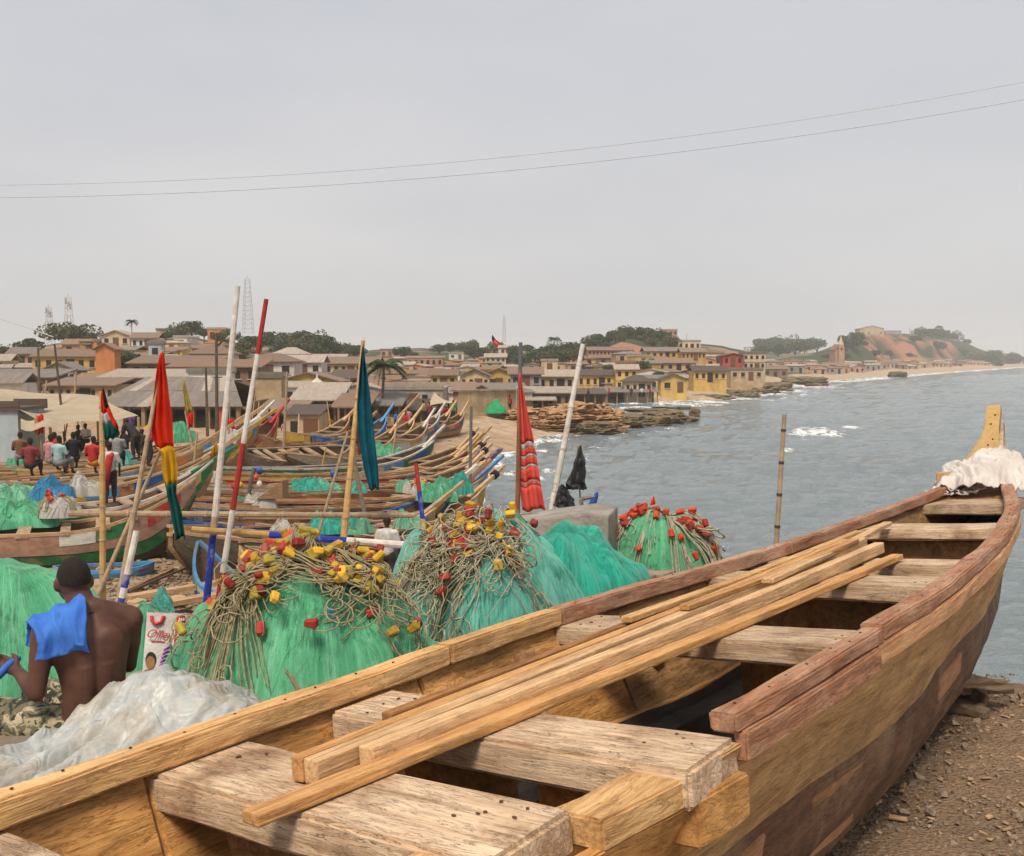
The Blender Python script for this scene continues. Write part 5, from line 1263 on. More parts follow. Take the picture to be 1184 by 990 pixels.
BOATS = [
 # label, keel ends (pixels on the sand), options
 ('old canoe with flaking green and white stripe, nearest on the left', (-150, 668), (226, 648), dict(W=1.7, H=1.05, hull=b_dark, strake=p_pink, strake2=p_green, gun=b_woodlt, rise=(.2, 1.15), beak=(False, False))),
 ('canoe with bright green painted bow behind the flaking green canoe', (-90, 634), (246, 612), dict(W=1.6, H=.95, hull=b_wood, strake=p_green, gun=p_white, rise=(.2, 1.25), bl=1.0, beakmat=p_green)),
 ('brown canoe holding the blue net, with a person standing in it', (-160, 618), (206, 590), dict(W=1.6, H=.95, strake=b_woodor, rise=(.2, .6), beak=(False, False))),
 ('brown canoe just in front of the seated crowd', (-160, 598), (236, 572), dict(W=1.5, H=.95, strake=b_wood, rise=(.2, .9))),
 ('canoe with pale worn planks beside the green cloth bundle', (-140, 582), (262, 556), dict(W=1.5, H=.95, hull=b_grey, strake=b_woodlt, rise=(.2, 1.2))),
 ('brown canoe with an orange side plank left of white pole', (-60, 570), (280, 546), dict(W=1.5, H=.95, strake=b_woodor, rise=(.2, 1.3))),
 ('canoe with a black and white stem beam pointing over crowd', (120, 560), (300, 536), dict(W=1.5, H=.95, strake=b_wood, rise=(.3, 1.4), gun=p_white, beakmat=p_white)),
 ('canoe with a yellow, black and red painted bow', (180, 556), (322, 530), dict(W=1.5, H=1.0, hull=b_grey, strake=p_yel, rise=(.3, 1.3), gun=p_red)),
 ('dark olive hulled canoe lowest in the middle, below blue-banded pole', (196, 676), (520, 656), dict(W=1.5, H=1.05, hull=b_dark, strake=b_dark, rise=(.25, .5), gun=b_woodlt, beak=(False, False))),
 ('yellowish canoe with a black rubber collar on its stem beam', (190, 662), (556, 634), dict(W=1.6, H=1.0, hull=b_woodlt, strake=p_yel, rise=(.2, 1.25), ring=True, gun=b_woodlt)),
 ('canoe with blue and white striped bow beside the yellowish canoe', (180, 650), (520, 634), dict(W=1.5, H=.95, hull=p_white, strake=p_blue, strake2=p_white, rise=(.2, 1.2), gun=p_blue, beakmat=p_white)),
 ('brown plank canoe holding aqua net near the white shirted person', (175, 640), (538, 618), dict(W=1.5, H=.95, hull=b_woodor, rise=(.2, 1.1))),
 ('canoe with a light blue bow in the middle rank', (170, 628), (560, 607), dict(W=1.5, H=.95, hull=b_wood, strake=p_lblue, rise=(.2, 1.2), gun=b_woodlt, beakmat=p_lblue)),
 ('canoe with a dark purple bow plank in the middle rank', (180, 618), (558, 596), dict(W=1.5, H=.95, hull=b_wood, strake=p_purple, rise=(.2, 1.2), beakmat=p_purple, gun=b_woodor)),
 ('orange brown canoe with a rubber ring, in the middle rank', (200, 608), (552, 586), dict(W=1.5, H=.95, hull=b_woodor, strake=p_orange, rise=(.2, 1.2), ring=True)),
 ('canoe with white topped side and orange bow in back rank', (190, 598), (548, 577), dict(W=1.5, H=.95, hull=b_wood, strake=p_white, rise=(.2, 1.2), ring=True)),
 ('canoe with a red stripe near green nets in back rank', (210, 589), (538, 569), dict(W=1.5, H=.95, hull=b_grey, strake=p_red, rise=(.2, 1.15), gun=b_woodlt)),
 ('canoe with yellow stripe and black tipped bow in back rank', (220, 581), (540, 561), dict(W=1.5, H=.95, hull=b_wood, strake=p_yel, rise=(.2, 1.3), ring=True, gun=b_woodlt)),
 ('green and white bowed canoe at the back of the rank', (240, 572), (500, 554), dict(W=1.4, H=.9, hull=b_wood, strake=p_green, gun=p_white, rise=(.2, 1.1))),
 ('pale canoe with painted lettering on its left end', (345, 545), (218, 548), dict(W=1.4, H=.9, hull=p_white, strake=b_woodlt, rise=(.2, .9), gun=b_woodlt)),
 ('long dark canoe on open sand behind the ranks', (330, 552), (556, 546), dict(W=1.4, H=.85, hull=b_dark, strake=b_grey, rise=(.3, 1.1), gun=b_woodlt)),
 ('brown weathered canoe beside the small plywood shed', (280, 538), (420, 526), dict(W=1.5, H=.95, hull=b_wood, strake=b_woodor, rise=(.9, .7), gun=b_wood)),
 ('broad grey upturned looking canoe hull lying below the shed', (270, 552), (396, 543), dict(W=1.6, H=1.0, hull=b_grey, strake=b_grey, rise=(.3, .3), gun=b_grey, beak=(False, False), tilt=.35)),
 ('mustard yellow canoe behind the teal flag pole', (330, 524), (404, 516), dict(W=1.5, H=.95, hull=p_yel, strake=p_yel, rise=(.3, 1.0), gun=b_woodlt)),
 ('canoe with a bright blue bow right of the teal flag', (360, 530), (446, 519), dict(W=1.5, H=.95, hull=b_wood, strake=p_blue, rise=(.3, 1.1), gun=p_lblue, beakmat=p_lblue)),
 ('brown canoe by small green net on the sand', (380, 540), (456, 530), dict(W=1.4, H=.9, hull=b_wood, strake=b_woodlt, rise=(.3, .9))),
 ('canoe with long white bow on the open sand', (412, 533), (494, 521), dict(W=1.4, H=.9, hull=p_white, strake=p_white, rise=(.3, 1.0), gun=b_woodlt, beakmat=p_white)),
 ('orange canoe bow next to the long white bow', (404, 524), (478, 515), dict(W=1.4, H=.9, hull=b_woodor, strake=p_orange, rise=(.3, 1.0))),
 ('blue striped canoe farthest up the open sand', (430, 518), (508, 508), dict(W=1.4, H=.9, hull=b_grey, strake=p_blue, rise=(.3, 1.0), gun=p_white)),
 ('brown canoe with red tipped bow below the wall', (448, 512), (520, 505), dict(W=1.4, H=.9, hull=b_wood, strake=p_red, rise=(.3, 1.0))),
 ('dark brown canoe right under the tan retaining wall', (468, 507), (536, 501), dict(W=1.4, H=.9, hull=b_wood, strake=b_dark, rise=(.3, .9))),
 ('small canoe prow in front of the market roof', (452, 502), (472, 497), dict(W=1.3, H=.9, hull=b_woodlt, rise=(.3, .9), thw=3)),
 ('slender canoe with faded red rail behind the green bowed canoe', (-60, 606), (256, 580), dict(W=1.2, H=.85, hull=b_woodor, strake=p_red, rise=(.2, 1.1), gun=b_woodlt)),
 ('slender grey canoe with blue rail in the left rank', (-40, 590), (270, 564), dict(W=1.2, H=.85, hull=b_grey, strake=p_lblue, rise=(.2, 1.2), gun=p_white)),
 ('canoe with mustard stem beam left of the red and white pole', (20, 576), (292, 552), dict(W=1.2, H=.9, hull=b_wood, strake=p_yel, rise=(.2, 1.3), gun=b_woodlt, beakmat=p_yel)),
 ('pale plank canoe lying just behind the dark olive one', (190, 668), (500, 648), dict(W=1.2, H=.9, hull=b_woodlt, rise=(.2, .8), gun=b_woodlt, thw=8)),
 ('slender orange railed canoe under the aqua net', (180, 634), (545, 612), dict(W=1.2, H=.9, hull=b_woodor, rise=(.2, 1.1), gun=p_orange, thw=8)),
 ('slender canoe with green rail in the middle rank', (190, 623), (548, 601), dict(W=1.2, H=.88, hull=b_wood, strake=p_green, rise=(.2, 1.15), gun=b_woodlt, thw=8, ring=True)),
 ('slender pale canoe with blue tipped stem in middle rank', (200, 613), (562, 591), dict(W=1.2, H=.88, hull=b_woodlt, rise=(.2, 1.2), gun=b_woodlt, thw=8, beakmat=p_blue)),
 ('slender brown canoe with white tipped stem in back rank', (205, 594), (552, 572), dict(W=1.2, H=.88, hull=b_wood, rise=(.2, 1.25), gun=b_woodor, thw=8, beakmat=p_white, ring=True)),
 ('slender orange canoe with yellow stem in back rank', (230, 585), (546, 565), dict(W=1.2, H=.88, hull=b_woodor, rise=(.2, 1.25), gun=p_yel, thw=7, beakmat=p_yel)),
]
for (lb, a, b, kw) in BOATS: canoe(lb, gp(*a), gp(*b), **kw)
# hand-built bits: light blue bow ends lying on the sand near the wall
canoe('light blue bow of a half hidden canoe on sand near poles', gp(300, 712), gp(226, 684), W=1.1, H=.5, hull=p_lblue, strake=p_lblue, gun=p_lblue, rise=(.1, .75), thw=1, beak=(False, False), bl=.5)
canoe('low blue edged canoe end under the flaking green canoe', gp(60, 668), gp(178, 664), W=.9, H=.25, hull=p_lblue, strake=p_lblue, gun=p_lblue, rise=(.05, .1), thw=0, beak=(False, False))
canoe('small brown bow beside the light blue bow', gp(420, 700), gp(268, 688), W=1.2, H=.6, hull=b_wood, strake=b_woodlt, gun=b_woodlt, rise=(.1, .6), thw=2, beak=(False, False))
canoe('half hidden blue tipped canoe bow behind far net heap', at_z(735, 655, 2.3), at_z(716, 618, 2.3), W=.9, H=2.2, hull=p_lblue, strake=p_blue, gun=p_white, rise=(.1, .35), thw=0, beak=(False, True), ring=True, bl=.5, beakmat=p_blue)

# small nets, tarpaulins and sacks lying on the canoes
def heap(label, px, py, d, w, h, mat, name='fishing_net', cat='net', seed=0, dep=.6, strand=None):
    p = at_d(px, py, d); t = thing(name, label, cat, (0, 0, 0), group='nets and bundles on the beach canoes' if cat == 'net' else None)
    mo = Mound((p.x, p.y), w / 2, w / 2 * dep, p.z - .12, p.z + h * .8, 0, 2.8, .5, .06, seed + 40, 5, .32); link('netting' if cat == 'net' else 'fabric', mo.mesh('bundle', mat, 70, 24), t)
    if cat == 'net': mo.strands(260, .006 * d / 30 + .002, strand or mat, t)
    return t, mo
HEAPS = [('aqua net heap on the middle canoes right of red pole', 352, 568, 34, 1.75, .45, nm_teal), ('pale green net heap touching the aqua heap', 377, 567, 34.5, 1.2, .4, nm_pale),
 ('small aqua net left of the teal flag tip', 412, 566, 33, .7, .3, nm_aqua), ('aqua net lying behind the white shirted person', 385, 610, 26, 1.3, .35, nm_teal), ('pale green net beside the aqua net near bamboo pole', 410, 611, 26, .9, .3, nm_pale),
 ('dark green net on the bows right of blue striped post', 505, 575, 30, 1.2, .55, nm_green), ('teal net bundle on bows near the water', 527, 567, 31, 1.0, .6, nm_teal), ('pale net on the canoes left of blue striped post', 470, 565, 33, .8, .3, nm_pale),
 ('green net on the sand by the brown canoe', 442, 528, 50, 1.9, .7, nm_green), ('big green net spread over the left canoe edge', 12, 600, 24, 3.0, .45, nm_green), ('pale net mound at the left edge behind the green one', 12, 580, 27, 2.2, .45, nm_pale), ('bright blue net bundle in the brown canoe', 64, 572, 26, 1.35, .38, nm_blue),
 ('cream net bundle right of the bright blue one', 98, 568, 26.5, 1.0, .5, nm_white), ('small teal net on the canoes between the two leaning poles', 276, 585, 29, .7, .3, nm_teal), ('cream net bundle right of the red and white pole', 300, 585, 29, 1.1, .42, nm_white), ('cream net on the dark olive canoe', 332, 618, 25, 1.1, .28, nm_white),
 ('white net scrap near the blue post top', 220, 600, 25, .5, .3, nm_white), ('pale green net right behind the white shirted person', 472, 605, 27, .9, .35, nm_pale), ('green net on the left boat beside red shirts', 20, 540, 36, 1.0, .5, nm_green),
 ('green cloth bundle on the canoe left of white pole', 204, 508, 40, 1.6, .7, nm_green), ('pale aqua net below the crowd right of the flags', 142, 538, 36, 1.2, .5, nm_aqua), ('pale net scrap by the red flag pole foot', 232, 555, 32, 1.4, .45, nm_white), ('pale green net on wall beside the bag', 182, 706, 12.0, .4, .12, nm_aqua)]
for i, (lb, px, py, d, w, h, mt) in enumerate(HEAPS): heap(lb, px, py, d, w, h, mt, seed=i)
t, mo = heap('fringe of net ropes with red floats over the left canoe', 66, 592, 23.6, 1.0, .42, nm_white, seed=60)
cc = []; mo.ropes(60, .012, rp_olive, t, (radians(185), radians(355)), (.2, .4), (.8, 1.0), 61, lift=(.02, .06), sway=.08, collect=cc); floats(cc, 30, [fl_r, fl_n], t, 62, (.0, .3), 1.6)
t, mo = heap('orange float line heap on the bows near blue striped post', 485, 566, 31, .9, .4, nm_white, seed=63); cc = []; mo.ropes(30, .012, rp_beige, t, (radians(185), radians(355)), (.1, .4), (.6, .9), 64, collect=cc); floats(cc, 26, [fl_n, fl_y], t, 65, (.0, .9), 1.5)

# rubble and debris on the near strip of sand
mb = MB(); rnd = random.Random(9)
for i in range(1500):
    px, py = rnd.uniform(120, 330), rnd.uniform(655, 720); p = gp(px, py); r = rnd.uniform(.015, .07)
    M = Matrix.Rotation(rnd.uniform(0, 6), 3, 'Z'); mb.box(p + Vector((0, 0, r * .3)), (r * rnd.uniform(1, 4), r * 1.2, r * .7), M, r * .4)
stuff(mb.build('beach_litter', rough_mat('litter', (.34, .25, .17), (.10, .075, .055), 20, vary=0)))
mb = MB()
for i in range(2600):
    px, py = rnd.uniform(-20, 560), rnd.uniform(505, 660); p = gp(px, py); r = rnd.uniform(.02, .10)
    M = Matrix.Rotation(rnd.uniform(0, 6), 3, 'Z'); mb.box(p + Vector((0, 0, r * .3)), (r * rnd.uniform(1, 5), r * 1.2, r * .6), M, r * .4)
stuff(mb.build('beach_litter', rough_mat('litter_dark', (.42, .32, .22), (.12, .085, .06), 9, vary=0)))
# timber lying in front of the sand strip, beyond the wall
for (a, b, w, lb) in (((148, 698), (300, 690), .22, 'long pale beam on the sand just beyond the sea wall'), ((150, 712), (290, 706), .26, 'broad brown beam beside the pale beam beyond sea wall'), ((152, 706), (165, 704), .3, 'short pale board end at the left of beams'), ((185, 703), (212, 702), .28, 'short pale board across the beams beyond sea wall'),
                      ((40, 652), (130, 648), .15, 'dark round log below the flaking green canoe'), ((150, 690), (250, 655), .05, 'thin black pipe slanting across the sand strip'), ((146, 690), (200, 668), .08, 'weathered stick on the sand strip')):
    p, q = gp(*a), gp(*b); o = MB().beam((0, 0, 0), ((q - p).length, 0, 0), w, .12 if w > .1 else w, n=5, jig=.01).build('timber', b_woodlt if 'pale' in lb else (b_dark if 'dark' in lb or 'black' in lb else b_wood), None, bevel=.01)
    o.location = p + Vector((0, 0, .12)); o.rotation_euler = (0, 0, atan2(q.y - p.y, q.x - p.x)); tag(o, lb, 'timber')

# ------------------------------------------------------------------ poles, flags
bam = rough_mat('bamboo', (.52, .33, .13), (.36, .21, .08), 8, vary=.15); bam2 = rough_mat('weathered_bamboo', (.42, .31, .20), (.26, .18, .11), 8, vary=.15)
pwh = rough_mat('white_pole_paint', (.66, .63, .58), (.46, .40, .34), 7, stain=(.36, .24, .15), stain_amt=.6, vary=0); prd = rough_mat('red_pole_paint', (.36, .03, .025), (.22, .02, .02), 7, vary=0); pbl = rough_mat('blue_pole_paint', (.02, .04, .33), (.012, .03, .2), 9, stain=(.4, .38, .36), stain_amt=.5, vary=0)
iron = plain('grey_iron', (.14, .14, .15), .6)
def pole(label, segs, r0, r1, name='pole', cat='pole', group=None, knots=0, knotmat=None):
    """segs: [(point, material from here down)], top to bottom"""
    top, bot = Vector(segs[0][0]), Vector(segs[-1][0]); t = thing(name, label, cat, bot, group=group); n = len(segs) - 1
    tot = (bot - top).length
    for i in range(n):
        a, b = Vector(segs[i][0]), Vector(segs[i + 1][0]); ua, ub = (a - top).length / tot, (b - top).length / tot
        K = 5; pts = [a.lerp(b, k / K) - bot for k in range(K + 1)]; rr = [(r0 + (r1 - r0) * (ua + (ub - ua) * k / K)) for k in range(K + 1)]
        MB().tube(pts, rr, 9).build('pole_section', segs[i][1], t, smooth=False)
    for k in range(knots):
        u = (k + .5) / knots; c = top.lerp(bot, u) - bot; d = (bot - top).normalized(); r = r0 + (r1 - r0) * u
        MB().tube([c - d * .012, c + d * .012], r * 1.18, 9).build('node', knotmat or bam2, t)
    return t
def line_pts(a, b, us, d0, d1): return [at_d(a[0] + (b[0] - a[0]) * u, a[1] + (b[1] - a[1]) * u, d0 + (d1 - d0) * u) for u in us]
q = line_pts((275, 331), (231, 775), (0, .60, .645, .81, 1), 15.5, 15.0); pole('tall leaning white painted pole with blue foot', [(q[0], pwh), (q[1], bam2), (q[2], pbl), (q[3], pbl), (q[4], pbl)], .042, .062, group='painted poles')
t = pole('tall leaning red and white banded pole', [(p, m_) for p, m_ in zip(line_pts((308, 346), (238, 785), (0, .145, .38, .555, .72, 1), 15.2, 14.6), (prd, pwh, prd, pwh, prd, prd))], .036, .052, group='painted poles')
pole('vertical bamboo pole with the striped flag at its head', [(p, bam) for p in line_pts((118, 452), (119, 720), (0, 1), 13.2, 13.0)], .035, .045, knots=7)
pole('bamboo pole carrying the red, yellow and green flag', [(p, bam2) for p in line_pts((189, 405), (136, 700), (0, 1), 13.5, 13.0)], .026, .040, knots=7)
pole('thin bamboo prop crossing the flag pole', [(p, bam2) for p in line_pts((186, 520), (112, 690), (0, 1), 13.6, 12.9)], .024, .034, knots=5)
q = line_pts((158, 614), (138, 705), (0, .55, .72, .85, 1), 12.4, 12.2); pole('short leaning stake painted white and blue', [(q[0], pwh), (q[1], pbl), (q[2], pwh), (q[3], pbl), (q[4], pbl)], .042, .045)
pole('thick bamboo pole carrying the long teal flag', [(p, bam) for p in line_pts((420, 394), (393, 668), (0, 1), 17, 16.5)], .035, .07, knots=6)
pole('upright pole of the red flag with a dark cap', [(at_d(602, 396, 14), iron), (at_d(601, 450, 14), wood('pole_wood', (.36, .16, .08), (.26, .10, .05), (.14, .05, .03), 2, 10)), (at_d(594, 830, 13.8), MATS['pole_wood'])], .028, .05)
q = line_pts((674, 398), (619, 690), (0, .42, 1), 14, 13.6); pole('leaning peeling white stick right of red flag', [(q[0], pwh), (q[1], pwh), (q[2], pwh)], .034, .055, knots=6, knotmat=pwh)
pole('slim bamboo stake standing beyond the canoe against the sea', [(p, bam2) for p in line_pts((907, 479), (893, 700), (0, 1), 8.0, 8.0)], .018, .024, knots=6, knotmat=plain('dark_node', (.08, .06, .05)))
pole('long horizontal bamboo over the left canoes', [(p, bam2) for p in line_pts((480, 596), (80, 594), (0, 1), 17.5, 17.0)], .05, .06, knots=9)
q = line_pts((222, 612), (520, 634), (0, .30, .60, 1), 15.0, 15.4); pole('horizontal pole banded bamboo, blue and white below middle canoes', [(q[0], bam), (q[1], pbl), (q[2], pwh), (q[3], pwh)], .05, .065, knots=4)
q = line_pts((481, 536), (492, 628), (0, .35, .7, 1), 27, 26.5); pole('short post with red and blue bands among the bows', [(q[0], prd), (q[1], pbl), (q[2], bam), (q[3], bam)], .06, .07)
pole('thin grey iron rod standing among the bows', [(p, iron) for p in line_pts((545, 470), (543, 585), (0, 1), 33, 33)], .05, .06)
pole('thin leaning stick left of the teal flag', [(p, bam2) for p in line_pts((402, 500), (368, 618), (0, 1), 25, 24.5)], .035, .045)
pole('grey paddle stick propped right of bamboo pole', [(p, b_grey) for p in line_pts((407, 520), (422, 596), (0, 1), 24, 24)], .05, .06)
pole('bare white stick standing beside the brown shed canoe', [(p, bam2) for p in line_pts((332, 430), (328, 522), (0, 1), 44, 44)], .06, .07)
pole('grey post with purple knob among the left bows', [(p, iron) for p in line_pts((294, 541), (286, 578), (0, 1), 30, 30)], .06, .07)
for (a, b, d, r, lb) in (((63, 398), (75, 510), 48, .07, 'thin dark mast rising behind the tarpaulin'), ((44, 402), (46, 470), 60, .09, 'pale straight mast at the left behind the tarpaulin'), ((250, 385), (251, 505), 52, .10, 'street lamp post between the flags'), ((238, 425), (240, 505), 50, .08, 'brown wooden post left of the lamp post'), ((88, 430), (86, 462), 60, .07, 'bamboo mast behind tarpaulin, second of three'), ((54, 440), (50, 470), 58, .07, 'short leaning bamboo mast behind tarpaulin'),
                        ((214, 475), (228, 548), 36, .05, 'pole of the small drooping yellow flag'), ((228, 500), (222, 560), 34, .05, 'bare leaning stick beside yellow flag pole'), ((42, 480), (48, 540), 40, .05, 'short pole of the red and yellow banner')):
    t = pole(lb, [(p, bam2 if 'bamboo' in lb or 'stick' in lb or 'pole of' in lb else b_dark) for p in line_pts(a, b, (0, 1), d, d)], r * .7, r)
    if 'lamp' in lb:
        c = at_d(252, 398, 52) - t.location; MB().tube([c + Vector((0, 0, -.1)), c + Vector((.25, -.05, .15)), c + Vector((.5, -.1, .3))], .05, 6).build('lamp_arm', iron, t)
        MB().ball(c + Vector((.85, -.15, .42)), (.45, .16, .14), 10, 6, Matrix.Rotation(-.45, 3, 'Y')).build('lamp_head', plain('lamp_glass', (.62, .62, .60)), t, smooth=True)

def flag(label, rows, d, bands, fold=.05, nf=2.5, ncol=14, seed=0, name='flag'):
    """rows: (py, left px, right px) down the hanging cloth; bands: (first py, material)"""
    t = thing(name, label, 'flag', at_d(rows[0][1], rows[0][0], d)); base = t.location.copy()
    def edge(py):
        for (a, b) in zip(rows, rows[1:]):
            if py <= b[0]:
                u = (py - a[0]) / (b[0] - a[0]); return a[1] + (b[1] - a[1]) * u, a[2] + (b[2] - a[2]) * u
        return rows[-1][1], rows[-1][2]
    ends = [b[0] for b in bands[1:]] + [rows[-1][0]]
    for (y0, mt), y1 in zip(bands, ends):
        n = max(3, int((y1 - y0) / 5)); R = []
        for i in range(n + 1):
            py = y0 + (y1 - y0) * i / n; l, r = edge(py); R.append([])
            for k in range(ncol + 1):
                u = k / ncol; q = at_d(l + (r - l) * u, py + 2.0 * sin(u * 7 + seed) * (1 if 0 < i < n or True else 0), d)
                w = (r - l) * d / F
                q.y += min(fold, w * .6) * (sin(u * 6.28 * nf + seed + py * .012) + .6 * noise.noise(Vector((u * 3, py * .03, seed))))
                R[-1].append(q - base)
        o = MB().loft(R, closed=False).build('cloth_band', mt, t, smooth=True); so = o.modifiers.new('s', 'SOLIDIFY'); so.thickness = .004
    return t
f_red = cloth_mat('flag_red', (.78, .045, .012), (.62, .028, .01), 3, .35); f_yel = cloth_mat('flag_yellow', (.68, .40, .02), (.52, .28, .015), 3, .3); f_grn = cloth_mat('flag_green', (.012, .10, .09), (.008, .06, .06), 3, .2); f_teal = cloth_mat('flag_teal', (.01, .13, .19), (.006, .075, .12), 3, .25)
f_blk = cloth_mat('flag_black', (.02, .02, .02), (.012, .012, .012), 3, .1); f_wht = cloth_mat('flag_white', (.62, .60, .58), (.5, .48, .46), 3, .3); f_sal = cloth_mat('flag_salmon', (.85, .16, .12), (.75, .11, .085), 3, .4); f_pnk = cloth_mat('flag_pink', (.62, .22, .22), (.5, .12, .12), 3, .3)
flag('drooping red flag with yellow and green lower bands', [(408, 186, 189), (430, 182, 191), (460, 178, 195), (490, 174, 199), (515, 179, 201), (523, 186, 203), (548, 188, 206), (570, 192, 204), (595, 196, 211), (622, 202, 215)], 13.4, [(408, f_red), (517, f_yel), (560, f_grn)])
flag('small striped flag in black, red, white and green', [(452, 117, 119), (465, 117, 124), (482, 118, 131), (492, 119, 137), (505, 121, 136), (508, 121, 130)], 13.1, [(452, f_red), (477, f_wht), (489, f_grn)], fold=.03)
flag('black and red hem strip of the small striped flag', [(450, 118, 120), (470, 121, 126), (486, 128, 133), (494, 133, 137)], 13.05, [(450, f_blk), (472, f_red)], fold=.01)
flag('long narrow teal flag hanging from thick bamboo pole', [(400, 419, 421), (430, 416, 425), (470, 413, 430), (505, 414, 433), (540, 420, 437), (566, 427, 438)], 16.8, [(400, f_teal)], nf=2)
flag('red and white cloth showing behind the teal flag', [(478, 413, 417), (505, 412, 419), (525, 414, 420)], 16.95, [(478, f_sal), (510, f_pnk)], fold=.02)
flag('salmon red flag with thin white stripes above concrete block', [(432, 600, 602), (470, 600, 609), (505, 600, 617), (516, 600, 618), (519, 600, 619), (526, 600, 621), (529, 600, 621), (538, 600, 622), (541, 600, 623), (550, 601, 624), (575, 602, 628), (590, 604, 631)], 13.95, [(432, f_sal), (512, f_wht), (518, f_sal), (526, f_wht), (529, f_sal), (538, f_wht), (541, f_sal), (556, f_pnk), (562, f_sal)], fold=.05)
flag('small drooping mustard flag above the boats', [(440, 211, 213), (460, 213, 219), (480, 215, 224), (495, 217, 222)], 36, [(440, rough_mat('flag_mustard', (.38, .30, .06), (.26, .2, .04), 3)), (478, f_red)])
flag('red and yellow narrow banner left of the tarpaulin', [(480, 42, 50), (502, 42, 50)], 40, [(480, f_red)], fold=.05); flag('yellow narrow banner beside the red banner', [(482, 40, 43), (500, 40, 43)], 40.1, [(482, f_yel)], fold=.03)
flag('distant black and red flag on the town skyline', [(389, 568, 570), (394, 569, 574), (399, 573, 581)], 120, [(389, f_blk), (394, f_sal)], fold=.1)
flag('red rag tip standing on far net heap', [(576, 754, 757), (585, 752, 759), (598, 751, 762)], 8.0, [(576, f_red)], fold=.02)
flag('small yellow pennant left of the white pole', [(512, 249, 251), (520, 245, 252), (527, 242, 253)], 30, [(512, f_yel)], fold=.05)
flag('red cloth hanging on canoe behind the white pole', [(485, 264, 270), (500, 262, 272)], 36, [(485, f_red)], fold=.08)
# black plastic bags on strings
bp = rough_mat('black_polythene', (.014, .014, .016), (.006, .006, .007), 20, rough=.28, bump=.5, bdist=.02, vary=0, spec=.5)
def rag(label, rows, d, seed):
    t = thing('plastic_bag', label, 'bag', at_d(rows[0][1], rows[0][0], d), group='black plastic bags'); base = t.location.copy(); R = []
    n = 18
    for i in range(n + 1):
        u = i / n; k = u * (len(rows) - 1); j = min(int(k), len(rows) - 2); f_ = k - j; py = rows[j][0] + (rows[j + 1][0] - rows[j][0]) * f_; l = rows[j][1] + (rows[j + 1][1] - rows[j][1]) * f_; r = rows[j][2] + (rows[j + 1][2] - rows[j][2]) * f_
        c = at_d((l + r) / 2, py, d) - base; w = (r - l) / 2 * d / F; rg = []
        for m_ in range(20):
            a = 2 * pi * m_ / 20; kk = 1 + .35 * noise.noise(Vector((cos(a) * 2.2, sin(a) * 2.2, u * 5 + seed))); rg.append(c + Vector((w * cos(a) * kk, .10 * sin(a) * kk, .05 * noise.noise(Vector((a, u * 4, seed))) * (1 if u > .5 else .2))))
        R.append(rg)
    MB().loft(R, cap=False).build('film', bp, t, smooth=False); MB().tube([Vector((0, 0, 0)), Vector((-.10, 0, .03)), at_d(rows[0][1] - 9, rows[0][0] + 6, d) - base], .006, 4).build('string', rp_beige, t); return t
rag('larger torn black plastic bag fluttering right of leaning stick', [(516, 670, 672), (530, 666, 676), (545, 660, 677), (558, 655, 678), (565, 654, 678)], 13.7, 1)
rag('smaller black plastic bag low beside leaning stick', [(561, 648, 652), (568, 645, 657), (578, 642, 663), (586, 640, 665)], 13.6, 5)
pole('thin leaning stick holding the black plastic bags', [(p, bam2) for p in line_pts((668, 516), (676, 690), (0, 1), 13.75, 13.7)], .010, .014)
t = pole('short angled pipe post behind concrete block', [(p, b_grey) for p in line_pts((672, 576), (672, 640), (0, 1), 9.2, 9.2)], .022, .022); MB().tube([at_d(672, 577, 9.2) - t.location, at_d(688, 574, 9.2) - t.location], .02, 8).build('cross_pipe', b_grey, t)
o = MB().ball((0, 0, 0), (.035, .03, .15), 10, 8, Matrix.Rotation(.4, 3, 'Y')).build('marker_float', p_blue, None, True, at_d(684, 585, 9.2)); tag(o, 'small blue marker float beside angled pipe post', 'float')
# ------------------------------------------------------------------ the town
WALLS = {'cream': ((.60, .47, .30), (.44, .33, .20)), 'yellow': ((.60, .40, .12), (.44, .29, .08)), 'tan': ((.46, .34, .22), (.31, .22, .14)), 'grey': ((.34, .31, .28), (.22, .20, .18)), 'white': ((.64, .60, .54), (.48, .44, .39)), 'pink': ((.46, .26, .19), (.34, .19, .14)), 'orange': ((.55, .22, .08), (.42, .16, .055)), 'ochre': ((.46, .29, .09), (.32, .20, .06)), 'red': ((.42, .07, .06), (.30, .05, .045)), 'brown': ((.26, .17, .11), (.17, .11, .07)), 'pale blue': ((.34, .40, .43), (.25, .30, .33))}
WM = {k: rough_mat(k.replace(' ', '_') + '_plaster', a, b, 1.1, stain=(.17, .125, .085), stain_amt=.45, vary=.12, bump=.2, streak=(1, 1, .35)) for k, (a, b) in WALLS.items()}
RM = {'brown': tin_mat('brown_tin', (.30, .225, .165), (.22, .16, .115), (.26, .14, .075)), 'rusty': tin_mat('rusty_tin', (.31, .22, .155), (.24, .16, .11), (.30, .14, .065), amt=.7), 'grey': tin_mat('grey_tin', (.29, .265, .24), (.22, .20, .18), (.21, .13, .085)), 'pale': tin_mat('pale_tin', (.50, .43, .36), (.42, .36, .30), (.30, .19, .12), amt=.4), 'dark': tin_mat('dark_tin', (.12, .10, .085), (.09, .075, .065), (.15, .085, .05))}
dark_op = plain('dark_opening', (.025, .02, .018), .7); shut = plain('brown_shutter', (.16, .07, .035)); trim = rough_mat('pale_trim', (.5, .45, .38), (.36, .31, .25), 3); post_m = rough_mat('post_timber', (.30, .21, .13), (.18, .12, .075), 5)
_unit = MB().box((0, 0, 0), (1, 1, 1)).mesh('unit_box')
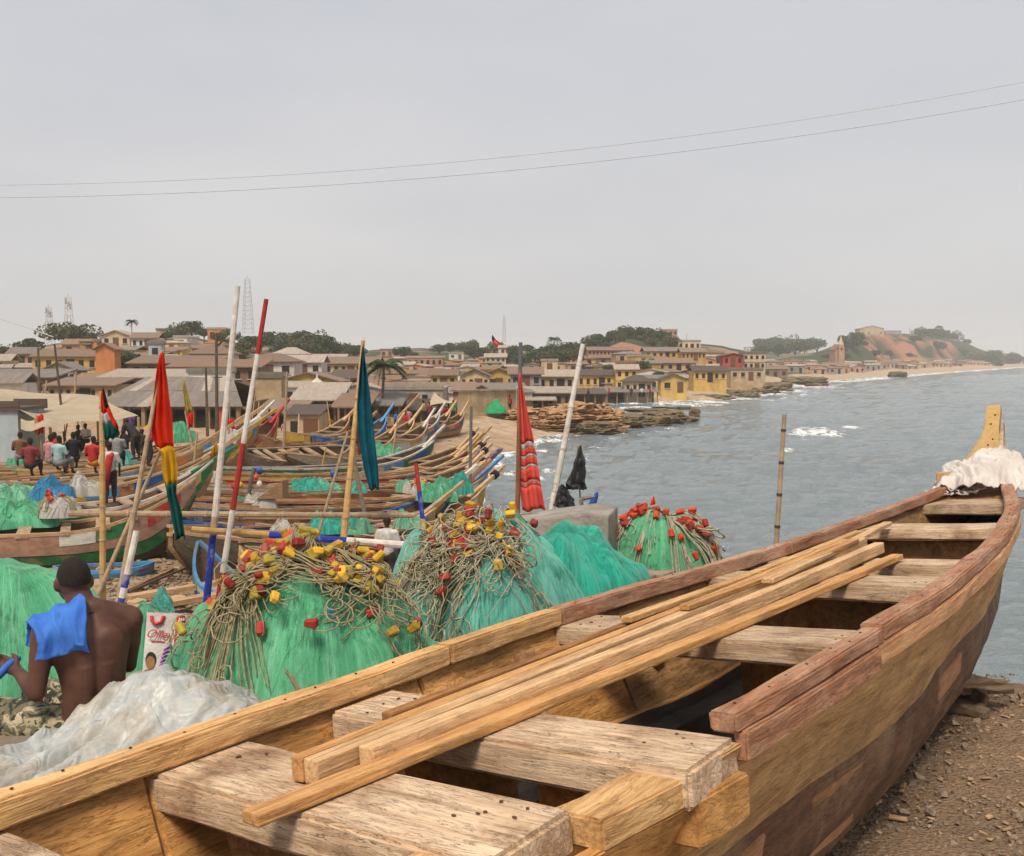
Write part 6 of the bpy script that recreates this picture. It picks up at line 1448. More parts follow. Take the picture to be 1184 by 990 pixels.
def unit(name, mat, parent, c, sz):
    key = name + mat.name
    if key not in _fl: me = _unit.copy(); me.name = name; me.materials.append(mat); _fl[key] = me
    o = link(name, _fl[key], parent, c); o.scale = sz; return o
AUTO = []            # things whose label gets a place word at the end
def roof_mesh(kind, w, dp, rh, ov, th=.10):
    a, b = w / 2 + ov, dp / 2 + ov; mb = MB()
    if kind == 'gable':     # ridge along x
        V = [(-a, -b, 0), (a, -b, 0), (a, 0, rh), (-a, 0, rh), (-a, b, 0), (a, b, 0)]
        mb.add(V + [(x, y, z - th) for x, y, z in V], [(0, 1, 2, 3), (3, 2, 5, 4), (6, 9, 8, 7), (9, 10, 11, 8), (0, 6, 7, 1), (4, 5, 11, 10), (0, 3, 9, 6), (3, 4, 10, 9), (1, 7, 8, 2), (2, 8, 11, 5)])
    elif kind == 'front':   # ridge along y, gable towards the sea
        V = [(-a, -b, 0), (0, -b, rh), (a, -b, 0), (-a, b, 0), (0, b, rh), (a, b, 0)]
        mb.add(V + [(x, y, z - th) for x, y, z in V], [(0, 1, 4, 3), (1, 2, 5, 4), (6, 9, 10, 7), (7, 10, 11, 8), (0, 6, 7, 1), (1, 7, 8, 2), (3, 4, 10, 9), (4, 5, 11, 10), (0, 3, 9, 6), (2, 8, 11, 5)])
    elif kind == 'hip':
        r = max(.2, a - b * .9)
        V = [(-a, -b, 0), (a, -b, 0), (a, b, 0), (-a, b, 0), (-r, 0, rh), (r, 0, rh)]
        mb.add(V + [(x, y, -th) for x, y, z in V[:4]], [(0, 1, 5, 4), (1, 2, 5), (2, 3, 4, 5), (3, 0, 4), (0, 6, 7, 1), (1, 7, 8, 2), (2, 8, 9, 3), (3, 9, 6, 0), (6, 9, 8, 7)])
    elif kind == 'shed':
        V = [(-a, -b, 0), (a, -b, 0), (a, b, rh), (-a, b, rh)]
        mb.loft([[Vector(v) - Vector((0, 0, th)) for v in V], [Vector(v) for v in V]])
    else:
        mb.box((0, 0, .06), (2 * a, 2 * b, .16)); mb.box((0, -b + .06, .28), (2 * a, .12, .32)); mb.box((0, b - .06, .28), (2 * a, .12, .32))
    return mb
def house(px0, px1, top, bot, d, wall='cream', roof='gable', rmat='brown', rh=None, st=1, nw=None, label=None, dp=None, yaw=0.0, ov=.35, auto=False, name='house', arch=False, found=3.0, door=True, cat='house'):
    """wall face between two sight lines, eaves at row top, foot at row bot, at distance d"""
    a, b = at_d(px0, bot, d), at_d(px1, bot, d); w = b.x - a.x; zb = a.z; zt = at_d((px0 + px1) / 2, top, d).z; h = max(1.8, zt - zb); dp = dp or min(w * .8, 7.0)
    t = thing(name, label, cat, ((a.x + b.x) / 2, d + dp / 2, zb), yaw, 'houses of the town')
    if auto: AUTO.append(t)
    MB().box((0, 0, (h - found) / 2), (w, dp, h + found)).build('wall', WM[wall], t)
    rh = rh if rh is not None else min(.95, .11 * (dp if roof != 'front' else w))
    rh = min(rh, .95) if d < 330 else rh
    r = roof_mesh(roof, w, dp, rh, ov if roof != 'flat' else .12).build('roof', RM[rmat], t, loc=(0, 0, h + (.0 if roof != 'flat' else .02)))
    if roof == 'front':
        o = MB().loft([[Vector((-w / 2, -dp / 2 + .002, h - .001)), Vector((w / 2, -dp / 2 + .002, h - .001)), Vector((0, -dp / 2 + .002, h + rh * .93))], [Vector((-w / 2, dp / 2, h - .001)), Vector((w / 2, dp / 2, h - .001)), Vector((0, dp / 2, h + rh * .93))]]).build('gable_wall', WM[wall], t); fix_normals(o.data)
    nw = nw if nw is not None else max(1, int(w / 2.3))
    sh = h / st
    for s in range(st):
        for k in range(nw):
            x = -w / 2 + w * (k + .5) / nw; wd = min(.95, w / nw * .45); z = s * sh + sh * .56
            if door and s == 0 and k == nw // 2: unit('door', shut if random.random() < .5 else dark_op, t, (x, -dp / 2 - .02, min(1.0, sh * .42)), (.95, .07, min(2.0, sh * .84))); continue
            wn_ = unit('window', dark_op, t, (x, -dp / 2 - .01, z), (wd, .06, min(1.15, sh * .42)))
            if w * F / d > 26 and d < 190: unit('sill', trim, wn_, (0, -.6, -.55), ((wd + .25) / wd, 2.6, .09 / min(1.15, sh * .42)))
        if st > 1 and s > 0: unit('floor_band', trim, t, (0, -dp / 2 - .03, s * sh), (w + .06, .12, .16))
    return t
H = house
H(38, 113, 412, 432, 120, 'yellow', 'gable', 'brown', 1.0, label='long cream yellow house with tin roof left of orange gable', nw=6)
H(111, 133, 404, 430, 114, 'orange', 'front', 'rusty', .8, label='bright orange house with curved gable on the left hillside', nw=0)
H(118, 150, 388, 402, 155, 'cream', 'front', 'pale', .9, label='cream house below the lone skyline palm', nw=3)
H(152, 182, 393, 404, 150, 'white', 'gable', 'brown', .9, label='white walled house right of the skyline palm', nw=4)
H(10, 40, 409, 428, 135, 'pink', 'gable', 'grey', 1.0, label='pinkish grey house at the left below round tree', nw=3)
H(-14, 12, 417, 434, 128, 'cream', 'gable', 'pale', .9, label='cream house cut by the left picture edge', nw=3)
H(72, 104, 398, 410, 165, 'pink', 'gable', 'rusty', 1.0, label='pink house under the umbrella-shaped tree', nw=2)
H(220, 266, 411, 428, 104, 'white', 'hip', 'brown', 1.3, label='white house with brown hip roof behind red flag', nw=4)
H(240, 262, 381, 395, 200, 'orange', 'flat', 'pale', label='orange flat house on the skyline left of white pole', nw=2)
H(181, 192, 382, 396, 205, 'cream', 'flat', 'grey', label='narrow pale block on the skyline behind trees', nw=1)
H(172, 187, 404, 416, 112, 'pale blue', 'flat', 'grey', label='small blue grey hut above the long tin roofs', nw=1, door=False)
H(-30, 62, 436, 462, 86, 'brown', 'shed', 'grey', .7, label='long low shed with sagging grey roof at left edge', nw=9, dp=4)
H(50, 88, 432, 448, 100, 'grey', 'front', 'grey', .9, label='grey gabled shed behind the sagging roofs', nw=4)
H(56, 132, 448, 470, 80, 'tan', 'shed', 'brown', .6, label='long tan shed with a row of dark openings behind tarpaulin', nw=8, dp=4)
H(118, 222, 436, 460, 84, 'tan', 'shed', 'pale', .7, label='long shed with wavy pale brown roof behind market shed', nw=7, dp=4)
H(150, 250, 424, 440, 98, 'brown', 'shed', 'brown', .8, label='long brown roofed shed stepping up the hill behind flags', nw=6, dp=4)
H(196, 300, 425, 446, 90, 'brown', 'shed', 'rusty', .7, label='long rusty roofed shed behind the white pole', nw=6, dp=4)
H(218, 262, 434, 456, 82, 'white', 'flat', 'grey', label='whitewashed low block behind the lamp post', nw=2)
H(-20, 26, 443, 500, 74, 'white', 'gable', 'grey', .8, label='white arched wall building behind tarpaulin at left edge', nw=2)
H(296, 326, 437, 480, 76, 'tan', 'flat', 'grey', label='tall tan and grey unfinished wall block right of red pole', nw=0)
H(283, 340, 418, 440, 108, 'white', 'hip', 'brown', 2.0, label='house with large brown hip roof below the wooded hill', nw=3)
H(316, 352, 412, 424, 135, 'cream', 'hip', 'pale', 2.2, label='house with pale pink hip roof below the wooded hill', nw=2)
H(322, 392, 441, 468, 96, 'yellow', 'front', 'brown', 1.4, label='yellow arcaded house left of the teal flag', nw=4, st=1)
H(330, 372, 424, 436, 116, 'white', 'gable', 'pale', .9, label='white low house behind yellow arcaded house', nw=3)
H(358, 398, 416, 430, 138, 'orange', 'gable', 'pale', .8, label='orange cream house just left of teal flag pole top', nw=4)
H(376, 436, 422, 436, 126, 'cream', 'gable', 'brown', .9, label='long cream house crossing behind the teal flag', nw=7)
H(384, 420, 440, 456, 104, 'cream', 'shed', 'dark', .9, label='cream house with dark roof behind the teal flag', nw=2)
H(331, 369, 479, 514, 62, 'tan', 'shed', 'dark', .5, label='small plywood shed with a red painted mark on the beach', nw=2, dp=3.2, ov=.2, name='shed', cat='shed')
H(443, 512, 451, 476, 78, 'grey', 'flat', 'pale', label='long grey concrete market building behind canoes', nw=5, dp=7)
H(471, 512, 414, 436, 195, 'pink', 'flat', 'pale', label='large pink two storey building with pale roof', nw=6, st=2)
H(498, 528, 440, 450, 122, 'yellow', 'gable', 'brown', .8, label='yellow house behind the peaked cream tent', nw=3)
H(532, 566, 436, 452, 116, 'cream', 'front', 'grey', 1.0, label='cream gabled house behind the market tent', nw=4)
H(556, 598, 434, 452, 120, 'yellow', 'front', 'brown', 1.0, label='yellow ochre gabled house left of the red flag pole', nw=3)
H(524, 546, 457, 474, 88, 'orange', 'shed', 'brown', .5, label='orange arched shop above the retaining wall', nw=2)
H(548, 566, 457, 474, 90, 'cream', 'front', 'brown', .6, label='small cream arched shop above the retaining wall', nw=1)
H(568, 592, 456, 472, 92, 'grey', 'shed', 'grey', .5, label='grey shop behind the green tarpaulin on wall', nw=2)
H(561, 585, 413, 428, 235, 'cream', 'gable', 'pale', 1.0, st=2, nw=4, label='pale two storey house on green slope left of red flag pole')
H(440, 462, 405, 414, 300, 'pink', 'flat', 'grey', label='low pinkish skyline building right of the coconut palm', nw=3)
H(519, 536, 409, 416, 300, 'white', 'flat', 'pale', label='small white skyline building right of the pink building', nw=2)
H(576, 597, 402, 411, 320, 'cream', 'gable', 'pale', .9, label='small pale skyline house behind the red flag pole', nw=2)
H(606, 624, 410, 420, 250, 'pink', 'gable', 'rusty', .9, label='pink roofed house among trees right of red flag pole', nw=2)
H(590, 626, 434, 450, 112, 'grey', 'gable', 'brown', .8, label='grey brown house right behind the red flag pole', nw=3)
H(622, 664, 435, 454, 116, 'tan', 'gable', 'pale', .8, label='tan house with pale roof left of leaning white stick', nw=4)
H(626, 645, 420, 430, 165, 'cream', 'flat', 'pale', label='small pale flat roofed house left of white stick top', nw=1)
H(596, 660, 458, 474, 98, 'brown', 'shed', 'pale', .5, label='row of brown market stalls above the ochre rocks', nw=7)
H(668, 716, 434, 450, 152, 'yellow', 'gable', 'dark', .9, label='yellow house with dark roof right of leaning white stick', nw=6)
H(712, 737, 427, 452, 150, 'yellow', 'gable', 'pale', .8, st=2, label='tall yellow two storey house above the inner beach', nw=3)
H(722, 754, 441, 459, 142, 'cream', 'hip', 'dark', 1.3, label='cream house with dark hip roof on the inner beach', nw=4)
H(680, 732, 405, 420, 232, 'pink', 'gable', 'brown', .9, st=2, nw=12, label='long pink two storey building with a veranda on the slope')
H(764, 783, 382, 396, 335, 'pink', 'flat', 'pale', st=2, nw=4, label='pink block standing on top of the wooded hill')
H(764, 794, 439, 454, 150, 'yellow', 'front', 'dark', 1.2, label='yellow gabled house near the mossy shore rocks', nw=2, st=1)
H(802, 840, 429, 442, 166, 'yellow', 'gable', 'dark', .9, label='long yellow house above the mossy shore rocks', nw=5)
H(788, 816, 407, 417, 212, 'ochre', 'gable', 'brown', 1.0, label='ochre house with a row of dark windows mid slope', nw=6)
H(836, 859, 411, 424, 186, 'red', 'front', 'rusty', .5, label='bright red building on the point', nw=3)
H(859, 885, 409, 428, 187, 'cream', 'flat', 'grey', st=2, nw=4, label='cream two storey block beside the red building')
H(784, 810, 395, 406, 262, 'cream', 'flat', 'pale', label='cream building right of the wooded hill top', nw=4)
H(746, 790, 406, 416, 218, 'yellow', 'gable', 'grey', 1.0, label='yellow house with long grey roof below wooded hill', nw=6)
H(760, 800, 420, 430, 190, 'tan', 'gable', 'rusty', 1.0, label='tan house with rusty roof in the middle of slope', nw=4)
H(845, 882, 428, 440, 180, 'tan', 'flat', 'grey', label='rough tan wall block under the red building', nw=4)
H(994, 1022, 380, 392, land_depth(1008, 74), 'cream', 'front', 'pale', 2.2, label='big cream gabled house on the far headland top', nw=4, dp=10)
H(1024, 1042, 383, 392, land_depth(1032, 76), 'grey', 'flat', 'grey', label='grey unfinished block right of headland house', nw=3)
H(918, 942, 400, 408, 820, 'white', 'hip', 'pale', 3, label='pale building on the distant hazy hill', nw=4)
H(862, 872, 402, 408, 700, 'white', 'flat', 'pale', label='small white building on the hazy far ridge', nw=2)
# the church with a spire
ch = thing('church', 'pale church with a pointed spire below the far headland', 'church', at_d(971, 420, land_depth(971, 30)))
MB().box((0, 4, 2.2), (4.4, 8, 8)).build('nave', WM['pink'], ch); roof_mesh('front', 4.4, 8, 2.6, .3).build('roof', RM['rusty'], ch, loc=(0, 4, 6.2)); MB().box((0, -.8, 3.5), (2.2, 2.2, 10)).build('tower', WM['pink'], ch); MB().tube([(0, -.8, 8.5), (0, -.8, 12.5)], [1.3, .05], 6).build('spire', WM['cream'], ch); unit('window', dark_op, ch, (0, -1.92, 6.5), (.7, .08, 1.4))
# small mosque dome
mo_ = thing('shrine', 'small white domed shrine roof left of the teal flag', 'shrine', at_d(367, 470, 92)); MB().box((0, 0, .6), (1.2, 1.2, 3)).build('wall', WM['white'], mo_); MB().tube([(0, 0, 2.1), (0, 0, 2.2), (0, 0, 2.4), (0, 0, 2.6), (0, 0, 2.75), (0, 0, 3.2)], [.7, .68, .52, .28, .1, .02], 12).build('dome', WM['white'], mo_, smooth=True); unit('door', dark_op, mo_, (0, -.62, .6), (.7, .06, 1.6))

# open market shed with a big tiled roof on posts
ms = thing('market_shed', 'open market shed with wide grey hip roof on pillars', 'shed', at_d(198, 512, 68))
zt_ = at_d(198, 470, 68).z - ms.location.z; X0, X1 = at_d(112, 470, 68).x - ms.location.x, at_d(286, 470, 68).x - ms.location.x
rdg = at_d(165, 437, 74).z - ms.location.z; RX = at_d(165, 437, 74).x - ms.location.x
rf = unit('roof_frame', post_m, ms, ((X0 + X1) / 2, 0, zt_ - .12), (X1 - X0, .3, .2))
nS = 13
for k in range(nS):                      # roofing sheets, front slope
    for row in range(2):
        a0, a1 = k / nS, (k + 1) / nS; v0, v1 = row / 2, (row + 1) / 2
        def rp_(a, v):
            x = X0 + (X1 - X0) * a; xr = RX + (x - X0) * .62 + .4; return Vector((x + (xr - x) * v, -1.2 + 7 * v, zt_ + (rdg - zt_) * v - .25 * max(0, a - .5) * v))
        q = [rp_(a0, v0), rp_(a1, v0), rp_(a1, v1), rp_(a0, v1)]; g = Vector((0, 0, .035 * row + random.uniform(0, .04)))
        o = MB().loft([[p + g for p in q], [p + g + Vector((0, 0, .05)) for p in q]]).build('roof_sheet', RM['grey'] if random.random() < .85 else RM['pale'], ms); fix_normals(o.data)
o = MB().loft([[Vector((X0, -1.2, zt_ + .02)), Vector((RX + .4, 5.8, rdg)), Vector((X0, 12, zt_))], [Vector((X0, -1.2, zt_ - .05)), Vector((RX + .4, 5.8, rdg - .08)), Vector((X0, 12, zt_ - .05))]]).build('hip_end', RM['grey'], ms); fix_normals(o.data)
o = MB().loft([[Vector((RX + .4, 5.8, rdg)), Vector((X1 + (RX - X0) * .62 - (X1 - X0) * .38 + .4 + (RX - X0) * .38, 5.8, rdg - .15)), Vector((X1, 12.5, zt_)), Vector((X0, 12.5, zt_))], [Vector((RX + .4, 5.8, rdg - .06)), Vector((X1 + (RX - X0) * .62 - (X1 - X0) * .38 + .4 + (RX - X0) * .38, 5.8, rdg - .21)), Vector((X1, 12.5, zt_ - .06)), Vector((X0, 12.5, zt_ - .06))]]).build('back_slope', RM['grey'], ms); fix_normals(o.data)  # back slope added to shut light out of the shed
unit('shade_wall', WM['brown'], ms, (X1 - .1, 6, zt_ / 2), (.2, 11, zt_ + .6)); unit('shade_wall', WM['brown'], ms, (X0 + .1, 6, zt_ / 2), (.2, 11, zt_ + .6))  # end walls added to close off light and darken the inside
for px, mt in ((122, post_m), (145, trim), (172, post_m), (200, WM['pink']), (228, post_m), (246, post_m), (262, WM['red']), (280, post_m)):
    x = at_d(px, 500, 68).x - ms.location.x; unit('pillar', mt, ms, (x, -.8, zt_ / 2 - .3), (.45 if mt is not post_m else .25, .35, zt_ + .6)); unit('pillar', post_m, ms, (x + .6, 8, zt_ / 2 - .3), (.3, .3, zt_ + .6))
unit('back_wall', WM['brown'], ms, ((X0 + X1) / 2, 11.5, zt_ / 2), (X1 - X0, .3, zt_ + .8))
def stall(label, px0, px1, top, bot, d, rm='grey', sl=.8, n=4):
    a, b = at_d(px0, bot, d), at_d(px1, bot, d); t = thing('market_stall', label, 'stall', ((a.x + b.x) / 2, d, a.z), group='market stalls at the back of the beach'); w = b.x - a.x; h = at_d(px0, top, d).z - a.z
    roof_mesh('shed', w, 4.5, sl, .3).build('roof', RM[rm], t, loc=(0, 2, h))
    for k in range(n): unit('post', post_m, t, (-w / 2 + w * k / (n - 1), -.1, h / 2 - .3), (.16, .16, h + .5)); unit('post', post_m, t, (-w / 2 + w * k / (n - 1), 4, h / 2 + .1), (.16, .16, h + 1.2))
    unit('back_wall', WM['brown'], t, (0, 4.2, h / 2 + .1), (w, .12, h + .9)); return t
stall('open stall with rusty grey roof left of teal flag', 388, 424, 470, 502, 66, 'rusty'); stall('wide open stall with grey roof right of teal flag', 424, 462, 468, 500, 70, 'grey'); stall('stall with pale roof behind the plywood shed', 340, 392, 462, 496, 72, 'pale', 1.2); stall('brown roofed stall right of the tan wall block', 300, 346, 476, 505, 68, 'brown'); stall('low dark stall behind the small canoe prow', 462, 500, 474, 496, 74, 'dark'); stall('dark shack stall by grey shop', 640, 700, 455, 470, 132, 'dark', .6, 6); stall('long dark stall on the inner beach', 690, 760, 453, 466, 140, 'grey', .6, 7); stall('stall with pale sheet roof above ochre rocks', 602, 640, 462, 478, 96, 'pale', .5)
# filler: closely built small houses up the slopes
rnd = random.Random(21)
def zone(px):
    for lim, w in ((60, 'at the left edge'), (125, 'behind the striped flag'), (215, 'behind the red and yellow flag'), (300, 'behind the leaning poles'), (400, 'left of the teal flag'), (470, 'by the coconut palm'), (560, 'behind the market tent'), (640, 'behind the red flag'), (720, 'above the ochre rocks'), (800, 'below the wooded hill'), (890, 'near the red building'), (990, 'beyond the point'), (1060, 'below the headland'), (2000, 'along the far beach')):
        if px < lim: return w
def filler(d, p0, p1, step, walls, hmin=2.4, hmax=3.6, wmin=5, wmax=10):
    px = p0
    while px < p1:
        w = rnd.uniform(wmin, wmax); pw = w * F / d; x = (px + pw / 2 - CX) / F * d; dd = d + rnd.uniform(-.05, .05) * d; x = (px + pw / 2 - CX) / F * dd
        if inside(x, dd, LANDP) and shore_dist(x, dd) > 4 + dd * .02:
            z = min(ground(x - w / 2, dd), ground(x + w / 2, dd), ground(x, dd)); h = rnd.uniform(hmin, hmax); py = pix((x, dd, z))[1]; pt = pix((x, dd, z + h))[1]
            wl_ = rnd.choice(walls); rk = rnd.choice(('gable', 'gable', 'shed', 'front', 'hip', 'flat')); rm = rnd.choice(('brown', 'rusty', 'grey', 'pale', 'pale', 'rusty'))
            size = 'wide' if w > (wmin + wmax) / 2 else 'small'
            house(px, px + pw, pt, py, dd, wl_, rk, rm, auto=True, label='%s %s house with %s %s roof %s' % (size, wl_, rm, {'front': 'gable', 'shed': 'lean-to'}.get(rk, rk), zone(px + pw / 2)), yaw=rnd.uniform(-.35, .35), dp=rnd.uniform(3, 5.5), ov=.22)
        px += pw * rnd.uniform(.9, 1.25) + step
wl1 = ['tan', 'cream', 'brown', 'grey', 'ochre', 'white', 'yellow', 'cream', 'orange', 'pink', 'yellow']
SM_ = dict(hmin=1.7, hmax=2.3, wmin=2.4, wmax=5.5)
for d, a, b in ((93, 395, 600), (99, 400, 600), (105, 380, 600), (111, 330, 640), (118, 400, 660), (126, 280, 660), (134, 300, 690), (142, 330, 690), (151, 300, 700), (160, 400, 690), (170, 380, 700), (181, 400, 700), (194, 420, 700), (208, 430, 700), (225, 430, 690), (245, 430, 690)): filler(d, a, b, rnd.uniform(0, 3), wl1, **SM_)
for d, a, b in ((80, 110, 300), (87, -30, 300), (92, -30, 300), (97, -30, 330), (102, -30, 330), (107, -30, 330), (112, 134, 330)): filler(d, a, b, 0, ['tan', 'brown', 'grey', 'cream', 'white', 'ochre'], 1.5, 2.1, 3, 9)
for d, a, b in ((92, -30, 20), (124, -30, 40), (128, 130, 220), (134, 150, 230), (140, -30, 34), (136, 266, 330), (142, 175, 300), (150, 130, 300), (160, 110, 300), (168, 90, 300), (178, 100, 300), (190, 130, 290)): filler(d, a, b, rnd.uniform(0, 8), wl1, **SM_)
for d, a, b in ((156, 745, 860), (163, 745, 880), (170, 700, 900), (178, 730, 835), (186, 740, 840), (195, 690, 835), (204, 730, 900), (213, 690, 800), (222, 790, 880), (232, 780, 880), (245, 790, 880), (258, 790, 870)): filler(d, a, b, 0, ['tan', 'cream', 'yellow', 'pink', 'white', 'ochre', 'brown', 'orange'], 1.9, 2.7, 2.8, 6)
for ins in (8, 14, 20, 26, 33, 40, 47):
    px = 885.0
    while px < 1165:
        d = land_depth(px, ins * rnd.uniform(.85, 1.15)); px2 = px + rnd.uniform(5, 9) * F / d
        if d < 900: filler(d, px, px + 1, 0, ['tan', 'pink', 'brown', 'cream', 'grey', 'tan'], 2.0, 3.2, 4, 9)
        px = px2 + rnd.uniform(0, 4)

# tarpaulin canopy, tent, umbrella, green tarpaulin
tp = cloth_mat('canvas_tarpaulin', (.50, .42, .31), (.40, .33, .235), 1.2, .25)
tarp = thing('tarpaulin', 'large sagging beige tarpaulin over the market crowd', 'tarpaulin', (0, 0, 0), 0); R = []
cA, cB, cC, cD = at_d(-25, 449, 50), at_d(112, 458, 50), at_d(160, 482, 42), at_d(58, 492, 40)
for i in range(19):
    u = i / 18; R.append([])
    for k in range(15):
        v = k / 14; p = cA.lerp(cB, u).lerp(cD.lerp(cC, u), v); p.z -= .55 * sin(pi * u) * sin(pi * v) - .05 * sin(9 * u + 5 * v); R[-1].append(p)
MB().loft(R, closed=False).build('sheet', tp, tarp, smooth=True)
for c in (cA, cB, cC, cD): MB().tube([c, (c.x, c.y, 1.2)], .06, 6).build('pole', bam2, tarp)
t2 = thing('tarpaulin', 'smaller beige tarpaulin flap below the large one', 'tarpaulin', (0, 0, 0)); R = []
for i in range(9):
    R.append([at_d(24 + 50 * i / 8, 484 + 3 * sin(i) + 12 * k / 5, 41 - k * .5) for k in range(6)])
MB().loft(R, closed=False).build('sheet', tp, t2, smooth=True)
tent = thing('tent', 'peaked cream market tent behind the canoes', 'tent', at_d(506, 480, 76)); b = tent.location
pk_ = at_d(502, 453, 76) - b; e = [at_d(488, 472, 75) - b, at_d(524, 466, 75) - b, at_d(528, 466, 79) - b, at_d(490, 470, 80) - b]; R = []
for j in range(8):
    u = j / 7; R.append([])
    for k in range(16):
        q = k / 4; i0 = int(q) % 4; p = e[i0].lerp(e[(i0 + 1) % 4], q - int(q)); R[-1].append(Vector((pk_.x + (p.x - pk_.x) * u, pk_.y + (p.y - pk_.y) * u, pk_.z + (p.z - pk_.z) * (1 - (1 - u) ** 2.2) - .15 * sin(pi * (q - int(q))) * -u)))
MB().loft(R, cap=False).build('canopy', cloth_mat('tent_canvas', (.62, .52, .36), (.52, .42, .28), 1.5, .3), tent, smooth=True)
for p in e: MB().tube([p, Vector((p.x, p.y, -.6))], .05, 6).build('pole', iron, tent)
um = thing('umbrella', 'yellow parasol behind the red flag', 'umbrella', at_d(186, 505, 52)); MB().tube([(0, 0, 0), (0, 0, 1.0)], .03, 6).build('pole', iron, um)
R = [[Vector((r_ * cos(2 * pi * k / 12), r_ * sin(2 * pi * k / 12), z - (.05 if k % 2 and r_ > .5 else 0))) for k in range(12)] for r_, z in ((.02, .98), (.5, .82), (.95, .5))]; MB().loft(R, cap=False).build('canopy', cloth_mat('parasol_yellow', (.62, .38, .03), (.5, .3, .02), 2, .3), um)
gt = thing('tarpaulin', 'bright green tarpaulin heaped on the retaining wall', 'tarpaulin', (0, 0, 0)); p = at_d(573, 474, 86); Mound((p.x, p.y), .95, .6, p.z - .3, p.z + .95, 0, 1.4, .9, .15, 77, 6, .2); link('sheet', Mound((p.x, p.y), .95, .6, p.z - .3, p.z + .95, 0, 1.4, .9, .15, 77, 6, .2).mesh('sheet', cloth_mat('green_sheet', (.05, .42, .18), (.03, .28, .12), 2, .2), 50, 20), gt)
bt = thing('tarpaulin', 'blue plastic sheet on the hut at left edge', 'tarpaulin', (0, 0, 0)); p = at_d(14, 482, 45); link('sheet', Mound((p.x, p.y), .5, .4, p.z - .2, p.z + .35, 0, 2, .7, .1, 78).mesh('sheet', bl, 40, 14), bt)
H(-12, 22, 489, 520, 44, 'pale blue', 'flat', 'dark', label='small whitewashed hut with dark roof at left edge', nw=0, dp=2.5, name='shed', cat='shed')
# ------------------------------------------------------------------ towers and masts
def tower(label, px, top, bot, d, w0, col=True, n=9):
    b = at_d(px, bot, d); h = at_d(px, top, d).z - b.z; t = thing('radio_tower', label, 'tower', b)
    for k in range(n):
        z0, z1 = h * k / n, h * (k + 1) / n; a0, a1 = w0 * (1 - .55 * k / n) / 2, w0 * (1 - .55 * (k + 1) / n) / 2; mb = MB(); r = max(.02, d * .00017)
        C0 = [Vector((i * a0, j * a0, z0)) for i, j in ((-1, -1), (1, -1), (1, 1), (-1, 1))]; C1 = [Vector((i * a1, j * a1, z1)) for i, j in ((-1, -1), (1, -1), (1, 1), (-1, 1))]
        for q in range(4): mb.tube([C0[q], C1[q]], r, 4); mb.tube([C0[q], C1[(q + 1) % 4]], r * .6, 4); mb.tube([C0[q], C0[(q + 1) % 4]], r * .6, 4)
        mb.build('tower_section', (prd_t if k % 2 else pwh_t) if col else iron_t, t)
    MB().tube([(0, 0, h), (0, 0, h * 1.05)], max(.04, d * .0003), 4).build('spike', iron_t, t)
    if col:
        for k in range(3): MB().box((.5 * (k - 1), -.3, h * (.92 - .05 * k)), (.35, .2, 1.3)).build('antenna', pwh_t, t)
prd_t = plain('tower_red', (.34, .12, .10)); pwh_t = plain('tower_white', (.5, .48, .47)); iron_t = plain('tower_grey', (.42, .42, .43))
tower('shorter red and white telecom tower on the left', 58, 355, 405, 230, 1.9); tower('taller red and white telecom tower behind umbrella-shaped tree', 81, 343, 408, 220, 2.0); tower('thin grey lattice tower on the skyline between leaning poles', 287, 322, 385, 260, 2.6, False, 12); tower('thin skyline mast left of the red flag pole', 583, 366, 395, 330, 1.2, False, 7)
for (px, t0, b0, d, lb) in ((421, 390, 405, 110, 'thin utility post in town behind the teal flag'), (644, 388, 408, 300, 'thin mast on skyline right of the palm'), (597, 440, 470, 80, 'utility post left of the red flag'), (404, 436, 470, 88, 'utility post by yellow arcaded house'), (1052, 378, 386, 540, 'thin mast on the far headland'), (794, 386, 398, 260, 'thin mast right of pink hilltop block'), (170, 384, 398, 160, 'thin mast right of the skyline palm')):
    pole(lb, [(p, iron_t) for p in line_pts((px, t0), (px, b0), (0, 1), d, d)], .0003 * d, .0004 * d, name='mast', cat='mast')
# bare sticks and small pennants standing over the market and canoes
rs = random.Random(33)
for k in range(26):
    px = rs.choice((rs.uniform(20, 112), rs.uniform(205, 300), rs.uniform(330, 480))); d = rs.uniform(40, 66); pb = pix((0, d, 1.4))[1]; tp_ = pb - rs.uniform(28, 62); dx = rs.uniform(-9, 9)
    t = pole('bare %s stick standing among canoes and stalls %s' % (rs.choice(('thin', 'crooked', 'pale', 'brown')), zone(px)), [(p, rs.choice((bam, bam2, bam2, pwh))) for p in line_pts((px + dx, tp_), (px, pb), (0, 1), d, d)], .03, .05, name='stick', cat='stick', group='sticks over the market'); AUTO.append(t)
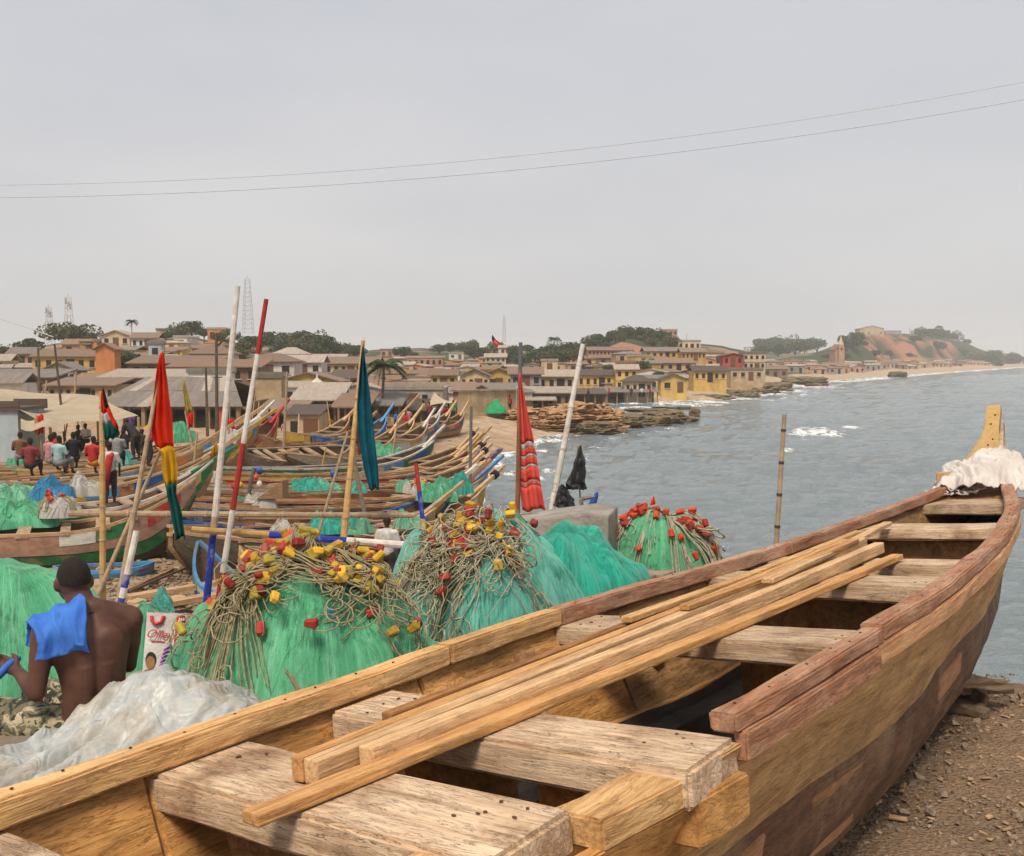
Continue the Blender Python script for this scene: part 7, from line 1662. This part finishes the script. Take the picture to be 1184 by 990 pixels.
# ------------------------------------------------------------------ trees
def leaf_mat(name, c1, c2):
    m, N, L, B = _new(name)
    gi = N.new('ShaderNodeNewGeometry'); oi = N.new('ShaderNodeObjectInfo')
    c = _ramp(N, L, gi.outputs['Random Per Island'], [(0, c2), (1, c1)]); L.new(c, B.inputs['Base Color']); B.inputs['Roughness'].default_value = .8; B.inputs['Specular IOR Level'].default_value = .15
    MATS[name] = m; return m
lm = [leaf_mat('leaf_dark', (.065, .095, .038), (.028, .045, .02)), leaf_mat('leaf_mid', (.085, .115, .045), (.04, .06, .024)), leaf_mat('leaf_dry', (.12, .12, .055), (.06, .065, .03))]
bark = rough_mat('bark', (.17, .13, .095), (.09, .07, .05), 4)
def crown_mesh(seed, flat, mat, n=1500, lobes=11):
    rnd = random.Random(seed); mb = MB(); C = []
    for k in range(lobes):
        a = rnd.uniform(0, 6.28); r = rnd.uniform(.15, .72); C.append((Vector((r * cos(a), r * sin(a), rnd.uniform(-.25, .35) * flat + (.25 - .3 * r) * flat)), rnd.uniform(.26, .46)))
    for i in range(n):
        c, r = rnd.choice(C); d = Vector((rnd.gauss(0, 1), rnd.gauss(0, 1), rnd.gauss(0, 1))).normalized(); p = c + Vector((d.x, d.y, d.z * flat * 1.1)) * r * rnd.uniform(.72, 1.08)
        s = rnd.uniform(.045, .085); u = Vector((rnd.gauss(0, 1), rnd.gauss(0, 1), rnd.gauss(0, 1))).normalized(); v = d.cross(u); v = v.normalized() if v.length > .1 else Vector((1, 0, 0)); w = v.cross(u).normalized()
        mb.add([p - v * s, p + w * s * .7, p + v * s, p - w * s * .7], [(0, 1, 2, 3)])
    return mb.mesh('crown', mat)
def trunk_mesh(seed):
    rnd = random.Random(seed); mb = MB(); mb.tube([(0, 0, -1.5), (.02, 0, -.8), (.0, .02, -.3), (.03, 0, .1)], [.085, .065, .05, .035], 7)
    for k in range(6):
        a = k * 1.05 + rnd.uniform(-.3, .3); r = rnd.uniform(.35, .6); mb.tube([(0, 0, -.55 + .08 * k), (r * .45 * cos(a), r * .45 * sin(a), -.2 + .05 * k), (r * cos(a), r * sin(a), rnd.uniform(-.05, .2))], [.035, .024, .01], 5)
    return mb.mesh('trunk', bark)
CR = [crown_mesh(s, f_, lm[s % 3]) for s, f_ in ((0, .8), (1, .7), (2, .9), (3, .62), (4, .75), (5, .55))]; TK = [trunk_mesh(s) for s in range(3)]
def tree(px, py, wpx, d, kind=None, label=None, hz=1.0):
    """crown centre pixel, crown width in pixels"""
    i = rnd.randrange(5) if kind is None else kind; p = at_d(px, py, d); R_ = wpx * d / F / 2; gz = ground(p.x, p.y); p.z = p.z if label else gz + .22 * R_ if 945 < px < 1180 else max(gz + .55 * R_, min(p.z, gz + 1.5 * R_))
    t = thing('tree', label or '%s green %s tree %s' % (('dark', 'mid', 'dry')[i % 3], ('rounded', 'spreading', 'tall', 'low', 'bushy', 'umbrella-crowned')[i], zone(px)), 'tree', p, rnd.uniform(0, 6.28), 'trees of the town and hills')
    if not label: AUTO.append(t)
    c = link('crown', CR[i], t); c.scale = (R_ * 1.15, R_ * 1.15, R_ * 1.1 * hz); k = link('trunk', TK[i % 3], t); k.scale = (R_, R_, R_ * (1.1 if hz >= 1 else 1.0)); return t
TREES = [(36, 402, 36, 165), (8, 408, 26, 160), (22, 410, 20, 150), (106, 392, 22, 185), (150, 412, 30, 118), (166, 412, 22, 120), (139, 418, 22, 118), (122, 391, 16, 158), (205, 386, 30, 210), (222, 382, 30, 215), (236, 386, 20, 210), (196, 390, 22, 205), (268, 392, 30, 180), (280, 400, 26, 170), (290, 392, 26, 190), (302, 398, 26, 190), (274, 410, 24, 150), (250, 388, 20, 195),
 (318, 395, 32, 230), (333, 399, 34, 225), (348, 393, 34, 240), (362, 396, 36, 235), (376, 401, 32, 230), (388, 405, 28, 235), (400, 406, 26, 260), (412, 407, 26, 260), (342, 407, 30, 215), (368, 408, 30, 215), (326, 408, 26, 205), (355, 404, 30, 225), (395, 411, 22, 250),
 (466, 410, 24, 290), (478, 412, 16, 280), (508, 406, 20, 360), (520, 403, 22, 380), (534, 404, 20, 380), (548, 406, 22, 370), (560, 408, 20, 300), (572, 406, 24, 330), (586, 404, 24, 330), (598, 408, 26, 280), (608, 406, 24, 290), (590, 416, 22, 240), (548, 414, 26, 280), (618, 414, 24, 240), (604, 420, 26, 220), (634, 416, 28, 225), (650, 414, 30, 220), (662, 412, 26, 225), (642, 406, 24, 260), (660, 404, 24, 262), (676, 406, 22, 255), (684, 398, 24, 270), (628, 408, 24, 250),
 (690, 392, 20, 285), (700, 396, 22, 275), (712, 392, 22, 280), (724, 388, 22, 290), (735, 386, 22, 295), (746, 386, 22, 295), (756, 388, 22, 290), (766, 391, 24, 275), (774, 397, 24, 262), (752, 397, 16, 265), (716, 399, 14, 266), (704, 419, 18, 180), (718, 420, 18, 178), (744, 419, 20, 178), (762, 424, 12, 170), (838, 403, 18, 235), (850, 404, 18, 232), (860, 406, 14, 240), (796, 392, 10, 275), (808, 390, 12, 275), (700, 403, 14, 262),
 (958, 404, 20, 470), (968, 400, 22, 500), (980, 395, 24, 510), (990, 400, 22, 490), (975, 408, 20, 460), (962, 410, 16, 440), (998, 396, 12, 530), (1012, 402, 14, 520), (1028, 398, 12, 530), (1044, 396, 14, 540), (1052, 402, 12, 540), (1066, 390, 22, 570), (1078, 389, 24, 575), (1090, 391, 24, 575), (1102, 390, 22, 585), (1110, 395, 18, 580), (1084, 396, 18, 560), (1058, 396, 14, 560), (1126, 407, 26, 480), (1140, 408, 22, 490), (1156, 400, 12, 800), (1168, 407, 22, 620), (1118, 392, 12, 600), (1150, 410, 16, 560),
 (882, 407, 26, 800), (896, 405, 28, 850), (910, 403, 30, 860), (930, 406, 30, 800), (945, 407, 26, 780), (880, 412, 20, 600), (900, 411, 24, 620), (920, 411, 26, 620), (1150, 402, 26, 900), (1170, 403, 26, 950)]
for (px, py, w_px, d_) in TREES: tree(px, py, w_px, d_ if px < 950 or d_ > 700 else max(d_, land_depth(px, 48 if py > 400 else 58 if py > 393 else 80)))
tree(82, 388, 58, 185, 5, 'big umbrella-shaped tree below the taller telecom tower', .9)
def palm(label, px, py, d, R_, hpx, seed):
    t = thing('palm_tree', label, 'palm', at_d(px, py + hpx, d)); h = hpx * d / F; rnd2 = random.Random(seed); b = Vector((0, 0, h))
    MB().tube([(.05 * h * sin(u * 1.6), 0, h * u - (.8 if u == 0 else 0)) for u in (0, .25, .5, .75, 1)], [R_ * .075, R_ * .06, R_ * .052, R_ * .048, R_ * .05], 7).build('trunk', bark, t); b = Vector((.05 * h, 0, h))
    for k in range(24):
        a = k * 2.4 + rnd2.uniform(-.2, .2); el = rnd2.uniform(-.1, 1.1); mb = MB(); ax = Vector((cos(a), sin(a), 0)); prev = b; P_l = []
        for j in range(8):
            u = j / 7; P_l.append(b + ax * R_ * u * cos(el * (1 - u * .3)) + Vector((0, 0, R_ * (u * sin(el) - .75 * u * u))))
        mb.tube(P_l, [R_ * .014] * 8, 4); sd_ = ax.cross(Vector((0, 0, 1)))
        for j in range(1, 8):
            for sg in (-1, 1):
                for f_ in (0, .5):
                    p = P_l[j - 1].lerp(P_l[j], f_); l = R_ * .26 * (1 - .45 * abs(j / 7 - .4)); q = p + sd_ * sg * l * .8 + ax * l * .35 - Vector((0, 0, l * .5)); n_ = ax * R_ * .055; mb.add([p - n_, p + n_, q], [(0, 1, 2)])
        mb.build('frond', lm[k % 2], t)
palm('coconut palm in town right of the teal flag', 442, 422, 72, 1.9, 42, 1); palm('lone tall palm on the left skyline', 152, 372, 170, 1.3, 20, 2); palm('small palm on the skyline left of wooded hill', 640, 392, 300, 2.6, 14, 3); palm('taller palm on the far headland', 1084, 378, land_depth(1084, 76), 5, 14, 4); palm('shorter palm on the far headland', 1073, 382, land_depth(1073, 76), 4.5, 12, 5)
# ------------------------------------------------------------------ people on the beach
def figure(pose):
    b, s, t = MB(), MB(), MB()
    if pose == 'stand':
        hips, sh = Vector((0, 0, .90)), 1.42; legs = [((sx * .09, 0, .88), (sx * .10, .02, .48), (sx * .10, -.02, .07)) for sx in (-1, 1)]; head = Vector((0, .02, 1.60))
    elif pose == 'bend':
        hips, sh = Vector((0, 0, .86)), 1.25; legs = [((sx * .09, 0, .84), (sx * .11, .06, .46), (sx * .11, -.02, .07)) for sx in (-1, 1)]; head = Vector((0, .42, 1.30))
    else:
        hips, sh = Vector((0, 0, .12)), .62; legs = [((sx * .09, .02, .10), (sx * .14, .42, .16), (sx * .14, .46, -.26)) for sx in (-1, 1)]; head = Vector((0, .06, .80))
    top = Vector((0, .34 if pose == 'bend' else .01, sh))
    b.capsule(hips, .13, hips.lerp(top, .5), .12); b.capsule(hips.lerp(top, .5), .13, top - Vector((0, 0, .08)), .14); b.capsule(top + Vector((-.16, 0, -.04)), .06, top + Vector((.16, 0, -.04)), .06); b.capsule(top, .05, head - Vector((0, 0, .06)), .05); b.ball(head, (.078, .095, .115), 12, 8); b.ball(head + Vector((0, .06, -.05)), (.05, .05, .06), 8, 6); b.ball(head + Vector((0, .10, -.01)), .015, 6, 4)
    for sx in (-1, 1): b.ball(head + Vector((sx * .08, 0, -.01)), (.014, .022, .03), 6, 5)
    for l in legs:
        b.capsule(l[0], .085, l[1], .058); b.capsule(l[1], .055, l[2], .038); b.capsule(Vector(l[2]), .04, Vector(l[2]) + Vector((0, .14, -.03)), .035)
    for sx in (-1, 1):
        S = top + Vector((sx * .19, 0, -.05)); E_ = S + Vector((sx * .06, .03 if pose != 'sit' else .06, -.27)); W_ = E_ + (Vector((-sx * .01, .08, -.24)) if pose == 'stand' else Vector((-sx * .1, .22, -.02) if pose == 'sit' else (0, .15, -.2)))
        b.capsule(S, .05, E_, .038); b.capsule(E_, .037, W_, .027); b.capsule(W_, .03, W_ + (W_ - E_).normalized() * .09, .026)
        for k in range(4): f0 = W_ + (W_ - E_).normalized() * .09 + Vector((0, (k - 1.5) * .018, 0)); b.capsule(f0, .010, f0 + (W_ - E_).normalized() * .06, .008, 6)
        th_ = W_ + (W_ - E_).normalized() * .03; b.capsule(th_, .012, th_ + Vector((-sx * .03, .03, -.03)), .009, 6)
        s.capsule(S, .066, S.lerp(E_, .75), .062)
    s.capsule(hips + (top - hips) * .12, .155, hips.lerp(top, .55), .148); s.capsule(hips.lerp(top, .5), .150, top - Vector((0, 0, .09)), .155); s.capsule(top + Vector((-.15, 0, -.05)), .072, top + Vector((.15, 0, -.05)), .072)
    t.capsule(hips + Vector((-.05, 0, -.02)), .135, hips + Vector((.05, 0, -.02)), .135)
    for l in legs: t.capsule(l[0], .10, l[1], .078); t.capsule(l[1], .078, Vector(l[1]).lerp(Vector(l[2]), .55), .066)
    h = MB(); h.ball(head + Vector((0, -.012, .02)), (.086, .098, .112), 12, 8)
    return b, s, t, h
FIG = {}
sk2 = plain('skin_brown', (.06, .028, .02), .5)
for ps in ('stand', 'bend', 'sit'):
    b, s, t, h = figure(ps); out = []
    for nm, mb, vx in (('body', b, .016), ('shirt', s, .022), ('trousers', t, .022)):
        o = remesh(mb, nm, sk2, vx, 3); out.append(o.data); bpy.data.objects.remove(o)
    hm = h.mesh('hair', hair, True); bm = bmesh.new(); bm.from_mesh(hm); zc = sum(v.co.z for v in bm.verts) / len(bm.verts); bmesh.ops.delete(bm, geom=[v for v in bm.verts if v.co.z < zc - .01], context='VERTS'); bm.to_mesh(hm); bm.free(); out.append(hm); FIG[ps] = out
SC = {'red': (.48, .04, .035), 'white': (.62, .60, .57), 'aqua': (.36, .52, .52), 'black': (.025, .025, .03), 'grey': (.30, .29, .29), 'blue': (.05, .16, .42), 'orange': (.58, .24, .03), 'pink': (.52, .25, .25), 'green': (.05, .25, .10), 'dark': (.05, .045, .045), 'purple': (.2, .08, .3), 'yellow': (.58, .42, .04), 'brown': (.2, .10, .06), 'maroon': (.26, .05, .05)}
SM = {k: cloth_mat('cloth_' + k, c, tuple(x * .6 for x in c), 9, .05) for k, c in SC.items()}
def person(px, py, d, pose, shirt, trou, face, label=None, scale=1.0):
    p = at_d(px, py, d); t = thing('person', label or 'person in %s top %s %s' % (shirt, {'stand': 'standing', 'bend': 'bending', 'sit': 'sitting'}[pose], ('in the crowd under the tarpaulin' if px < 118 else 'by the market shed' if px < 250 else 'near the plywood shed' if px < 380 else 'by market stalls behind canoes' if px < 520 else 'on the retaining wall' if px < 620 else 'on the inner beach')), 'person', p, face, 'people on the beach')
    if not label: AUTO.append(t)
    t.scale = (scale,) * 3
    for i, (nm, mt) in enumerate((('body', sk2), ('shirt', SM[shirt]), ('trousers', SM[trou]), ('hair', hair))):
        o = link(nm, FIG[pose][i], t); o.material_slots[0].link = 'OBJECT'; o.material_slots[0].material = mt
    return t
person(128, 583, 26, 'stand', 'white', 'dark', .3, 'person in white and red top standing in canoe beside bamboo pole')
o = MB().tube([at_d(122, 566, 25.75), at_d(124, 545, 25.72), at_d(127, 528, 25.74), at_d(131, 524, 25.8)], [.05, .10, .10, .04], 8).build('red_towel', SM['red'], None, True); tag(o, 'red cloth hung over back of the person standing in canoe', 'cloth')
person(448, 689, 20, 'stand', 'white', 'dark', -.2, 'person in white shirt behind the middle net heap', 1.0)
CROWD = [(35, 541, 29, 'sit', 'maroon', 'dark', .1), (68, 538, 29.5, 'sit', 'aqua', 'grey', -.2), (63, 531, 32, 'sit', 'red', 'dark', .2), (58, 535, 31, 'sit', 'pink', 'grey', -.3), (86, 532, 31, 'sit', 'black', 'dark', .6), (108, 538, 30, 'sit', 'red', 'orange', 0), (136, 530, 31, 'sit', 'grey', 'dark', .3), (172, 540, 31, 'bend', 'red', 'dark', -1.0), (158, 532, 33, 'bend', 'dark', 'dark', 1.2), (24, 530, 33, 'sit', 'brown', 'grey', .4),
 (152, 512, 46, 'stand', 'purple', 'dark', 2.8), (145, 520, 40, 'sit', 'black', 'dark', 2.4), (166, 520, 42, 'sit', 'dark', 'dark', 2.0), (176, 524, 40, 'sit', 'white', 'dark', 2.6), (184, 520, 44, 'sit', 'black', 'grey', -2.5), (196, 522, 42, 'sit', 'dark', 'dark', 1.9), (100, 512, 45, 'sit', 'white', 'dark', 3.0), (92, 513, 46, 'sit', 'dark', 'dark', 2.6), (122, 516, 42, 'sit', 'green', 'dark', 2.7),
 (330, 514, 66, 'stand', 'pink', 'maroon', 3.0), (335, 515, 65.5, 'stand', 'white', 'white', 2.9), (341, 515, 66, 'stand', 'dark', 'dark', 3.2), (319, 505, 60, 'bend', 'blue', 'grey', 1.5), (312, 502, 64, 'stand', 'dark', 'dark', 2.8), (306, 500, 66, 'stand', 'grey', 'dark', 3.1)]
for k in range(22): CROWD.append((rnd.uniform(376, 480), rnd.uniform(499, 506), rnd.uniform(64, 74), rnd.choice(('stand', 'stand', 'sit', 'bend')), rnd.choice(list(SC)), rnd.choice(('dark', 'grey', 'brown', 'blue')), rnd.uniform(0, 6.28)))
for k in range(9): CROWD.append((rnd.uniform(486, 526), rnd.uniform(488, 495), rnd.uniform(72, 78), rnd.choice(('stand', 'bend')), rnd.choice(list(SC)), rnd.choice(('dark', 'grey')), rnd.uniform(0, 6.28)))
for k in range(7): CROWD.append((550 + k * 6.5, 478, 88, 'stand', rnd.choice(('dark', 'black', 'white', 'red', 'grey')), 'dark', rnd.uniform(0, 6.28)))
for px, py in ((680, 464), (704, 463), (730, 461), (742, 461), (656, 466), (752, 461)): p = at_z(px, py, .9); CROWD.append((px, py, p.y, 'stand', rnd.choice(('dark', 'red', 'white')), 'dark', rnd.uniform(0, 6)))
for c_ in CROWD: person(*c_)
# dark purple knob and odds and ends on the canoes
for (px, py, d, r, mt, lb) in ((300, 544, 30, .11, p_blue, 'blue buoy on the grey post among left bows'), (386, 548, 29, .12, p_blue, 'dark blue buoy left of teal flag'), (271, 562, 29, .10, fl_r, 'red round float between the leaning poles'), (278, 561, 29, .09, fl_y, 'yellow round float between the leaning poles'), (300, 560, 29, .09, p_white, 'white round float right of red and white pole'), (296, 552, 29.5, .08, fl_n, 'orange round float below the blue buoy')):
    o = MB().ball((0, 0, 0), (r, r, r * 1.25), 10, 7).build('buoy', mt, None, True, at_d(px, py, d)); tag(o, lb, 'buoy')
o = MB().box((0, 0, 0), (.62, .1, .5), Matrix.Rotation(.3, 3, 'Y'), .02).build('board', p_white, None, loc=at_d(266, 503, 36), bevel=.01); tag(o, 'white square panel on canoe behind the leaning poles', 'panel')
mb = MB(); c = at_d(316, 566, 29); ob = thing('wedge_block', 'brown wedge shaped wooden block on the middle canoes', 'block', c)
o = MB().add([(-.45, -.3, -.25), (.35, -.3, -.25), (.35, -.3, .3), (-.35, .3, -.25), (.4, .3, -.25), (.4, .3, .28)], [(0, 1, 2), (3, 5, 4), (0, 3, 4, 1), (1, 4, 5, 2), (0, 2, 5, 3)]).build('wedge', b_wood, ob)
# ------------------------------------------------------------------ overhead cables
wm = plain('cable_sheath', (.55, .55, .56), .7)
def cable(label, pts, d, r):
    P_ = []; n = 40
    xs_ = [p[0] for p in pts]
    for i in range(n + 1):
        x = xs_[0] + (xs_[-1] - xs_[0]) * i / n; y = 0.0
        for j, (a, b) in enumerate(pts):            # smooth curve through the measured points
            w = b
            for k, (e_, f_) in enumerate(pts):
                if k != j: w *= (x - e_) / (a - e_)
            y += w
        P_.append(at_d(x, y, d))
    o = MB().tube(P_, r, 6).build('overhead_cable', wm, None, True); tag(o, label, 'cable', 'overhead cables')
cable('upper of the two thin cables crossing the sky', [(-60, 214.5), (592, 181), (1250, 82)], 20, .0062)
cable('lower of the two thin cables crossing the sky', [(-60, 229), (592, 197), (1250, 103)], 20, .0078)
cable('short cable running down to town at the left edge', [(-40, 358), (20, 375), (62, 390)], 60, .03)
# ------------------------------------------------------------------ leave out houses, trees and people that stand wholly behind others
from mathutils.bvhtree import BVHTree
bpy.context.view_layer.update()
eye = Vector((0, 0, EYE)); rv = random.Random(5); VV = []; PP = []; OWN = []
def add_solid(ob, owner):
    M = ob.matrix_world; b0 = len(VV); VV.extend(M @ v.co for v in ob.data.vertices)
    for p in ob.data.polygons: PP.append(tuple(b0 + i for i in p.vertices)); OWN.append(owner)
for ob in list(scene.objects):
    if ob.type != 'MESH': continue
    top = ob
    while top.parent: top = top.parent
    if top.get('category') in ('house', 'shed', 'stall', 'tarpaulin', 'wall', 'rock') or ob.name == 'ground': add_solid(ob, top.name)
    elif top.get('category') == 'tree' and ob.name.startswith('trunk'): add_solid(ob, top.name)
tree_ = BVHTree.FromPolygons(VV, PP)
def shown(t):
    hits = 0; cat = t['category']
    for c in t.children:
        if c.type != 'MESH' or not c.data.vertices: continue
        M = c.matrix_world; vv = c.data.vertices
        for _ in range(18):
            a, b = M @ vv[rv.randrange(len(vv))].co, M @ vv[rv.randrange(len(vv))].co; p = a.lerp(b, rv.random()); q = pix(p)
            if not (0 <= q[0] <= 1184 and 0 <= q[1] <= 990): continue
            d = (p - eye); L_ = d.length; loc, nr, ix, di = tree_.ray_cast(eye, d.normalized(), L_ + 30)
            if loc is None or OWN[ix] == t.name or (cat != 'house' and di > L_ - .3): hits += 1
    return hits
score = {t.name: shown(t) for t in AUTO if t.get('category') in ('house', 'tree', 'person', 'stick')}
keep = []
for t in AUTO:
    k = score.get(t.name, 99)
    if k < 2:
        for c in list(t.children):
            for g in list(c.children): bpy.data.objects.remove(g)
            bpy.data.objects.remove(c)
        bpy.data.objects.remove(t)
    else: keep.append(t)
print('left out', len(AUTO) - len(keep), 'of', len(AUTO)); AUTO = keep
# ------------------------------------------------------------------ labels: a place word where look-alikes share one
ORD = ['first', 'second', 'third', 'fourth', 'fifth', 'sixth', 'seventh', 'eighth', 'ninth', 'tenth', 'eleventh', 'twelfth']
by = {}
bpy.context.view_layer.update()
for t in AUTO: by.setdefault(t['label'], []).append(t)
for lb, ts in by.items():
    if len(ts) > 1:
        ts.sort(key=lambda o: pix(o.matrix_world.translation)[0])
        for i, o in enumerate(ts):
            o['label'] = lb + (', the left one' if len(ts) == 2 and i == 0 else ', the right one' if len(ts) == 2 else ', %s from left' % (ORD[i] if i < 12 else str(i + 1) + 'th'))
# ------------------------------------------------------------------ sea haze
hz_ = MB().box((0, 1250, 26), (8000, 2700, 64)).build('haze'); stuff(hz_)
m = bpy.data.materials.new('sea_haze'); m.use_nodes = True; N, L = m.node_tree.nodes, m.node_tree.links; N.clear()
ou = N.new('ShaderNodeOutputMaterial'); pv = N.new('ShaderNodeVolumePrincipled'); pv.inputs['Color'].default_value = (1, 1, 1, 1); pv.inputs['Density'].default_value = .00035; pv.inputs['Anisotropy'].default_value = .0
L.new(pv.outputs[0], ou.inputs['Volume']); hz_.data.materials.append(m)
